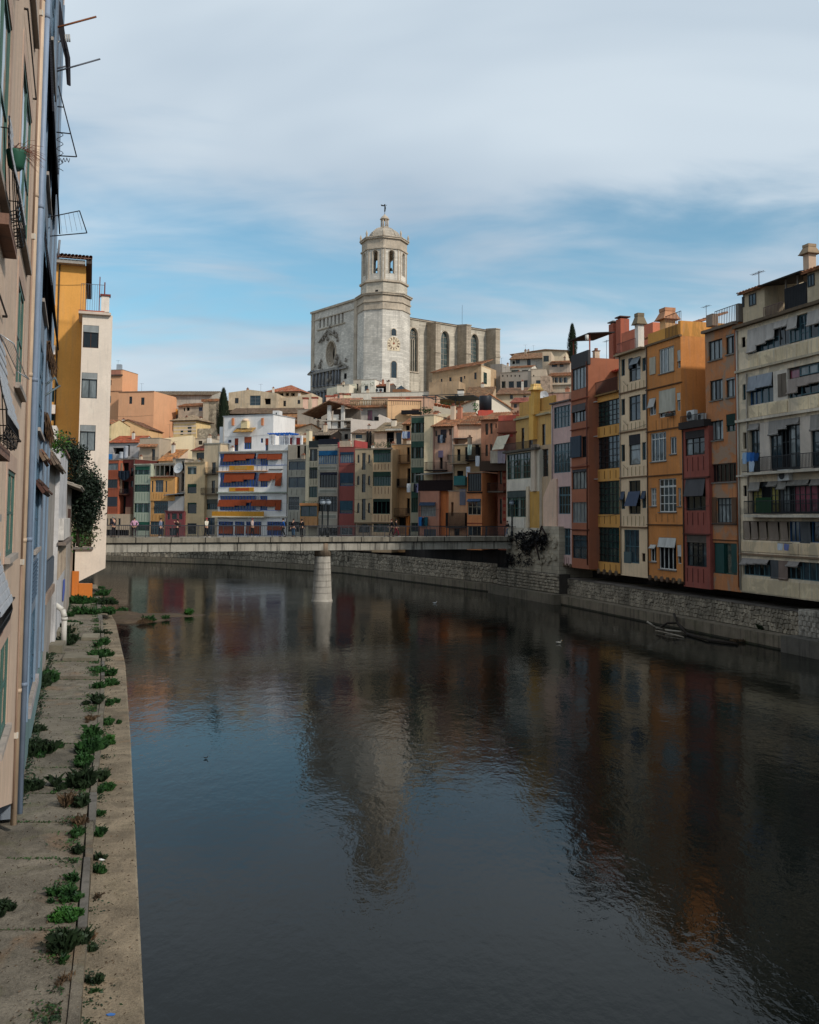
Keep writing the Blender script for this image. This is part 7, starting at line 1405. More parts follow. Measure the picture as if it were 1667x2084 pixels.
q = MB(); q.prism([LF.p(-1.6, 3.05, -.002), LF.p(3.55, 3.05, -.002), LF.p(3.55, 1.75, -.002)], Vector((-LF.N.x, -LF.N.y, 0))*7); q.build('corbel_foot', PEACH, h.o); q = MB(); q.fbox(LF, -14, 3.5, 1.2, 3.2, -7, -1.2); q.build('recessed_base', stucco((70, 78, 92), .8), h.o)  # bluish dark base colour paints in the shade beneath the overhang
rk = thing('drying_rack', 'white folding drying rack stretched from the peach house wall', 'drying rack', LF.p(-3, 10.95, .5)); q = MB()
F = LF; za = LF.hit(20, 700, .1)[1]; pr = [F.p(-5.5, za, .02), F.p(-1.8, za, .05), F.p(-1.2, za-.05, .22), F.p(-2.4, za-.12, .2), F.p(-5.5, za-.12, .2)]
for p, r_ in zip(pr, pr[1:]+pr[:1]): q.tube(p, r_, .01, n=6)
for k in range(6): q.tube(F.p(-5.5, za-.02*k, .04+k*.03), F.p(-2.0, za-.02*k, .04+k*.03), .003, n=4)
q.build('frame', paint((190, 194, 198), .4, metal=.5), rk)
h.wires(10, 990, 20, 1020, d0=.1, d1=.1) if False else None
h.done()
# drainpipes
def pipe(u, d, r, c, lb):
    z0 = 1.45; t = thing('drainpipe', lb, 'pipe', LF.p(u, z0, d)); q = MB(); q.tube(LF.p(u, z0, d), LF.p(u, 27, d), r, n=16); q.build('pipe', paint(c, .45), t)
    for z in (4.2, 7.4, 11.0, 15.0, 19.5): q = MB(); q.tube(LF.p(u, z, d), LF.p(u, z+.09, d), r*1.12, n=16); q.build('coupling', paint(tuple(int(x*.9) for x in c), .5), t); q = MB(); q.fbox(LF, u-.04, u+.04, z+.3, z+.36, 0, d); q.build('bracket', paint((150, 140, 130), .6), t)
    return u
pipe(2.95, .03, .066, (206, 178, 150), 'fat cream drainpipe at the seam of the peach and blue houses')
pipe(3.75, .11, .066, (138, 152, 172), 'blue grey drainpipe standing just right of the cream one')
q = MB(); u = 2.5
for z0, z1 in ((1.9, 7), (7, 14), (14, 20), (20, 27)): q.tube(LF.p(u, z0, .03), LF.p(u, z1-.05, .03), .022, n=6)
t = q.build('thin_conduit', paint((150, 124, 106), .6), None, LF.p(u, 1.9, .05)); tag(t, 'thin brown conduit left of the fat cream drainpipe', 'pipe')
for z, lb in ((3.4, 'lowest small cream clip on the brown conduit'), (7.0, 'second lowest small cream clip on the brown conduit'), (14.0, 'third small cream clip up the brown conduit'), (19.0, 'topmost small cream clip on the brown conduit')): q = MB(); q.box(LF.p(u, z, .04), (.035, .035, .06)); tag(q.build('junction_clip', paint((210, 200, 186), .6), None, LF.p(u, z, .04)), lb, 'clip')
# blue house
BLU = stucco((108, 120, 136), .7)
h = LHouse('powder blue house with narrow glazed bays and small dark tile canopies, right of the drainpipes', 3.56, 22.3, 1.4, 30, BLU)
o = -3.56
for z0, z1 in ((2.9, 5.2), (7.0, 9.6), (10.4, 13.0), (14.0, 16.6), (17.6, 20.4), (21.5, 24.5)): h.win(9+o, 13.2+o, z0, z1, (70, 96, 116), 3, 3, 'b')
q = MB(); q.fbox(h.F, .3, h.w_-.2, 1.4, 2.6, .0, .03); q.build('teal_plinth', stucco((92, 122, 128), .6), h.o); q = MB(); q.fbox(h.F, 8.4+o, 14.6+o, 2.6, 2.85, .0, .12); q.build('stone_sill', stucco((150, 146, 150), .8), h.o)
for k in range(10): q = MB(); z = 5.55+k*.115; q.hexa([h.F.p(9+o, z, .03), h.F.p(12.6+o, z, .03), h.F.p(12.6+o, z, .0), h.F.p(9+o, z, .0), h.F.p(9+o, z+.06, .05), h.F.p(12.6+o, z+.06, .05), h.F.p(12.6+o, z+.08, .0), h.F.p(9+o, z+.08, .0)]); q.build('louvre', paint((60, 78, 96), .6), h.o)
for u in (4.0, 8.8, 13.6, 18.0): q = MB(); q.fbox(h.F, u+.3, u+.55, 2.62, 29, .0, .06); q.build('pilaster', stucco((110, 134, 160), .5), h.o)
q = MB(); q.fbox(h.F, h.w_-.22, h.w_+.02, 1.4, 30, -.3, .03); q.build('corner_strip', stucco((186, 166, 154), .5), h.o)
def canopy(u0, u1, zt_, zb_, out, c, lb='canopy'):
    F = h.F; A_ = F.p(u0, zb_, out); B_ = F.p(u1, zb_, out); C_ = F.p(u0, zt_, .02); return tile_sheet(A_, B_, C_, 'canopy_roof', h.o, tilemat(c))
canopy(11.5+o, 15.5+o, 9.95, 9.65, .2, (96, 60, 48)); canopy(10+o, 16+o, 9.0, 8.65, .26, (84, 58, 50)); canopy(14+o, 18+o, 11.0, 10.75, .16, (60, 60, 66))
for u0, u1, z1, z0, out in ((7.0, 19, 21.2, 18.6, .24), (9, 20.5, 15.9, 14.4, .3)): q = MB(); F = h.F; q.hexa([F.p(u0+o, z0, out), F.p(u1+o, z0, out), F.p(u1+o, z0, out-.05), F.p(u0+o, z0, out-.05), F.p(u0+o, z1, .05), F.p(u1+o, z1, .05), F.p(u1+o, z1, .0), F.p(u0+o, z1, .0)]); q.build('dark_canopy', blindmat((36, 36, 42)), h.o)
for z in (10.7, 13.0): 
    q = MB()
    for i in range(160): t_ = rng.random(); p0 = h.F.p(13.0+o+t_*3.0, z+.55-.2*rng.random(), .05+.12*rng.random()); q.tube(p0, p0+Vector((.05+.16*rng.random(), .1*rng.gauss(0, 1), -.5-.35*rng.random())), .02, .008, 3, False)
    tag(q.build('dry_straw_bundle', leafmat((112, 84, 56), (50, 34, 26)), None, h.F.p(13+o, z, .2)), ('upper' if z > 12 else 'lower')+' bundle of dry straw hanging on the blue house', 'straw')
h.done(); HBL = h
def poleset(label, name, cat, pts, r, c):
    q = MB()
    for a, b in pts: q.tube(a, b, r, n=6)
    P0 = pts[0][0]; return tag(q.build(name, paint(c, .6, metal=.3), None, P0), label, cat)
def V2(px, py, d): return LF.p(*LF.hit(px, py, d), d)
def Vd(px, py, Y): return at_y(px, py, Y)
poleset('rusty brown pole reaching out from the top of the blue house', 'rusty_pole', 'pole', [(Vd(100, 60, 33), Vd(196, 34, 33.6))], .035, (130, 78, 48))
poleset('grey steel pole reaching out below the rusty one on the blue house', 'steel_pole', 'pole', [(Vd(109, 147, 34), Vd(204, 120, 34.6)), (Vd(112, 140, 34), Vd(134, 135, 34.1))], .03, (96, 98, 106))
poleset('short bracket pole with white insulator discs on the blue house', 'insulator_bracket', 'bracket', [(Vd(109, 90, 34), Vd(133, 79, 34.2))]+[(Vd(133+4*k, 70, 34.2), Vd(134+4*k, 85, 34.2)) for k in range(3)], .03, (186, 182, 176))
q = MB(); q.prism([Vd(110, 0, 34), Vd(118, 0, 34), Vd(128, 70, 34.1), Vd(138, 115, 34.1), Vd(139, 172, 34.2), Vd(136, 172, 34.2), Vd(132, 118, 34.1), Vd(118, 60, 34)], (0.05, .12, 0)); tag(q.build('torn_awning', paint((34, 30, 34), .9), None, Vd(118, 0, 34)), 'torn dark awning strip dangling beside the steel poles', 'awning')
poleset('tall thin triangular wire frame hanging off the blue house into the sky', 'bent_wire', 'wire', [(Vd(119, 175, 34), Vd(156, 319, 34)), (Vd(156, 319, 34), Vd(120, 317, 34)), (Vd(117, 217, 34), Vd(129, 218, 34)), (Vd(115, 269, 34), Vd(143, 272, 34))], .022, (36, 36, 42))
sc_ = []
for k in range(26): t0 = k*.6; sc_.append((Vd(122+7*math.sin(t0*1.7), 270+k*3.0, 34), Vd(122+7*math.sin((t0+.6)*1.7), 273+k*3.0, 34)))
for k in range(12): sc_.append((Vd(118+k*2, 326+5*math.sin(k*1.9), 34), Vd(120+k*2, 326+5*math.sin((k+1)*1.9), 34)))
poleset('curly wrought wire ornament beside the triangular wire frame', 'wire_scroll', 'wire ornament', sc_, .012, (70, 74, 84))
cl = [(Vd(90, 444, 30), Vd(162, 429, 30.6)), (Vd(162, 429, 30.6), Vd(177, 474, 31.4)), (Vd(177, 474, 31.4), Vd(98, 481, 31))]
poleset('sloping clothes airer frame with slack lines on the blue house', 'clothes_airer', 'clothes airer', cl, .018, (44, 46, 52)); q = MB()
for k in range(6):
    x = 113+k*9; pts = [Vd(x+t*9*(k+3)/8, 440-k*1.7+t*(38-k*.3)+3*math.sin(t*3.1)*0, 30.6) for t in (0, .25, .5, .75, 1)]
    for p, r_ in zip(pts, pts[1:]): q.tube(p, r_, .006, n=3, cap=False)
tag(q.build('airer_lines', paint((120, 124, 130)), None, Vd(113, 440, 30.6)), 'slack thin lines strung across the sloping clothes airer', 'lines')
poleset('pair of weathered grey green poles reaching out low on the blue house', 'washing_poles', 'poles', [(Vd(85, 790, 33), Vd(112, 768, 33.4)), (Vd(90, 806, 33), Vd(122, 785, 33.6)), (Vd(112, 768, 33.4), Vd(118, 785, 33.6))], .035, (104, 116, 120))
for px, py, w_, lb in ((113, 340, 9, 'dark rolled awning hanging at mid height of the blue house'), (111, 380, 8, 'dark folded awning hanging below the rolled one on the blue house')):
    q = MB(); A_ = Vd(px, py-36, 34); B_ = Vd(px-2, py+18, 34); q.hexa([B_+Vector((-.1, -.1, 0)), B_+Vector((.12, -.1, .1)), B_+Vector((.12, .1, .1)), B_+Vector((-.1, .1, 0)), A_+Vector((-.14, -.1, 0)), A_+Vector((.0, -.1, 0)), A_+Vector((.0, .1, 0)), A_+Vector((-.14, .1, 0))]); tag(q.build('awning', paint((30, 28, 34), .9), None, A_), lb, 'awning')
# grey ruin walls beyond the blue house
LF1 = LF; e_ = LF.p(22.32, 0, 0); LF = Fac(e_.xy, math.atan2(86.2-e_.y, -29.2-e_.x))
def ucol(px): return LF.hit(px, 1052)[0]
def zrow(px, py, d=0): return LF.hit(px, py, d)[1]
W0 = stucco((146, 142, 138), .9, 1, (140, 132, 126)); W1_ = stucco((176, 178, 184), .9); W2 = stucco((162, 156, 150), .9, 1, (150, 136, 122))
h = LHouse('grey plastered wall section with dark steel shutter right after the blue house', 0.08, ucol(115), 1.2, zrow(104, 920), W0, off=-.1)
a, b = 1.2, ucol(115)*.92; q = MB(); zz0, zz1 = zrow(100, 1200), zrow(100, 1140); q.fbox(h.F, a, b, zz0, zz1, .0, .06); q.build('steel_shutter', paint((62, 68, 76), .6), h.o)
for k in range(12): q = MB(); u = a+(b-a)*(k+.5)/12; q.fbox(h.F, u-.03, u+.03, zz0+.05, zz1-.05, .06, .1); q.build('shutter_bar', paint((80, 86, 94), .6), h.o)
q = MB(); q.fbox(h.F, a-.2, b+.2, zz0-.4, zz0-.05, .0, .15); q.build('broken_sill', stucco((150, 130, 116), .9), h.o); F = h.F; zc = zrow(104, 950); tile_sheet(F.p(-.2, zc, .4), F.p(h.w_, zc, .4), F.p(-.2, zc+.9, -.1), 'eave_roof', h.o, tilemat((104, 88, 76))); h.coping(.1, .1); h.done()
h = LHouse('pale blue grey pier wall taller than its neighbours', ucol(115), ucol(131), 1.2, zrow(122, 912), W1_, off=.1); h.coping(.12, .12, (120, 90, 80)); zc = zrow(122, 1055)
q = MB(); q.fbox(h.F, .3, h.w_-.3, zrow(122, 1095), zc, .0, .25); q.build('niche_block', stucco((190, 188, 186), .9), h.o); q = MB(); q.fbox(h.F, -.1, h.w_+.1, zrow(122, 1104), zrow(122, 1098), .0, .4); q.build('sill', stucco((110, 100, 94), .9), h.o)
for k in range(9): q = MB(); u = .3+k*(h.w_-.6)/8; q.fbox(h.F, u-.05, u+.05, zrow(122, 1165), zrow(122, 1106), .0, .07); q.build('wooden_slat', stucco((150, 138, 124), .9), h.o)
h.done()
h = LHouse('old whitewashed wall with rusty window slit and blue paint streak', ucol(131), ucol(143), 1.2, zrow(136, 990), W2, off=.1)
F = h.F; z = h.zt; tile_sheet(F.p(0, z-.1, .8), F.p(h.w_, z-.1, .8), F.p(0, z+.4, -.6), 'eave_roof', h.o, tilemat((150, 140, 128))); q = MB(); q.fbox(F, .2, h.w_*.7, z+.3, z+4.2, -2, -1.9); q.build('terrace_screen', paint((44, 42, 42), .9), h.o); q = MB(); q.fbox(F, h.w_*.75, h.w_-.1, z+.3, z+4.4, -1.5, -1.1); q.build('terrace_pier', stucco((196, 190, 184), .6), h.o)
q = MB(); q.fbox(F, h.w_*.25, h.w_*.75, zrow(135, 1085), zrow(135, 1035), -.1, .02); q.build('rusty_window', paint((84, 56, 46), .8), h.o); h.done()
q = MB(); P1_ = LF.p(*LF.hit(131, 1178, .12), .12); q.prism([V2(129, 1224, .13), V2(127, 1222, .13), V2(129, 1180, .13), V2(132, 1178, .13), V2(132, 1200, .13)], (.01, 0, 0)); tag(q.build('blue_paint_streak', paint((86, 104, 180), .8), None, V2(129, 1200, .13)), 'blue paint streak on the old whitewashed wall', 'graffiti')
h = LHouse('brownish plastered wall end beside the white building', ucol(143), ucol(155), 1.2, zrow(148, 1058), stucco((170, 150, 132), 1.0), off=.0); q = MB(); q.fbox(h.F, .5, h.w_*.8, h.zt-.1, h.zt+2.2, -1, -.9); q.build('terrace_screen', paint((70, 74, 76), .8), h.o); q = MB(); q.fbox(h.F, h.w_*.2, h.w_, zrow(148, 1000), zrow(148, 970), -.9, -.4); q.build('orange_box_room', stucco((206, 124, 40), .4), h.o); h.done()
q = MB(); P0 = LF.p(LF.hit(132, 1235, .5)[0], 1.4, .5); q.tube(P0, P0+Vector((0, 0, 1.5)), .13, n=12); q.tube(P0+Vector((0, 0, 1.5)), P0+Vector((-.12, .05, 1.85)), .14, n=12); q.tube(P0+Vector((-.12, .05, 1.85)), P0+Vector((-.7, .2, 2.2)), .13, n=12); q.tube(P0+Vector((0, 0, 1.35)), P0+Vector((0, 0, 1.5)), .16, n=12); tag(q.build('elbow_pipe', paint((200, 194, 184), .5), None, P0), 'cream elbow drainpipe coming out of the whitewashed wall above the weeds', 'pipe')
LFB = LF; LF = LF1
# tall yellow and white buildings
h = House('tall mustard yellow apartment building with tile eave, behind the blue house', 60, 166, 536, 1150, (214, 152, 58), Y=84.5, ang=18, dep=14, wear=.25, cat='apartment block', name='apartment_block', zb=1.5)
h.drain(116, 538, 900, (70, 60, 50), .06); F = h.F; h.slab(40, 529, 174, 537, .8, (150, 146, 142), -14.4, 'eave_cornice')
z = F.hit(140, 529)[1]; tile_sheet(F.p(0, z, .9), F.p(h.w_+.5, z, .9), F.p(0, z+2.0, -6), 'roof', h.o, tilemat((140, 100, 84))); q = MB(); q.fbox(F, h.w_, h.w_+.5, z-.4, z, -14, .9); q.build('eave_side', paint((70, 60, 54), .9), h.o)
q = MB(); u = F.hit(118, 520)[0]; q.tube(F.p(u, z+.1, 0), F.p(u+.1, z+1.7, 0), .1, n=8); q.build('vent_pipe', paint((120, 120, 124), .6), h.o)
for y0, y1 in ((583, 612), (678, 703), (724, 742), (790, 818), (838, 856)): h.w(104, y0, 110.5, y1, 'gr', 1, 2, 'g')
for y in (617, 705, 825): h.slab(100, y, 113, y+18 if y > 650 else y+6, .6, (206, 196, 190), 0, 'balcony_front')
h.done()
h = House('cream white apartment tower with rail terrace and sash windows, nearest the bridge', 160, 222, 640, 1155, (216, 204, 192), Y=82, ang=18, dep=13, wear=.3, cat='apartment block', name='apartment_block')
zlo = at_z(205, 1155, 0); h.zb = h.F.hit(205, 1156)[1]
for y0, y1, bl in ((662, 708, .3), (758.5, 810.5, .24), (865, 917, .24)): h.w(169-(y0-662)*.033, y0, 201-(y0-662)*.033, y1, 'br' if bl > .25 else 'dk', 2, 1, 'd' if bl > .25 else 'c', blind=bl, bc=(150, 152, 150), sill=0)
h.dark(148, 978, 188, 1113, 2.2, mat=paint((60, 74, 66), .9)) if False else h.dark(163, 978, 188, 1113, 2.2, mat=paint((52, 62, 54), .9)); F = h.F
h.slab(160, 636, 226, 641, .35, (186, 172, 160), -13.4, 'cornice'); h.slab(160, 632, 213, 636, .1, (150, 80, 60), -12, 'terrace_tiles'); h.toprail(164, 211, 630, 2.4, -.3, (96, 100, 108), .17, z=F.hit(190, 634)[1]); q = MB(); u = F.hit(214, 610)[0]; z = F.hit(214, 634)[1]; q.fbox(F, u-.3, u+.35, z, z+1.35*1.0+0, -.7, -.1); q.build('terrace_pier', stucco((206, 198, 190), .5), h.o); q = MB(); q.fbox(F, u-.4, u+.45, z+1.35, z+1.5, -.8, .0); q.fbox(F, u-.1, u+.0, z+1.5, z+2.6, -.5, -.4); q.fbox(F, u-.5, u-.42, z, z+3.0, -.3, -.22); q.build('pier_cap', paint((120, 60, 50), .7), h.o)
# slanted corbel foot over the walkway
ul, ur_ = F.hit(158, 1187)[0], h.w_; zl = F.hit(160, 1188)[1]; q = MB(); q.prism([F.p(0, h.zb-.004, 0), F.p(ur_, h.zb-.004, 0), F.p(0.0, zl, 0)], Vector((-F.N.x, -F.N.y, 0))*13); q.build('corbel_foot', h.mat, h.o)
h.slab(148, 1113, 190, 1118, .25, (110, 106, 104), 0, 'opening_sill') ; h.done(); HWH = h
q = MB(); A_, B_ = at_z(146, 1163, 1.4), at_z(146, 1200, 1.4); P0 = at_y(146, 1203, 78); P1_ = at_y(160, 1203, 78); P2_ = at_y(184, 1206, 77.5); zt1 = at_y(150, 1163, 78).z; zt2 = at_y(160, 1188, 78).z
q.hexa([(x+dx, y, z) for z in (.9, zt1) for x, y, dx in ((P0.x, 78, 0), (P1_.x, 78, 0), (P1_.x, 78.6, -.25), (P0.x, 78.6, -.25))]); q.hexa([(x+dx, y, z) for z in (.9, zt2) for x, y, dx in ((P1_.x+.004, 77.98, 0), (P2_.x, 77.98, 0), (P2_.x, 78.6, -.25), (P1_.x+.004, 78.6, -.25))])
tag(q.build('orange_wall', stucco((206, 118, 22), .3), None, (P1_.x, 78, 1)), 'low bright orange stepped wall at the foot of the white tower', 'wall')
# big dark bush cascading beside the white tower
bt = thing('cascading_bush', 'large dark grey green bush cascading in front of the white tower', 'bush', at_y(160, 1100, 70)); q = MB(); q2 = MB()
for px, py, r in ((140, 912, 1.0), (150, 935, 1.3), (162, 925, .9), (158, 965, 1.7), (172, 985, 1.8), (180, 1000, 1.6), (165, 1010, 1.9), (186, 1015, 1.2), (178, 1040, 1.5), (165, 1050, 1.4), (185, 1050, .8), (150, 1000, 1.2), (188, 985, .9), (176, 1070, .8), (192, 1000, .7)): leaves(q if rng.random() < .6 else q2, at_y(px, py, 71), r*.88, int(640*r), .12, (1, 1, 1), shell=.25)
q.build('foliage', leafmat((58, 70, 50), (26, 36, 26)), bt); q2.build('foliage', leafmat((38, 52, 38), (16, 24, 18)), bt); q = MB(); q.tube(at_y(158, 1112, 71), at_y(160, 1040, 71), .14, .1); q.tube(at_y(160, 1050, 71), at_y(150, 940, 71), .1, .06); q.build('trunk', paint((70, 58, 46), .9), bt)
for px, py, r, lb, c in ((106, 905, 1.0, 'bright green climber on top of the grey wall beside the blue house', (92, 150, 40)), (124, 903, .9, 'mixed green bush on top of the grey wall', (70, 96, 48)), (158, 1085, 1.5, 'bright green shrub in the opening of the white tower', (60, 110, 40)), (176, 1090, 1.2, 'olive shrub in the opening of the white tower', (84, 88, 56))):
    Y = 46 if px < 130 and py < 950 else 76; q = MB(); leaves(q, at_y(px, py, Y), r*.8 if Y < 50 else r, int(260*r), .09 if Y < 50 else .13, shell=.15); tag(q.build('shrub', leafmat(c, tuple(int(x*.6) for x in c)), None, at_y(px, py, Y)), lb, 'shrub')
# ================================================================== left quay walkway, kerb and lower ledge
QE = [(-.55, 4), (-3.59, 14.08), (-8.77, 31.7), (-13.4, 47.2), (-19.3, 65.5), (-24.6, 80), (-31.5, 100)]
CB_ = [(-1.45, 4), (-4.30, 13.5), (-7.10, 22.9), (-10.6, 34.9), (-14.6, 47.9), (-19.3, 62.7), (-24.8, 79.6), (-32.2, 100)]
def lerpline(pts, y):
    for (x0, y0), (x1, y1) in zip(pts, pts[1:]):
        if y <= y1: return x0+(x1-x0)*(y-y0)/(y1-y0)
    return pts[-1][0]
WX = lambda y: (LF.p(0, 0).x+(y-18.5)*(LF.U.x/LF.U.y)) if y < 39.7 else LFB.P.x+(y-LFB.P.y)*(LFB.U.x/LFB.U.y)
CK = concrete((108, 103, 96), .4, .0, 1.5)
def quaymat(c, moss):
    m = NT('worn_concrete'); base = lin(c)
    col = m.mix(m.ramp(m.noise(.45, 7, (1, 1, 1), .7, .8), .35, .68), tuple(x*1.25 for x in base), tuple(x*.48 for x in base))
    col = m.mix(m.ramp(m.noise(1.7, 6, (1, 1, 1), .7, .5), .48, .62, 0, .65), col, tuple(x*.42 for x in base))
    col = m.mix(m.ramp(m.noise(.8, 6, (1, 1, 1), .65, 1.2), .54, .7, 0, moss), col, lin((92, 92, 58)))
    col = m.mix(m.ramp(m.noise(.6, 4, (1, 1, 1), .6, .5), .58, .72, 0, .4), col, lin((150, 112, 78)))
    col = m.mix(m.ramp(m.noise(22, 4, (1, 1, 1), .75), .5, .62, 0, .5), col, tuple(x*.35 for x in base))
    col = m.mix(m.ramp(m.noise(38, 3, (1, 1, 1), .8), .6, .68, 0, .65), col, tuple(min(1, x*2.0) for x in base))
    m.color(col); m.bump(m.noise(17, 6, (1, 1, 1), .7), .8, .04); m.b.inputs['Roughness'].default_value = .95; return m.m
CQ = quaymat((124, 115, 101), .6); CL = quaymat((142, 127, 106), .15)
ys = [4+i*1.0 for i in range(97)]
mb = MB()
for a, b in zip(ys, ys[1:]):
    xa, xb = lerpline(QE, a), lerpline(QE, b); ka, kb = lerpline(CB_, a), lerpline(CB_, b)
    mb.quad((ka, a, 1.0), (xa-.04, a, 1.0), (xb-.04, b, 1.0), (kb, b, 1.0)); mb.quad((xa-.04, a, 1.0), (xa, a, .96), (xb, b, .96), (xb-.04, b, 1.0)); mb.quad((xa, a, .96), (xa+.05, a, -.8), (xb+.05, b, -.8), (xb, b, .96))
struct(mb.build('lower_quay_ledge', CL))
qw = MB()
for a, b in zip(ys, ys[1:]): qw.quad((WX(a)-3, a, 1.16), (lerpline(CB_, a), a, 1.16), (lerpline(CB_, b), b, 1.16), (WX(b)-3, b, 1.16))
walk = struct(qw.build('quay_walkway', concrete((96, 86, 72), .3, .3)))
cuts = [4, 7.5, 10.8, 13.2, 16.4, 19.7, 22.0, 24.2, 26.6, 29.4, 33.0, 36.4, 40.6, 44.6, 47.0, 50, 53, 56, 59, 62, 65, 68, 71, 74, 77, 80]
for a, b in zip(cuts, cuts[1:]):
    zt_ = 1.30+rng.uniform(-.012, .012)+(.14 if a >= 40.6 else 0); w_ = .15 if a < 60 else .3; n = 5; q = MB(); ga, gb = a+.02, b-.02
    P8 = [(WX(ga)-3, ga), (lerpline(CB_, ga)-w_-.03, ga), (lerpline(CB_, gb)-w_-.03, gb), (WX(gb)-3, gb)]
    q.hexa([(x, y, 1.165) for x, y in P8]+[(x, y, zt_) for x, y in P8]); q.build('slab', CQ, walk)
    q = MB(); dz = .03+rng.uniform(-.015, .03); j = rng.uniform(-.03, .03); P8 = [(lerpline(CB_, ga)-w_+j, ga), (lerpline(CB_, ga)+j, ga), (lerpline(CB_, gb)+rng.uniform(-.03, .03), gb), (lerpline(CB_, gb)-w_+rng.uniform(-.03, .03), gb)]
    q.hexa([(x, y, .98) for x, y in P8]+[(x, y, zt_+dz) for x, y in P8]); q.build('kerbstone', CQ if rng.random() < .5 else CK, walk)
for px0, px1, py, yy, hh, lb in ((127, 200, 1335, 0, .28, 'broad concrete step across the quay walkway'), (98, 127, 1318, 0, .5, 'tall concrete block beside the wall next to the broad step'), (120, 157, 1277, 0, .55, 'weathered concrete block under the elbow drainpipe'), (165, 200, 1292, 0, .3, 'small low concrete block behind the broad step'), (100, 121, 1298, 0, .75, 'narrow upright concrete block against the wall')):
    A_ = at_z(px0, py+17, 1.3); B_ = at_z(px1, py+17, 1.3); q = MB(); q.hexa([(A_.x, A_.y, 1.25), (B_.x, A_.y, 1.25), (B_.x-.5, A_.y+1.9, 1.25), (A_.x-.5, A_.y+1.9, 1.25), (A_.x, A_.y, 1.3+hh), (B_.x, A_.y, 1.3+hh), (B_.x-.5, A_.y+1.9, 1.3+hh), (A_.x-.5, A_.y+1.9, 1.3+hh)]); tag(q.build('concrete_block', concrete((130, 122, 106), .3, .4), None, (A_.x, A_.y, 1.3)), lb, 'block')
mb = MB(); mb.quad((-700, -200, 1.1), (-4.6, -200, 1.1), (-4.6, 4, 1.1), (-700, 4, 1.1)); mb.quad((-700, 4, 1.1), (WX(4)-2.9, 4, 1.1), (WX(100)-2.9, 100, 1.1), (-700, 100, 1.1)); mb.quad((-700, 100, 1.1), (-38, 100, 1.1), (-60, 170, 1.1), (-700, 170, 1.1)); struct(mb.build('left_bank_ground', concrete((92, 84, 66), .3, .6)))
q = MB(); P_ = at_z(224, 2066, 1.0); q.prism([P_+Vector((x, y, .003)) for x, y in ((-.06, 0), (0, .04), (.07, .02), (.06, -.02), (-.02, -.03))], (0, 0, .01)); tag(q.build('paper_scrap', paint((70, 120, 190), .7), None, P_), 'small blue scrap of paper on the damp corner of the lower ledge', 'litter')
q = MB(); P_ = at_z(205, 1760, 1.0)+Vector((0, 0, .1)); q.blob(P_, .045, 6, 4, .35, (1.5, .7, .5)); tag(q.build('paper_scrap', paint((220, 220, 216), .7), None, P_), 'crumpled white paper on the weeds beside the kerb', 'litter')
for px, py, lb in ((130, 1361, 'left one of two tiny red petals on the slab before the broad step'), (138, 1361, 'right one of two tiny red petals on the slab before the broad step')): q = MB(); P_ = at_z(px, py, 1.31); q.box(P_, (.09, .05, .01)); tag(q.build('petal', paint((150, 20, 30), .7), None, P_), lb, 'litter')
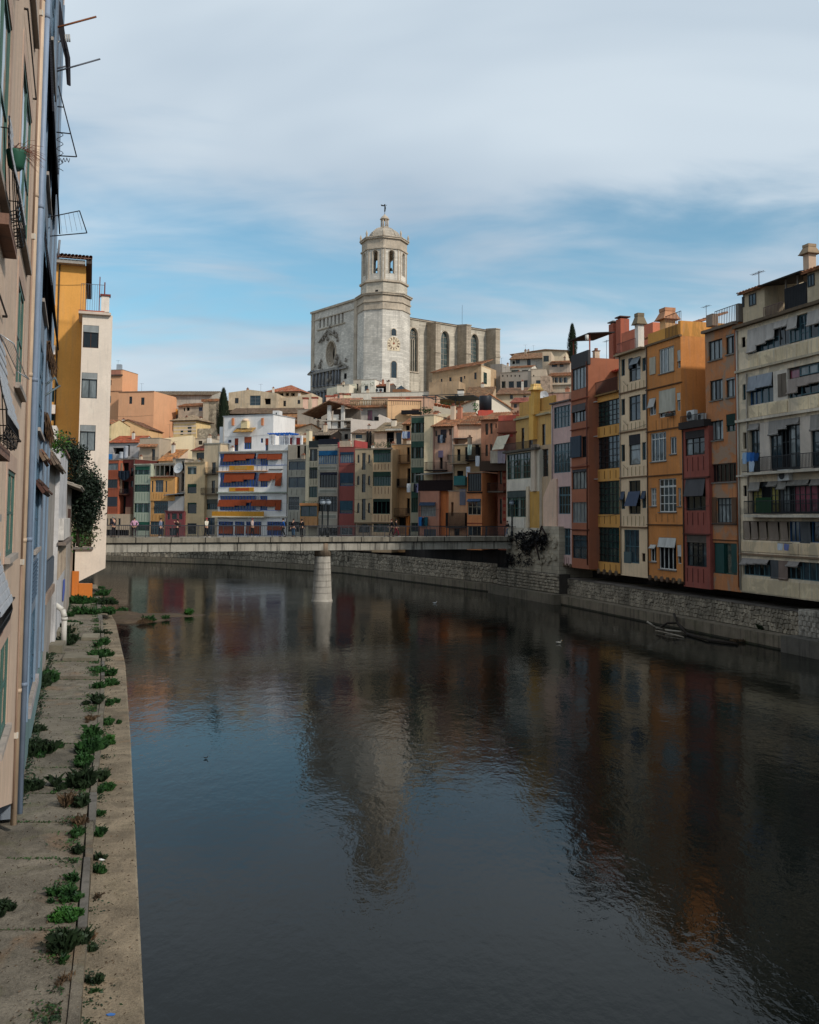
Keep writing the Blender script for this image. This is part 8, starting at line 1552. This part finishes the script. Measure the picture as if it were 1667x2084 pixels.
# weeds, nearest first: px, py, z, radius, height, count, kind, words
WD_ = [(133, 1935, 1.3, .26, .5, 260, 'd', 'tall dark weed clump nearest the bottom of the walkway'), (112, 1915, 1.3, .12, .25, 60, 'd', 'sparse dark sprig left of the tall dark weed clump'), (131, 1868, 1.3, .27, .28, 420, 'l', 'bright green cushion of grass on the walkway'), (140, 1825, 1.3, .26, .3, 260, 'g', 'leafy weed right above the bright green cushion'), (108, 1822, 1.3, .16, .24, 120, 'g', 'dark green weed left above the bright green cushion'), (149, 1792, 1.3, .12, .22, 90, 'g', 'small tuft growing in the slab joint below the long dark sprig'), (158, 1735, 1.3, .18, .22, 150, 'd', 'flat dark weed in a slab crack'), (160, 1700, 1.3, .16, .32, 110, 'g', 'upright weed next to the flat crack weed'), (163, 1678, 1.3, .2, .35, 90, 'r', 'dry brown and green tangle by the kerb'), (165, 1640, 1.3, .18, .45, 150, 'd', 'dark weed column climbing by the kerb'), (135, 1640, 1.3, .18, .55, 80, 'r', 'dry upright brown stalks in the middle of the walkway'), (175, 1600, 1.3, .28, .7, 420, 'd', 'tall bushy weed beside the kerb at mid walkway'), (172, 1555, 1.3, .3, .5, 300, 'g', 'leafy weed below the big rosette'), (180, 1530, 1.3, .62, .55, 520, 'g', 'big spreading rosette of long leaves by the kerb'), (188, 1500, 1.3, .22, .6, 160, 'g', 'upright stem of the rosette against the kerb'), (66, 1606, 1.3, .5, .4, 360, 'd', 'dark weed clump at the foot of the blue drainpipe'), (112, 1600, 1.3, .14, .5, 70, 'd', 'thin spiky weed right of the drainpipe clump'), (133, 1598, 1.3, .3, .1, 160, 'l', 'low yellow green grass in the slab joint'), (185, 1465, 1.3, .32, .28, 200, 'r', 'dry brown weed patch lying across the kerb'), (199, 1430, 1.3, .28, .5, 260, 'd', 'dark weed hugging the inside of the kerb above the dry patch'), (199, 1400, 1.3, .26, .4, 160, 'g', 'weed hugging the kerb inside, further back'), (203, 1370, 1.35, .35, .5, 260, 'g', 'weed clump by the kerb right of the red petals'), (210, 1335, 1.44, .45, .6, 300, 'g', 'weed clump at the right end of the broad step'), (212, 1312, 1.44, .4, .6, 220, 'g', 'weed clump just behind the broad step'), (203, 1290, 1.44, .6, .4, 160, 'd', 'weed by the kerb behind the small low block'), (97, 1385, 1.3, .6, .7, 360, 'g', 'bright weed in front of the wall base channel'), (84, 1395, 1.3, .5, .8, 340, 'd', 'dark tall weed against the corner of the blue house'), (82, 1350, 1.3, .4, .8, 200, 'd', 'dark weed behind the blue house corner'), (88, 1530, 1.3, .35, .35, 200, 'g', 'leafy weed spreading from the blue house base'), (70, 1535, 1.3, .35, .7, 260, 'd', 'dark weed pressed against the blue house plinth'), (80, 1487, 1.3, .35, .3, 160, 'd', 'low weed at the blue house plinth higher up'), (140, 1310, 1.44, .7, .9, 420, 'd', 'dark weed mass between the concrete blocks'), (124, 1290, 1.44, .6, .9, 300, 'd', 'dark weed by the wall under the elbow pipe'), (141, 1270, 1.44, .8, .4, 300, 'g', 'green strip of grass on top of the pipe block'), (165, 1250, 1.44, .9, .9, 420, 'g', 'green weeds between channel and walkway'), (160, 1228, 1.44, 1.1, 1.0, 460, 'g', 'lush weeds left of the orange wall foot'), (185, 1225, 1.44, 1.1, .6, 300, 'g', 'creeping weeds crossing the walkway before the orange wall'), (207, 1212, 1.44, .8, .8, 260, 'g', 'weed at the kerb right of the orange wall'), (215, 1230, 1.44, .8, .9, 300, 'd', 'dark weed bush on the kerb bend'), (219, 1248, 1.3, .6, .8, 260, 'g', 'weed on the kerb bend near the sandbank'), (128, 1960, 1.3, .06, .2, 30, 'g', 'tiny weed in the lower joint near the picture foot'), (131, 1995, 1.3, .12, .18, 60, 'r', 'small brownish weed on the lower slab joint'), (5, 1850, 1.3, .18, .25, 120, 'd', 'weed at the left picture edge on the walkway'), (120, 1610, 1.3, .1, .3, 40, 'd', 'little weed by the spiky one')]
WE_ = [(195, 2000, .13, .2, 70, 'd', 'starry dark weed on the lower ledge near the bottom'), (193, 2018, .08, .08, 40, 'g', 'tiny leaf tuft under the starry weed'), (187, 1935, .08, .2, 40, 'd', 'thin weed against the kerb below the stains'), (187, 1912, .08, .2, 40, 'r', 'dry sprig against the kerb at the stains'), (202, 1775, .16, .25, 200, 'g', 'green weed on the ledge beside the white paper'), (200, 1750, .12, .25, 120, 'd', 'green weed on the ledge just above the white paper'), (200, 1825, .1, .15, 60, 'r', 'dry patch on the ledge below the white paper'), (203, 1700, .12, .3, 120, 'g', 'long thin weed strip against the kerb on the ledge'), (205, 1660, .1, .25, 80, 'g', 'short weed against the kerb above the thin strip'), (222, 1608, .22, .3, 320, 'g', 'round leafy weed on the ledge with a dark damp stain'), (208, 1590, .16, .5, 200, 'd', 'dark upright weed against the outside of the kerb'), (221, 1510, .25, .35, 300, 'l', 'bright broad leafed weed on the ledge, lower of a pair'), (221, 1475, .25, .4, 260, 'g', 'bright leafy weed on the ledge, upper of a pair'), (222, 1435, .3, .35, 240, 'g', 'weed with a long runner reaching the water edge'), (224, 1395, .28, .5, 260, 'g', 'weed bank against the kerb on the ledge'), (227, 1375, .3, .5, 260, 'g', 'weed bank further up the ledge kerb'), (246, 1405+200, .03, .05, 20, 'r', 'tiny dry tuft on the ledge')]
for px, py, z, r, hgt, n, k, lb in WD_: weed(px, py, z, r, hgt, n, k, lb)
for px, py, r, hgt, n, k, lb in WE_: weed(px, py, 1.0, r, hgt, n, k, lb)
# ragged low growth, dead leaves and grit along the kerb and the joints: nobody could count it
def scatter(name, mat, n, size, f):
    q = MB()
    for i in range(n):
        x, y, z = f(); s = size*rng.uniform(.5, 1.5)*(1+y*.015); a = Vector((rng.gauss(0, 1), rng.gauss(0, 1), rng.gauss(0, .5))).normalized(); b = a.cross(Vector((rng.gauss(0, 1), rng.gauss(0, 1), 1))).normalized(); P0 = Vector((x, y, z+s*.3)); q.quad(P0-a*s, P0+b*s*.5, P0+a*s, P0-b*s*.5)
    stuff(q.build(name, mat, None, (0, 0, 0)))
def clumpy(y): return noise.noise(Vector((y*.9, 3.1, 0)))+.5*noise.noise(Vector((y*3.1, 1.1, 0)))
def kerbside(side):
    def f():
        while 1:
            y = 10+72*rng.random()**1.5
            if clumpy(y+side*7) > rng.uniform(-.1, .6): break
        x = lerpline(CB_, y)
        return (x-.26-abs(rng.gauss(0, .2)), y, 1.31+(.14 if y > 40.6 else 0)) if side else (x+.02+abs(rng.gauss(0, .14)), y, 1.0)
    return f
def joints():
    c = rng.choice(cuts[1:18]); x0, x1 = WX(c), lerpline(CB_, c); return (x0+(x1-x0)*rng.random(), c+rng.gauss(0, .04), 1.3+(.14 if c > 40.6 else 0))
def anywhere():
    y = 10+50*rng.random()**1.4; x0, x1 = WX(y), lerpline(QE, y); x = x0+(x1-x0)*rng.random(); return (x, y, 1.005 if x > lerpline(CB_, y) else 1.315+(.14 if y > 40.6 else 0))
def wallfoot(): y = 23+54*rng.random(); return (WX(y)+.03+abs(rng.gauss(0, .12)), y, 1.31+(.14 if y > 40.6 else 0))
G1, G2, G3 = leafmat((58, 88, 42), (24, 44, 24)), leafmat((40, 62, 34), (16, 28, 16)), leafmat((96, 78, 58), (52, 42, 32))
scatter('kerb_moss', G1, 8000, .022, kerbside(1)); scatter('kerb_moss', G2, 3000, .02, kerbside(0)); scatter('joint_moss', G1, 2200, .018, joints); scatter('dead_leaves', G3, 2600, .016, anywhere); scatter('dead_leaves', G3, 1800, .02, kerbside(1)); scatter('wall_foot_moss', G2, 2400, .03, wallfoot)
# sandbank with plants and driftwood
sb = MB(); nu = 20
for (cx_, cy_, rx, ry, hh) in ((270, 1262, 2.6, 2.4, .32), (330, 1252, 3.8, 1.4, .12), (240, 1252, 1.6, 2.4, .3)):
    c = at_z(cx_, cy_, 0); k = len(sb.v); sb.v.append(c+Vector((0, 0, hh)))
    for ring, (fr_, fz) in enumerate(((.5, .8), (.85, .35), (1.1, -.3))):
        for i in range(nu): t = 2*math.pi*i/nu; q_ = 1+.25*noise.noise(Vector((math.cos(t)*2+cx_, math.sin(t)*2, ring*.4))); sb.v.append(c+Vector((rx*fr_*q_*math.cos(t), ry*fr_*q_*math.sin(t), hh*fz)))
    for i in range(nu):
        j = (i+1) % nu; sb.f.append((k, k+1+i, k+1+j))
        for rg in range(2): a = k+1+rg*nu; sb.f.append((a+i, a+nu+i, a+nu+j, a+j))
struct(sb.build('mud_bank', concrete((84, 70, 56), .4, .3)))
for px, py, r, hgt, n, k, lb in ((250, 1244, .8, .55, 200, 'g', 'sparse green reeds on the left end of the mud bank'), (295, 1268, 1.1, .5, 260, 'r', 'tangle of twigs and leaves on the near side of the mud bank'), (305, 1263, .8, .6, 160, 'g', 'pale green stems rising from the twig tangle'), (385, 1250, .45, .65, 360, 'l', 'round bright green tuft standing alone in the river'), (205, 1198, .6, .5, 90, 'g', 'weed on the walkway end under the white tower')): weed(px, py, .08, r, hgt, n, k, lb)
def driftwood(pts, r, c, lb):
    q = MB()
    for a, b in zip(pts, pts[1:]): q.tube(a, b, r, r*.8, 6)
    tag(q.build('driftwood_branch', paint(c, .9), None, pts[0]), lb, 'branch')
dz = lambda px, py, z: at_z(px, py, z)
driftwood([dz(1317, 1265, .9), dz(1335, 1277, .5), dz(1352, 1282, .15), dz(1392, 1286, .1)], .07, (170, 158, 142), 'pale bent driftwood branch leaning at the foot of the right ledge')
driftwood([dz(1335, 1283, .12), dz(1365, 1290, .1), dz(1392, 1297, .05)], .05, (150, 138, 122), 'second pale branch floating just below the bent one')
driftwood([dz(1336, 1281, .2), dz(1358, 1268, .6), dz(1378, 1268, .6), dz(1395, 1282, .2)], .09, (52, 44, 38), 'dark arched branch of the driftwood heap')
driftwood([dz(1372, 1250, 1.0), dz(1380, 1270, .5), dz(1398, 1290, .1), dz(1440, 1302, .1), dz(1500, 1310, .08)], .1, (46, 38, 32), 'long dark trunk floating along the right ledge')
weed(1495, 1304, 0, .5, .4, 140, 'r', 'clump of dead leaves caught on the floating trunk', P=dz(1495, 1306, .05)); weed(1547, 1278, 0, .25, .7, 70, 'd', 'thin dark plant growing from the ledge near the right edge', P=dz(1547, 1281, .85))
# ducks far away on the water
for px, py, c, k_, lb in ((1137, 1309, (120, 118, 112), .8, 'small greyish duck on the dark water under the right bank'), (419, 1543, (50, 56, 64), .3, 'tiny dark floating bird in the blue reflection'), (885, 1228, (200, 200, 196), .8, 'tiny white gull floating right of the pier')):
    P_ = at_z(px, py, .02); o = thing('water_bird', lb, 'bird', P_); V_ = lambda x, z: P_+Vector((x*k_, 0, z*k_)); q = MB(); q.blob(V_(0, .06), .13*k_, 10, 6, 0, (1.5, .8, .6)); q.tube(V_(.14, .08), V_(.2, .2), .04*k_, .035*k_, 7); q.blob(V_(.21, .22), .05*k_, 8, 5); q.tube(V_(-.15, .08), V_(-.26, .12), .05*k_, .01, 6); q.build('body', paint(c, .8), o); q = MB(); q.tube(V_(.25, .22), V_(.31, .21), .015*k_, .008*k_, 5); q.build('beak', paint((190, 130, 50), .6), o)
# right embankment extras: projecting pier section near the right edge and rough abutment by the bridge
def rowpt(px, py, off): return row_hit(px, py, off)
P_, a_ = row_hit(1690, 1320, 1.15); G = Fac(P_, a_); q = MB(); u0 = G.hit(1603, 1310)[0]; q.fbox(G, u0, u0+14, -.6, 1.0, -1.6, .0-.0+.5); struct(q.build('ledge_block', concrete((96, 90, 82), .9, .2)))
q = MB(); u1 = G.hit(1627, 1270, -.6)[0]; q.fbox(G, u1, u1+13, 1.0, 2.6, -2.5, -.55); wb = tag(q.build('rubble_wall', rubble((150, 142, 130)), None, G.p(u1, 1.0)), 'lighter rubble wall block stepping out at the right picture edge', 'wall')
for r_ in range(5):
    for c in range(22):
        if rng.random() < .02: continue
        a0 = u1+.03+c*.42+(r_ % 2)*.2; z0 = 1.02+r_*.31; q = MB(); w = .38*rng.uniform(.85, 1); q.hexa([G.p(a0, z0, -.56), G.p(a0+w, z0, -.56), G.p(a0+w, z0+.28, -.56), G.p(a0, z0+.28, -.56), G.p(a0+.04, z0+.03, -.47), G.p(a0+w-.04, z0+.02, -.46), G.p(a0+w-.05, z0+.25, -.47), G.p(a0+.03, z0+.24, -.48)]); q.build('stone', rubble((150, 142, 130)), wb)
P_, a_ = row_hit(1090, 1120, .6); G = Fac(P_, a_); ab = thing('ruined_abutment', 'rough old stone abutment overgrown with dark creeper at the right end of the bridge', 'masonry', G.p(0, 1, 0)); AS = ashlar((172, 160, 140), .8, .9)
uL, uR = G.hit(1038, 1120)[0], G.hit(1138, 1110)[0]; uM = G.hit(1103, 1110)[0]; zt_ = G.hit(1090, 1103)[1]; zt2 = G.hit(1120, 1071)[1]
q = MB(); q.fbox(G, uL, uM, 2.3, zt_, -4, .15); q.fbox(G, uM+.002, uR, 2.3, zt2, -4, .0); q.build('masonry', AS, ab)
for i in range(90):
    px, py = rng.uniform(1045, 1130), rng.uniform(1080, 1150)
    if px < 1100 and py < 1106: continue
    u, z = G.hit(px, py); s_ = rng.uniform(.25, .5); q = MB(); d0 = .14 if u < uM else -.01; q.fbox(G, u, u+s_*1.5, z, z+s_*.7, d0, d0+rng.uniform(.06, .22)); q.build('stone', AS, ab)
q = MB()
for i in range(60):
    t = rng.random(); px = 1110-60*t+rng.uniform(-18, 18); py = 1082+55*rng.random()*(.4+t)+8*t; u, z = G.hit(px, py); leaves(q, G.p(u, z, .45), .55, 60, .12, shell=.1)
q.build('creeper', leafmat((28, 24, 24), (14, 12, 12)), ab); q = MB()
for a, b in (((1103, 1071), (1094, 1098)), ((1094, 1098), (1078, 1112)), ((1103, 1075), (1112, 1090)), ((1090, 1105), (1098, 1140)), ((1085, 1108), (1060, 1118))): q.tube(G.p(*G.hit(*a, .5), .5), G.p(*G.hit(*b, .5), .5), .12, .08, 6)
q.build('stem', paint((46, 34, 30), .9), ab)
P_, a_ = row_hit(1075, 1190, 1.0); G = Fac(P_, a_); uL, uR = G.hit(1013, 1190)[0], G.hit(1138, 1190)[0]; bk = thing('projecting_masonry', 'rubble stone block projecting into the river below the ruined abutment', 'masonry', G.p(uL, 0)); RB_ = rubble((150, 138, 120))
q = MB(); q.fbox(G, uL, uR, .9, 2.75, -1.2, -.02); q.build('core', paint((66, 60, 54), .95), bk); q = MB(); q.fbox(G, uL-.5, uR+.6, -.6, .92, -1.2, .9); q.build('footing', concrete((112, 102, 88), .7, .3), bk)
nr_ = 6; zs_ = [.94+i*.3 for i in range(nr_+1)]; x = 0
for i in range(nr_):
    x = uL-.05*(i % 2)
    while x < uR-.25:
        w = rng.uniform(.3, .6); x2 = min(uR, x+w); q = MB(); z0, z1 = zs_[i]+.02, zs_[i+1]-.02; j = lambda: rng.uniform(-.03, .03); o_ = rng.uniform(.05, .14)
        q.hexa([G.p(x+.02, z0, -.02), G.p(x2-.02, z0+j(), -.02), G.p(x2-.02, z1, -.02), G.p(x+.02, z1+j(), -.02), G.p(x+.07, z0+.05, o_), G.p(x2-.06, z0+.05+j(), o_), G.p(x2-.07, z1-.05, o_), G.p(x+.06, z1-.05+j(), o_)]); q.build('stone', RB_, bk); x = x2
# ================================================================== footbridge
BA = Vector((-26.4, 84)); BB = Vector((11.6, 103.5)); BE = BB-BA; BL_ = BE.length; BF = Fac(BA, math.atan2(BE.y, BE.x)); BW = 3.4
br = thing('footbridge', 'long low concrete footbridge with thin metal railing crossing the river on one round pier', 'bridge', BF.p(BL_/2, 5, -BW/2))
zd_ = at_y(640, 1093, 93.5).z; zk = at_y(640, 1103, 93.5).z; zbm = at_y(640, 1120, 93.5).z
CC = concrete((160, 154, 142), 1.0); CC2 = concrete((134, 126, 112), .7)
q = MB(); q.fbox(BF, -4, BL_+1.2, zk+.03, zd_, -BW-.25, .25); q.build('deck_edge', CC2, br)
segs = [-4]+[i*BL_/7 for i in range(1, 7)]+[BL_+.6]
for a, b in zip(segs, segs[1:]): q = MB(); q.fbox(BF, a+.03, b-.03, zbm, zk, -.35, 0); q.build('beam', CC, br)
q = MB(); q.fbox(BF, -4, BL_+.6, zk-.05, zk+.03, -BW, .05); q.fbox(BF, -4, BL_+.6, zbm+.2, zk, -BW, -BW+.3); q.build('soffit', concrete((60, 56, 50), .6), br)
for i in range(15): u = i*BL_/14; q = MB(); q.fbox(BF, u-.03, u+.05, zk+.02, zd_+.02, .23, .27); q.build('joint', paint((40, 36, 32), .9), br)
np_ = 20; RM = paint((54, 54, 58), .5)
for side in (.12, -BW+.0):
    for i in range(np_):
        a, b = -3+(BL_+3.4)*i/np_, -3+(BL_+3.4)*(i+1)/np_; q = MB(); q.fbox(BF, a-.025, a+.025, zd_, zd_+1.08, side-.025, side+.025); q.build('railing_post', RM, br); q = MB(); q.fbox(BF, a+.03, b-.03, zd_+1.02, zd_+1.07, side-.03, side+.03); q.fbox(BF, a+.03, b-.03, zd_+.1, zd_+.13, side-.015, side+.015); nb = 14
        for k in range(nb): u = a+(b-a)*(k+.5)/nb; q.fbox(BF, u-.009, u+.009, zd_+.13, zd_+1.02, side-.009, side+.009)
        q.build('railing_panel', RM, br)
PT_ = at_z(663, 1225, 0); t = (Vector((PT_.x, PT_.y))-BA).dot(BE)/BE.length_squared; u = t*BL_; pc = BF.p(u, 0, -.75)
q = MB(); rr = 17.5*94/FOC
q.lathe(pc, [(rr*1.22, -1), (rr*1.22, .12), (rr*1.16, .16), (rr*1.14, .2), (rr*.9, zbm-.6), (rr*.9, zbm-.55)], 28); pr_ = q.build('pier', concrete((176, 168, 156), .45, .1), br)
for k in range(6): z = .8+k*(zbm-1.4)/6; f = rr*(1.15-.25*z/zbm)+.006; q = MB(); q.lathe(pc, [(f-.03, z-.02), (f, z-.012), (f, z+.012), (f-.03, z+.02)], 28); q.build('pier_band', concrete((110, 104, 96), .5), pr_)
q = MB(); q.lathe(pc, [(rr*.96, zbm-.55), (rr*.96, zd_-.12), (rr*.9, zd_-.1)], 28); q.build('pier_cap', concrete((140, 122, 104), .6), br)
# lamps
def lamp(px, py, yfoot, lb, hgt=None, d=-.4):
    u = BF.hit(px, yfoot, d)[0]; P_ = BF.p(u, zd_, d); T = BF.hit(px, py, d)[1]; o = thing('street_lamp', lb, 'street lamp', P_); q = MB(); q.lathe(P_, [(.14, 0), (.14, .5), (.08, .6), (.065, T-zd_-.45), (.1, T-zd_-.42)], 10); q.build('pole', paint((26, 30, 32), .5), o); q = MB(); q.lathe(P_+Vector((0, 0, T-zd_-.42)), [(.1, 0), (.24, .1), (.3, .26), (.26, .4)], 12); q.build('globe', paint((150, 160, 170), .2), o); q = MB(); q.lathe(P_+Vector((0, 0, T-zd_-.02)), [(.32, 0), (.2, .1), (.03, .16)], 12); q.build('lamp_cap', paint((70, 78, 86), .4), o)
lamp(655.5, 1019, 1094, 'left one of two slim dark lamp posts standing over the bridge pier', d=-BW+.5); lamp(667, 1019, 1094, 'right one of two slim dark lamp posts standing over the bridge pier', d=-.3); lamp(1042, 1020, 1094, 'single lamp post at the right end of the bridge', d=-.6)
# ================================================================== people on the bridge
def skin(name, pts, edges, mat, parent, sub=1):
    me = bpy.data.meshes.new(name); me.from_pydata([tuple(p[0]) for p in pts], edges, []); o = bpy.data.objects.new(name, me); COL.objects.link(o)
    o.modifiers.new('skin', 'SKIN'); sv = me.skin_vertices[0].data
    for i, p in enumerate(pts): r = p[1]; sv[i].radius = (r, r) if isinstance(r, float) else r
    sv[0].use_root = True; s = o.modifiers.new('sub', 'SUBSURF'); s.levels = sub
    dg = bpy.context.evaluated_depsgraph_get(); nm = bpy.data.meshes.new_from_object(o.evaluated_get(dg)); nm.materials.append(mat)
    for p in nm.polygons: p.use_smooth = True
    bpy.data.objects.remove(o); ob = bpy.data.objects.new(name, nm); COL.objects.link(ob); ob.parent = parent; ORG[ob.name] = ORG[parent.name]; return ob
SKN = paint((196, 150, 124), .6)
def person(px, yfoot, lb, top, legs, shoe=(60, 58, 56), hair=(40, 32, 28), face=0.0, stride=.12, arms='down', Hh=1.7, bag=None, d=-1.2, skirt=0, hood=0, lean=0.0):
    u = BF.hit(px, yfoot, d)[0]; B = BF.p(u, zd_, d); k = Hh/1.7; o = thing('person', lb, 'person', B)
    c, s = math.cos(face), math.sin(face)              # face: 0 looks at the camera, + turns to the right of the picture
    fw = Vector((s, -c, 0)); rt = Vector((c, s, 0))
    def P(x, y, z): return (rt*(x*k)+fw*((y+lean*max(0, z-.9))*k)+Vector((0, 0, z*k)))
    hip = {1: P(.09, 0, .9), -1: P(-.09, 0, .9)}; kn = {1: P(.1, stride*.6, .5), -1: P(-.1, -stride*.2, .5)}; an_ = {1: P(.1, stride, .09), -1: P(-.1, -stride, .09)}
    sh = {1: P(.185, 0, 1.4), -1: P(-.185, 0, 1.4)}
    if arms == 'down': el = {i: P(.24*i, -.03, 1.13) for i in (1, -1)}; ha = {i: P(.25*i, .08, .88) for i in (1, -1)}
    elif arms == 'swing': el = {1: P(.24, -.1, 1.14), -1: P(-.24, .06, 1.14)}; ha = {1: P(.24, -.16, .92), -1: P(-.22, .24, .98)}
    elif arms == 'rail': el = {i: P(.27*i, .08, 1.16) for i in (1, -1)}; ha = {i: P(.16*i, .3, 1.1) for i in (1, -1)}
    elif arms == 'hips': el = {i: P(.33*i, -.04, 1.16) for i in (1, -1)}; ha = {i: P(.18*i, .08, 1.0) for i in (1, -1)}
    else: el = {i: P(.24*i, .12, 1.2) for i in (1, -1)}; ha = {i: P(.1*i, .28, 1.42) for i in (1, -1)}   # photo
    pts = [(P(0, 0, .93), .12*k), (P(0, 0, 1.12), .11*k), (P(0, 0, 1.36), .125*k), (P(0, .01, 1.49), .05*k), (P(0, .02, 1.56), .065*k), (P(0, .025, 1.64), .078*k)]; ed = [(0, 1), (1, 2), (2, 3), (3, 4), (4, 5)]
    for i in (1, -1):
        n = len(pts); pts += [(hip[i], .085*k), (kn[i], .055*k), (an_[i], .036*k), (an_[i]+fw*.15*k-Vector((0, 0, .05*k)), .03*k)]; ed += [(0, n), (n, n+1), (n+1, n+2), (n+2, n+3)]
        n = len(pts); hd = (ha[i]-el[i]).normalized(); pts += [(sh[i], .052*k), (el[i], .036*k), (ha[i], .024*k), (ha[i]+hd*.05*k, .026*k)]; ed += [(2, n), (n, n+1), (n+1, n+2), (n+2, n+3)]
        sd_ = hd.cross(fw); sd_ = sd_.normalized() if sd_.length > .1 else rt
        for j, (sp, ln) in enumerate(((-.028, .07), (-.01, .085), (.01, .08), (.028, .062))):
            m = len(pts); pts += [(ha[i]+hd*(.055+ln*.55)*k+sd_*sp*k, .009), (ha[i]+hd*(.06+ln)*k+sd_*sp*k+fw*.015, .008)]; ed += [(n+3, m), (m, m+1)]
        m = len(pts); pts += [(ha[i]+hd*.04*k+sd_*(-.05)*k, .011), (ha[i]+hd*.07*k+sd_*(-.065)*k, .009)]; ed += [(n+2, m), (m, m+1)]
    pts = [(p[0], float(p[1])) for p in pts]; body = skin('body', pts, ed, SKN, o)
    q = MB(); hc = B+P(0, .02, 1.62); q.blob(hc+fw*.095*k-Vector((0, 0, .01)), .016, 6, 4, 0, (1, 1, 1.4)); 
    for i in (1, -1): q.blob(hc+rt*.085*i*k, .02, 6, 4, 0, (.6, 1, 1.5))
    q.build('face_features', SKN, body); q = MB()
    for i in (1, -1): q.blob(hc+fw*.088*k+rt*.032*i*k+Vector((0, 0, .02)), .009, 6, 4)
    q.tube(hc+fw*.088*k+rt*-.022-Vector((0, 0, .05)), hc+fw*.088*k+rt*.022-Vector((0, 0, .05)), .005, n=4); q.build('eyes_and_mouth', paint((70, 36, 32), .6), body)
    q = MB(); q.blob(hc+Vector((0, 0, .035*k))-fw*.02*k, .102*k, 10, 7, .04, (1, 1.08, 1)); 
    if hood: q.tube(hc-fw*.05, B+P(0, -.07, 1.45), .08*k, .06*k, 8)
    q.build('hair', paint(hair, .8), o)
    tp = [(P(0, 0, .88 if not skirt else .8), (.15*k, .125*k)), (P(0, 0, 1.1), .135*k), (P(0, 0, 1.34), (.17*k, .13*k)), (P(0, .0, 1.47), .07*k)]; te = [(0, 1), (1, 2), (2, 3)]
    for i in (1, -1): n = len(tp); tp += [(sh[i], .075*k), (el[i], .06*k), (ha[i]-(ha[i]-el[i])*.12, .045*k)]; te += [(2, n), (n, n+1), (n+1, n+2)]
    skin('jacket', tp, te, clothmat(top), o)
    lp = [(P(0, 0, .92), (.145*k, .115*k))]; le = []
    for i in (1, -1): n = len(lp); lp += [(hip[i]-Vector((0, 0, .08)), .098*k), (kn[i], .072*k), (an_[i]+Vector((0, 0, .02)), .056*k)]; le += [(0, n), (n, n+1), (n+1, n+2)]
    skin('trousers', lp, le, clothmat(legs), o)
    for i in (1, -1): q = MB(); a = B+an_[i]; q.hexa([a+rt*x*.045*k+fw*y*k+Vector((0, 0, z*k)) for x, y, z in ((-1, -.06, -.09), (1, -.06, -.09), (1, .2, -.09), (-1, .2, -.09), (-1, -.05, .01), (1, -.05, .01), (.8, .17, -.045), (-.8, .17, -.045))]); q.build('shoe', paint(shoe, .7), o)
    if bag: q = MB(); q.blob(B+P(0, -.2, 1.2), .17*k, 10, 6, 0, (1, .65, 1.35)); tag(q.build('backpack', paint(bag, .8), None, B+P(0, -.2, 1.2)), lb.split(' walking')[0].split(' taking')[0]+"'s backpack" if 0 else 'backpack on the '+lb, 'backpack')
person(231, 1093, 'person in a dark coat leaning on the railing at the far left of the bridge', (40, 40, 52), (30, 30, 36), arms='rail', hair=(130, 126, 122), face=R(-120), stride=.06, Hh=1.78, lean=.06)
person(273, 1093, 'person in a pale pink jumper standing with hands at the hips', (196, 150, 176), (48, 34, 42), arms='hips', face=R(5), stride=.05, Hh=1.7)
person(326.5, 1093, 'person in a grey blue jacket and dark trousers looking right', (110, 122, 144), (34, 40, 54), (210, 208, 204), face=R(80), stride=.1, Hh=1.68)
person(361, 1093, 'person in black holding up a camera beside the crimson house', (30, 26, 30), (22, 22, 26), arms='photo', face=R(-95), stride=.08, Hh=1.6, bag=(70, 50, 46))
person(420, 1094, 'person in a cream jacket and black trousers with a reddish hat', (216, 208, 190), (24, 24, 28), (220, 216, 208), (150, 50, 56), face=R(60), stride=.18, arms='swing', Hh=1.7)
person(513, 1094, 'person in a beige top and dark trousers before the white and blue house', (176, 156, 150), (26, 26, 30), (190, 186, 180), (96, 40, 56), face=R(70), stride=.15, arms='swing', Hh=1.72)
person(576, 1093, 'person in bright blue and black walking past the white and blue house', (30, 80, 150), (24, 26, 30), face=R(-80), stride=.22, arms='swing', Hh=1.72, bag=(22, 22, 26))
person(597, 1094, 'person in a dark top and blue jeans left of the pair of lamp posts', (34, 30, 36), (50, 78, 104), face=R(-20), stride=.06, Hh=1.68)
person(614, 1094, 'person in a long black coat nearest to the pair of lamp posts', (22, 22, 26), (20, 20, 24), face=R(160), stride=.04, Hh=1.66, skirt=1)
person(797, 1093, 'person in a black coat and brown hat striding left of the red trousers', (24, 22, 26), (26, 24, 28), hair=(84, 50, 36), face=R(-75), stride=.26, arms='swing', Hh=1.74)
person(806, 1093, 'person in a black jacket and dark red trousers striding on the bridge', (20, 20, 26), (110, 26, 44), (200, 196, 194), face=R(75), stride=.28, arms='swing', Hh=1.7)
person(1032, 1093, 'person in a dark jacket and light jeans sitting forward at the right bridge end', (20, 20, 24), (120, 130, 146), (200, 196, 190), face=R(-70), stride=.2, arms='swing', Hh=1.62, lean=-.1)
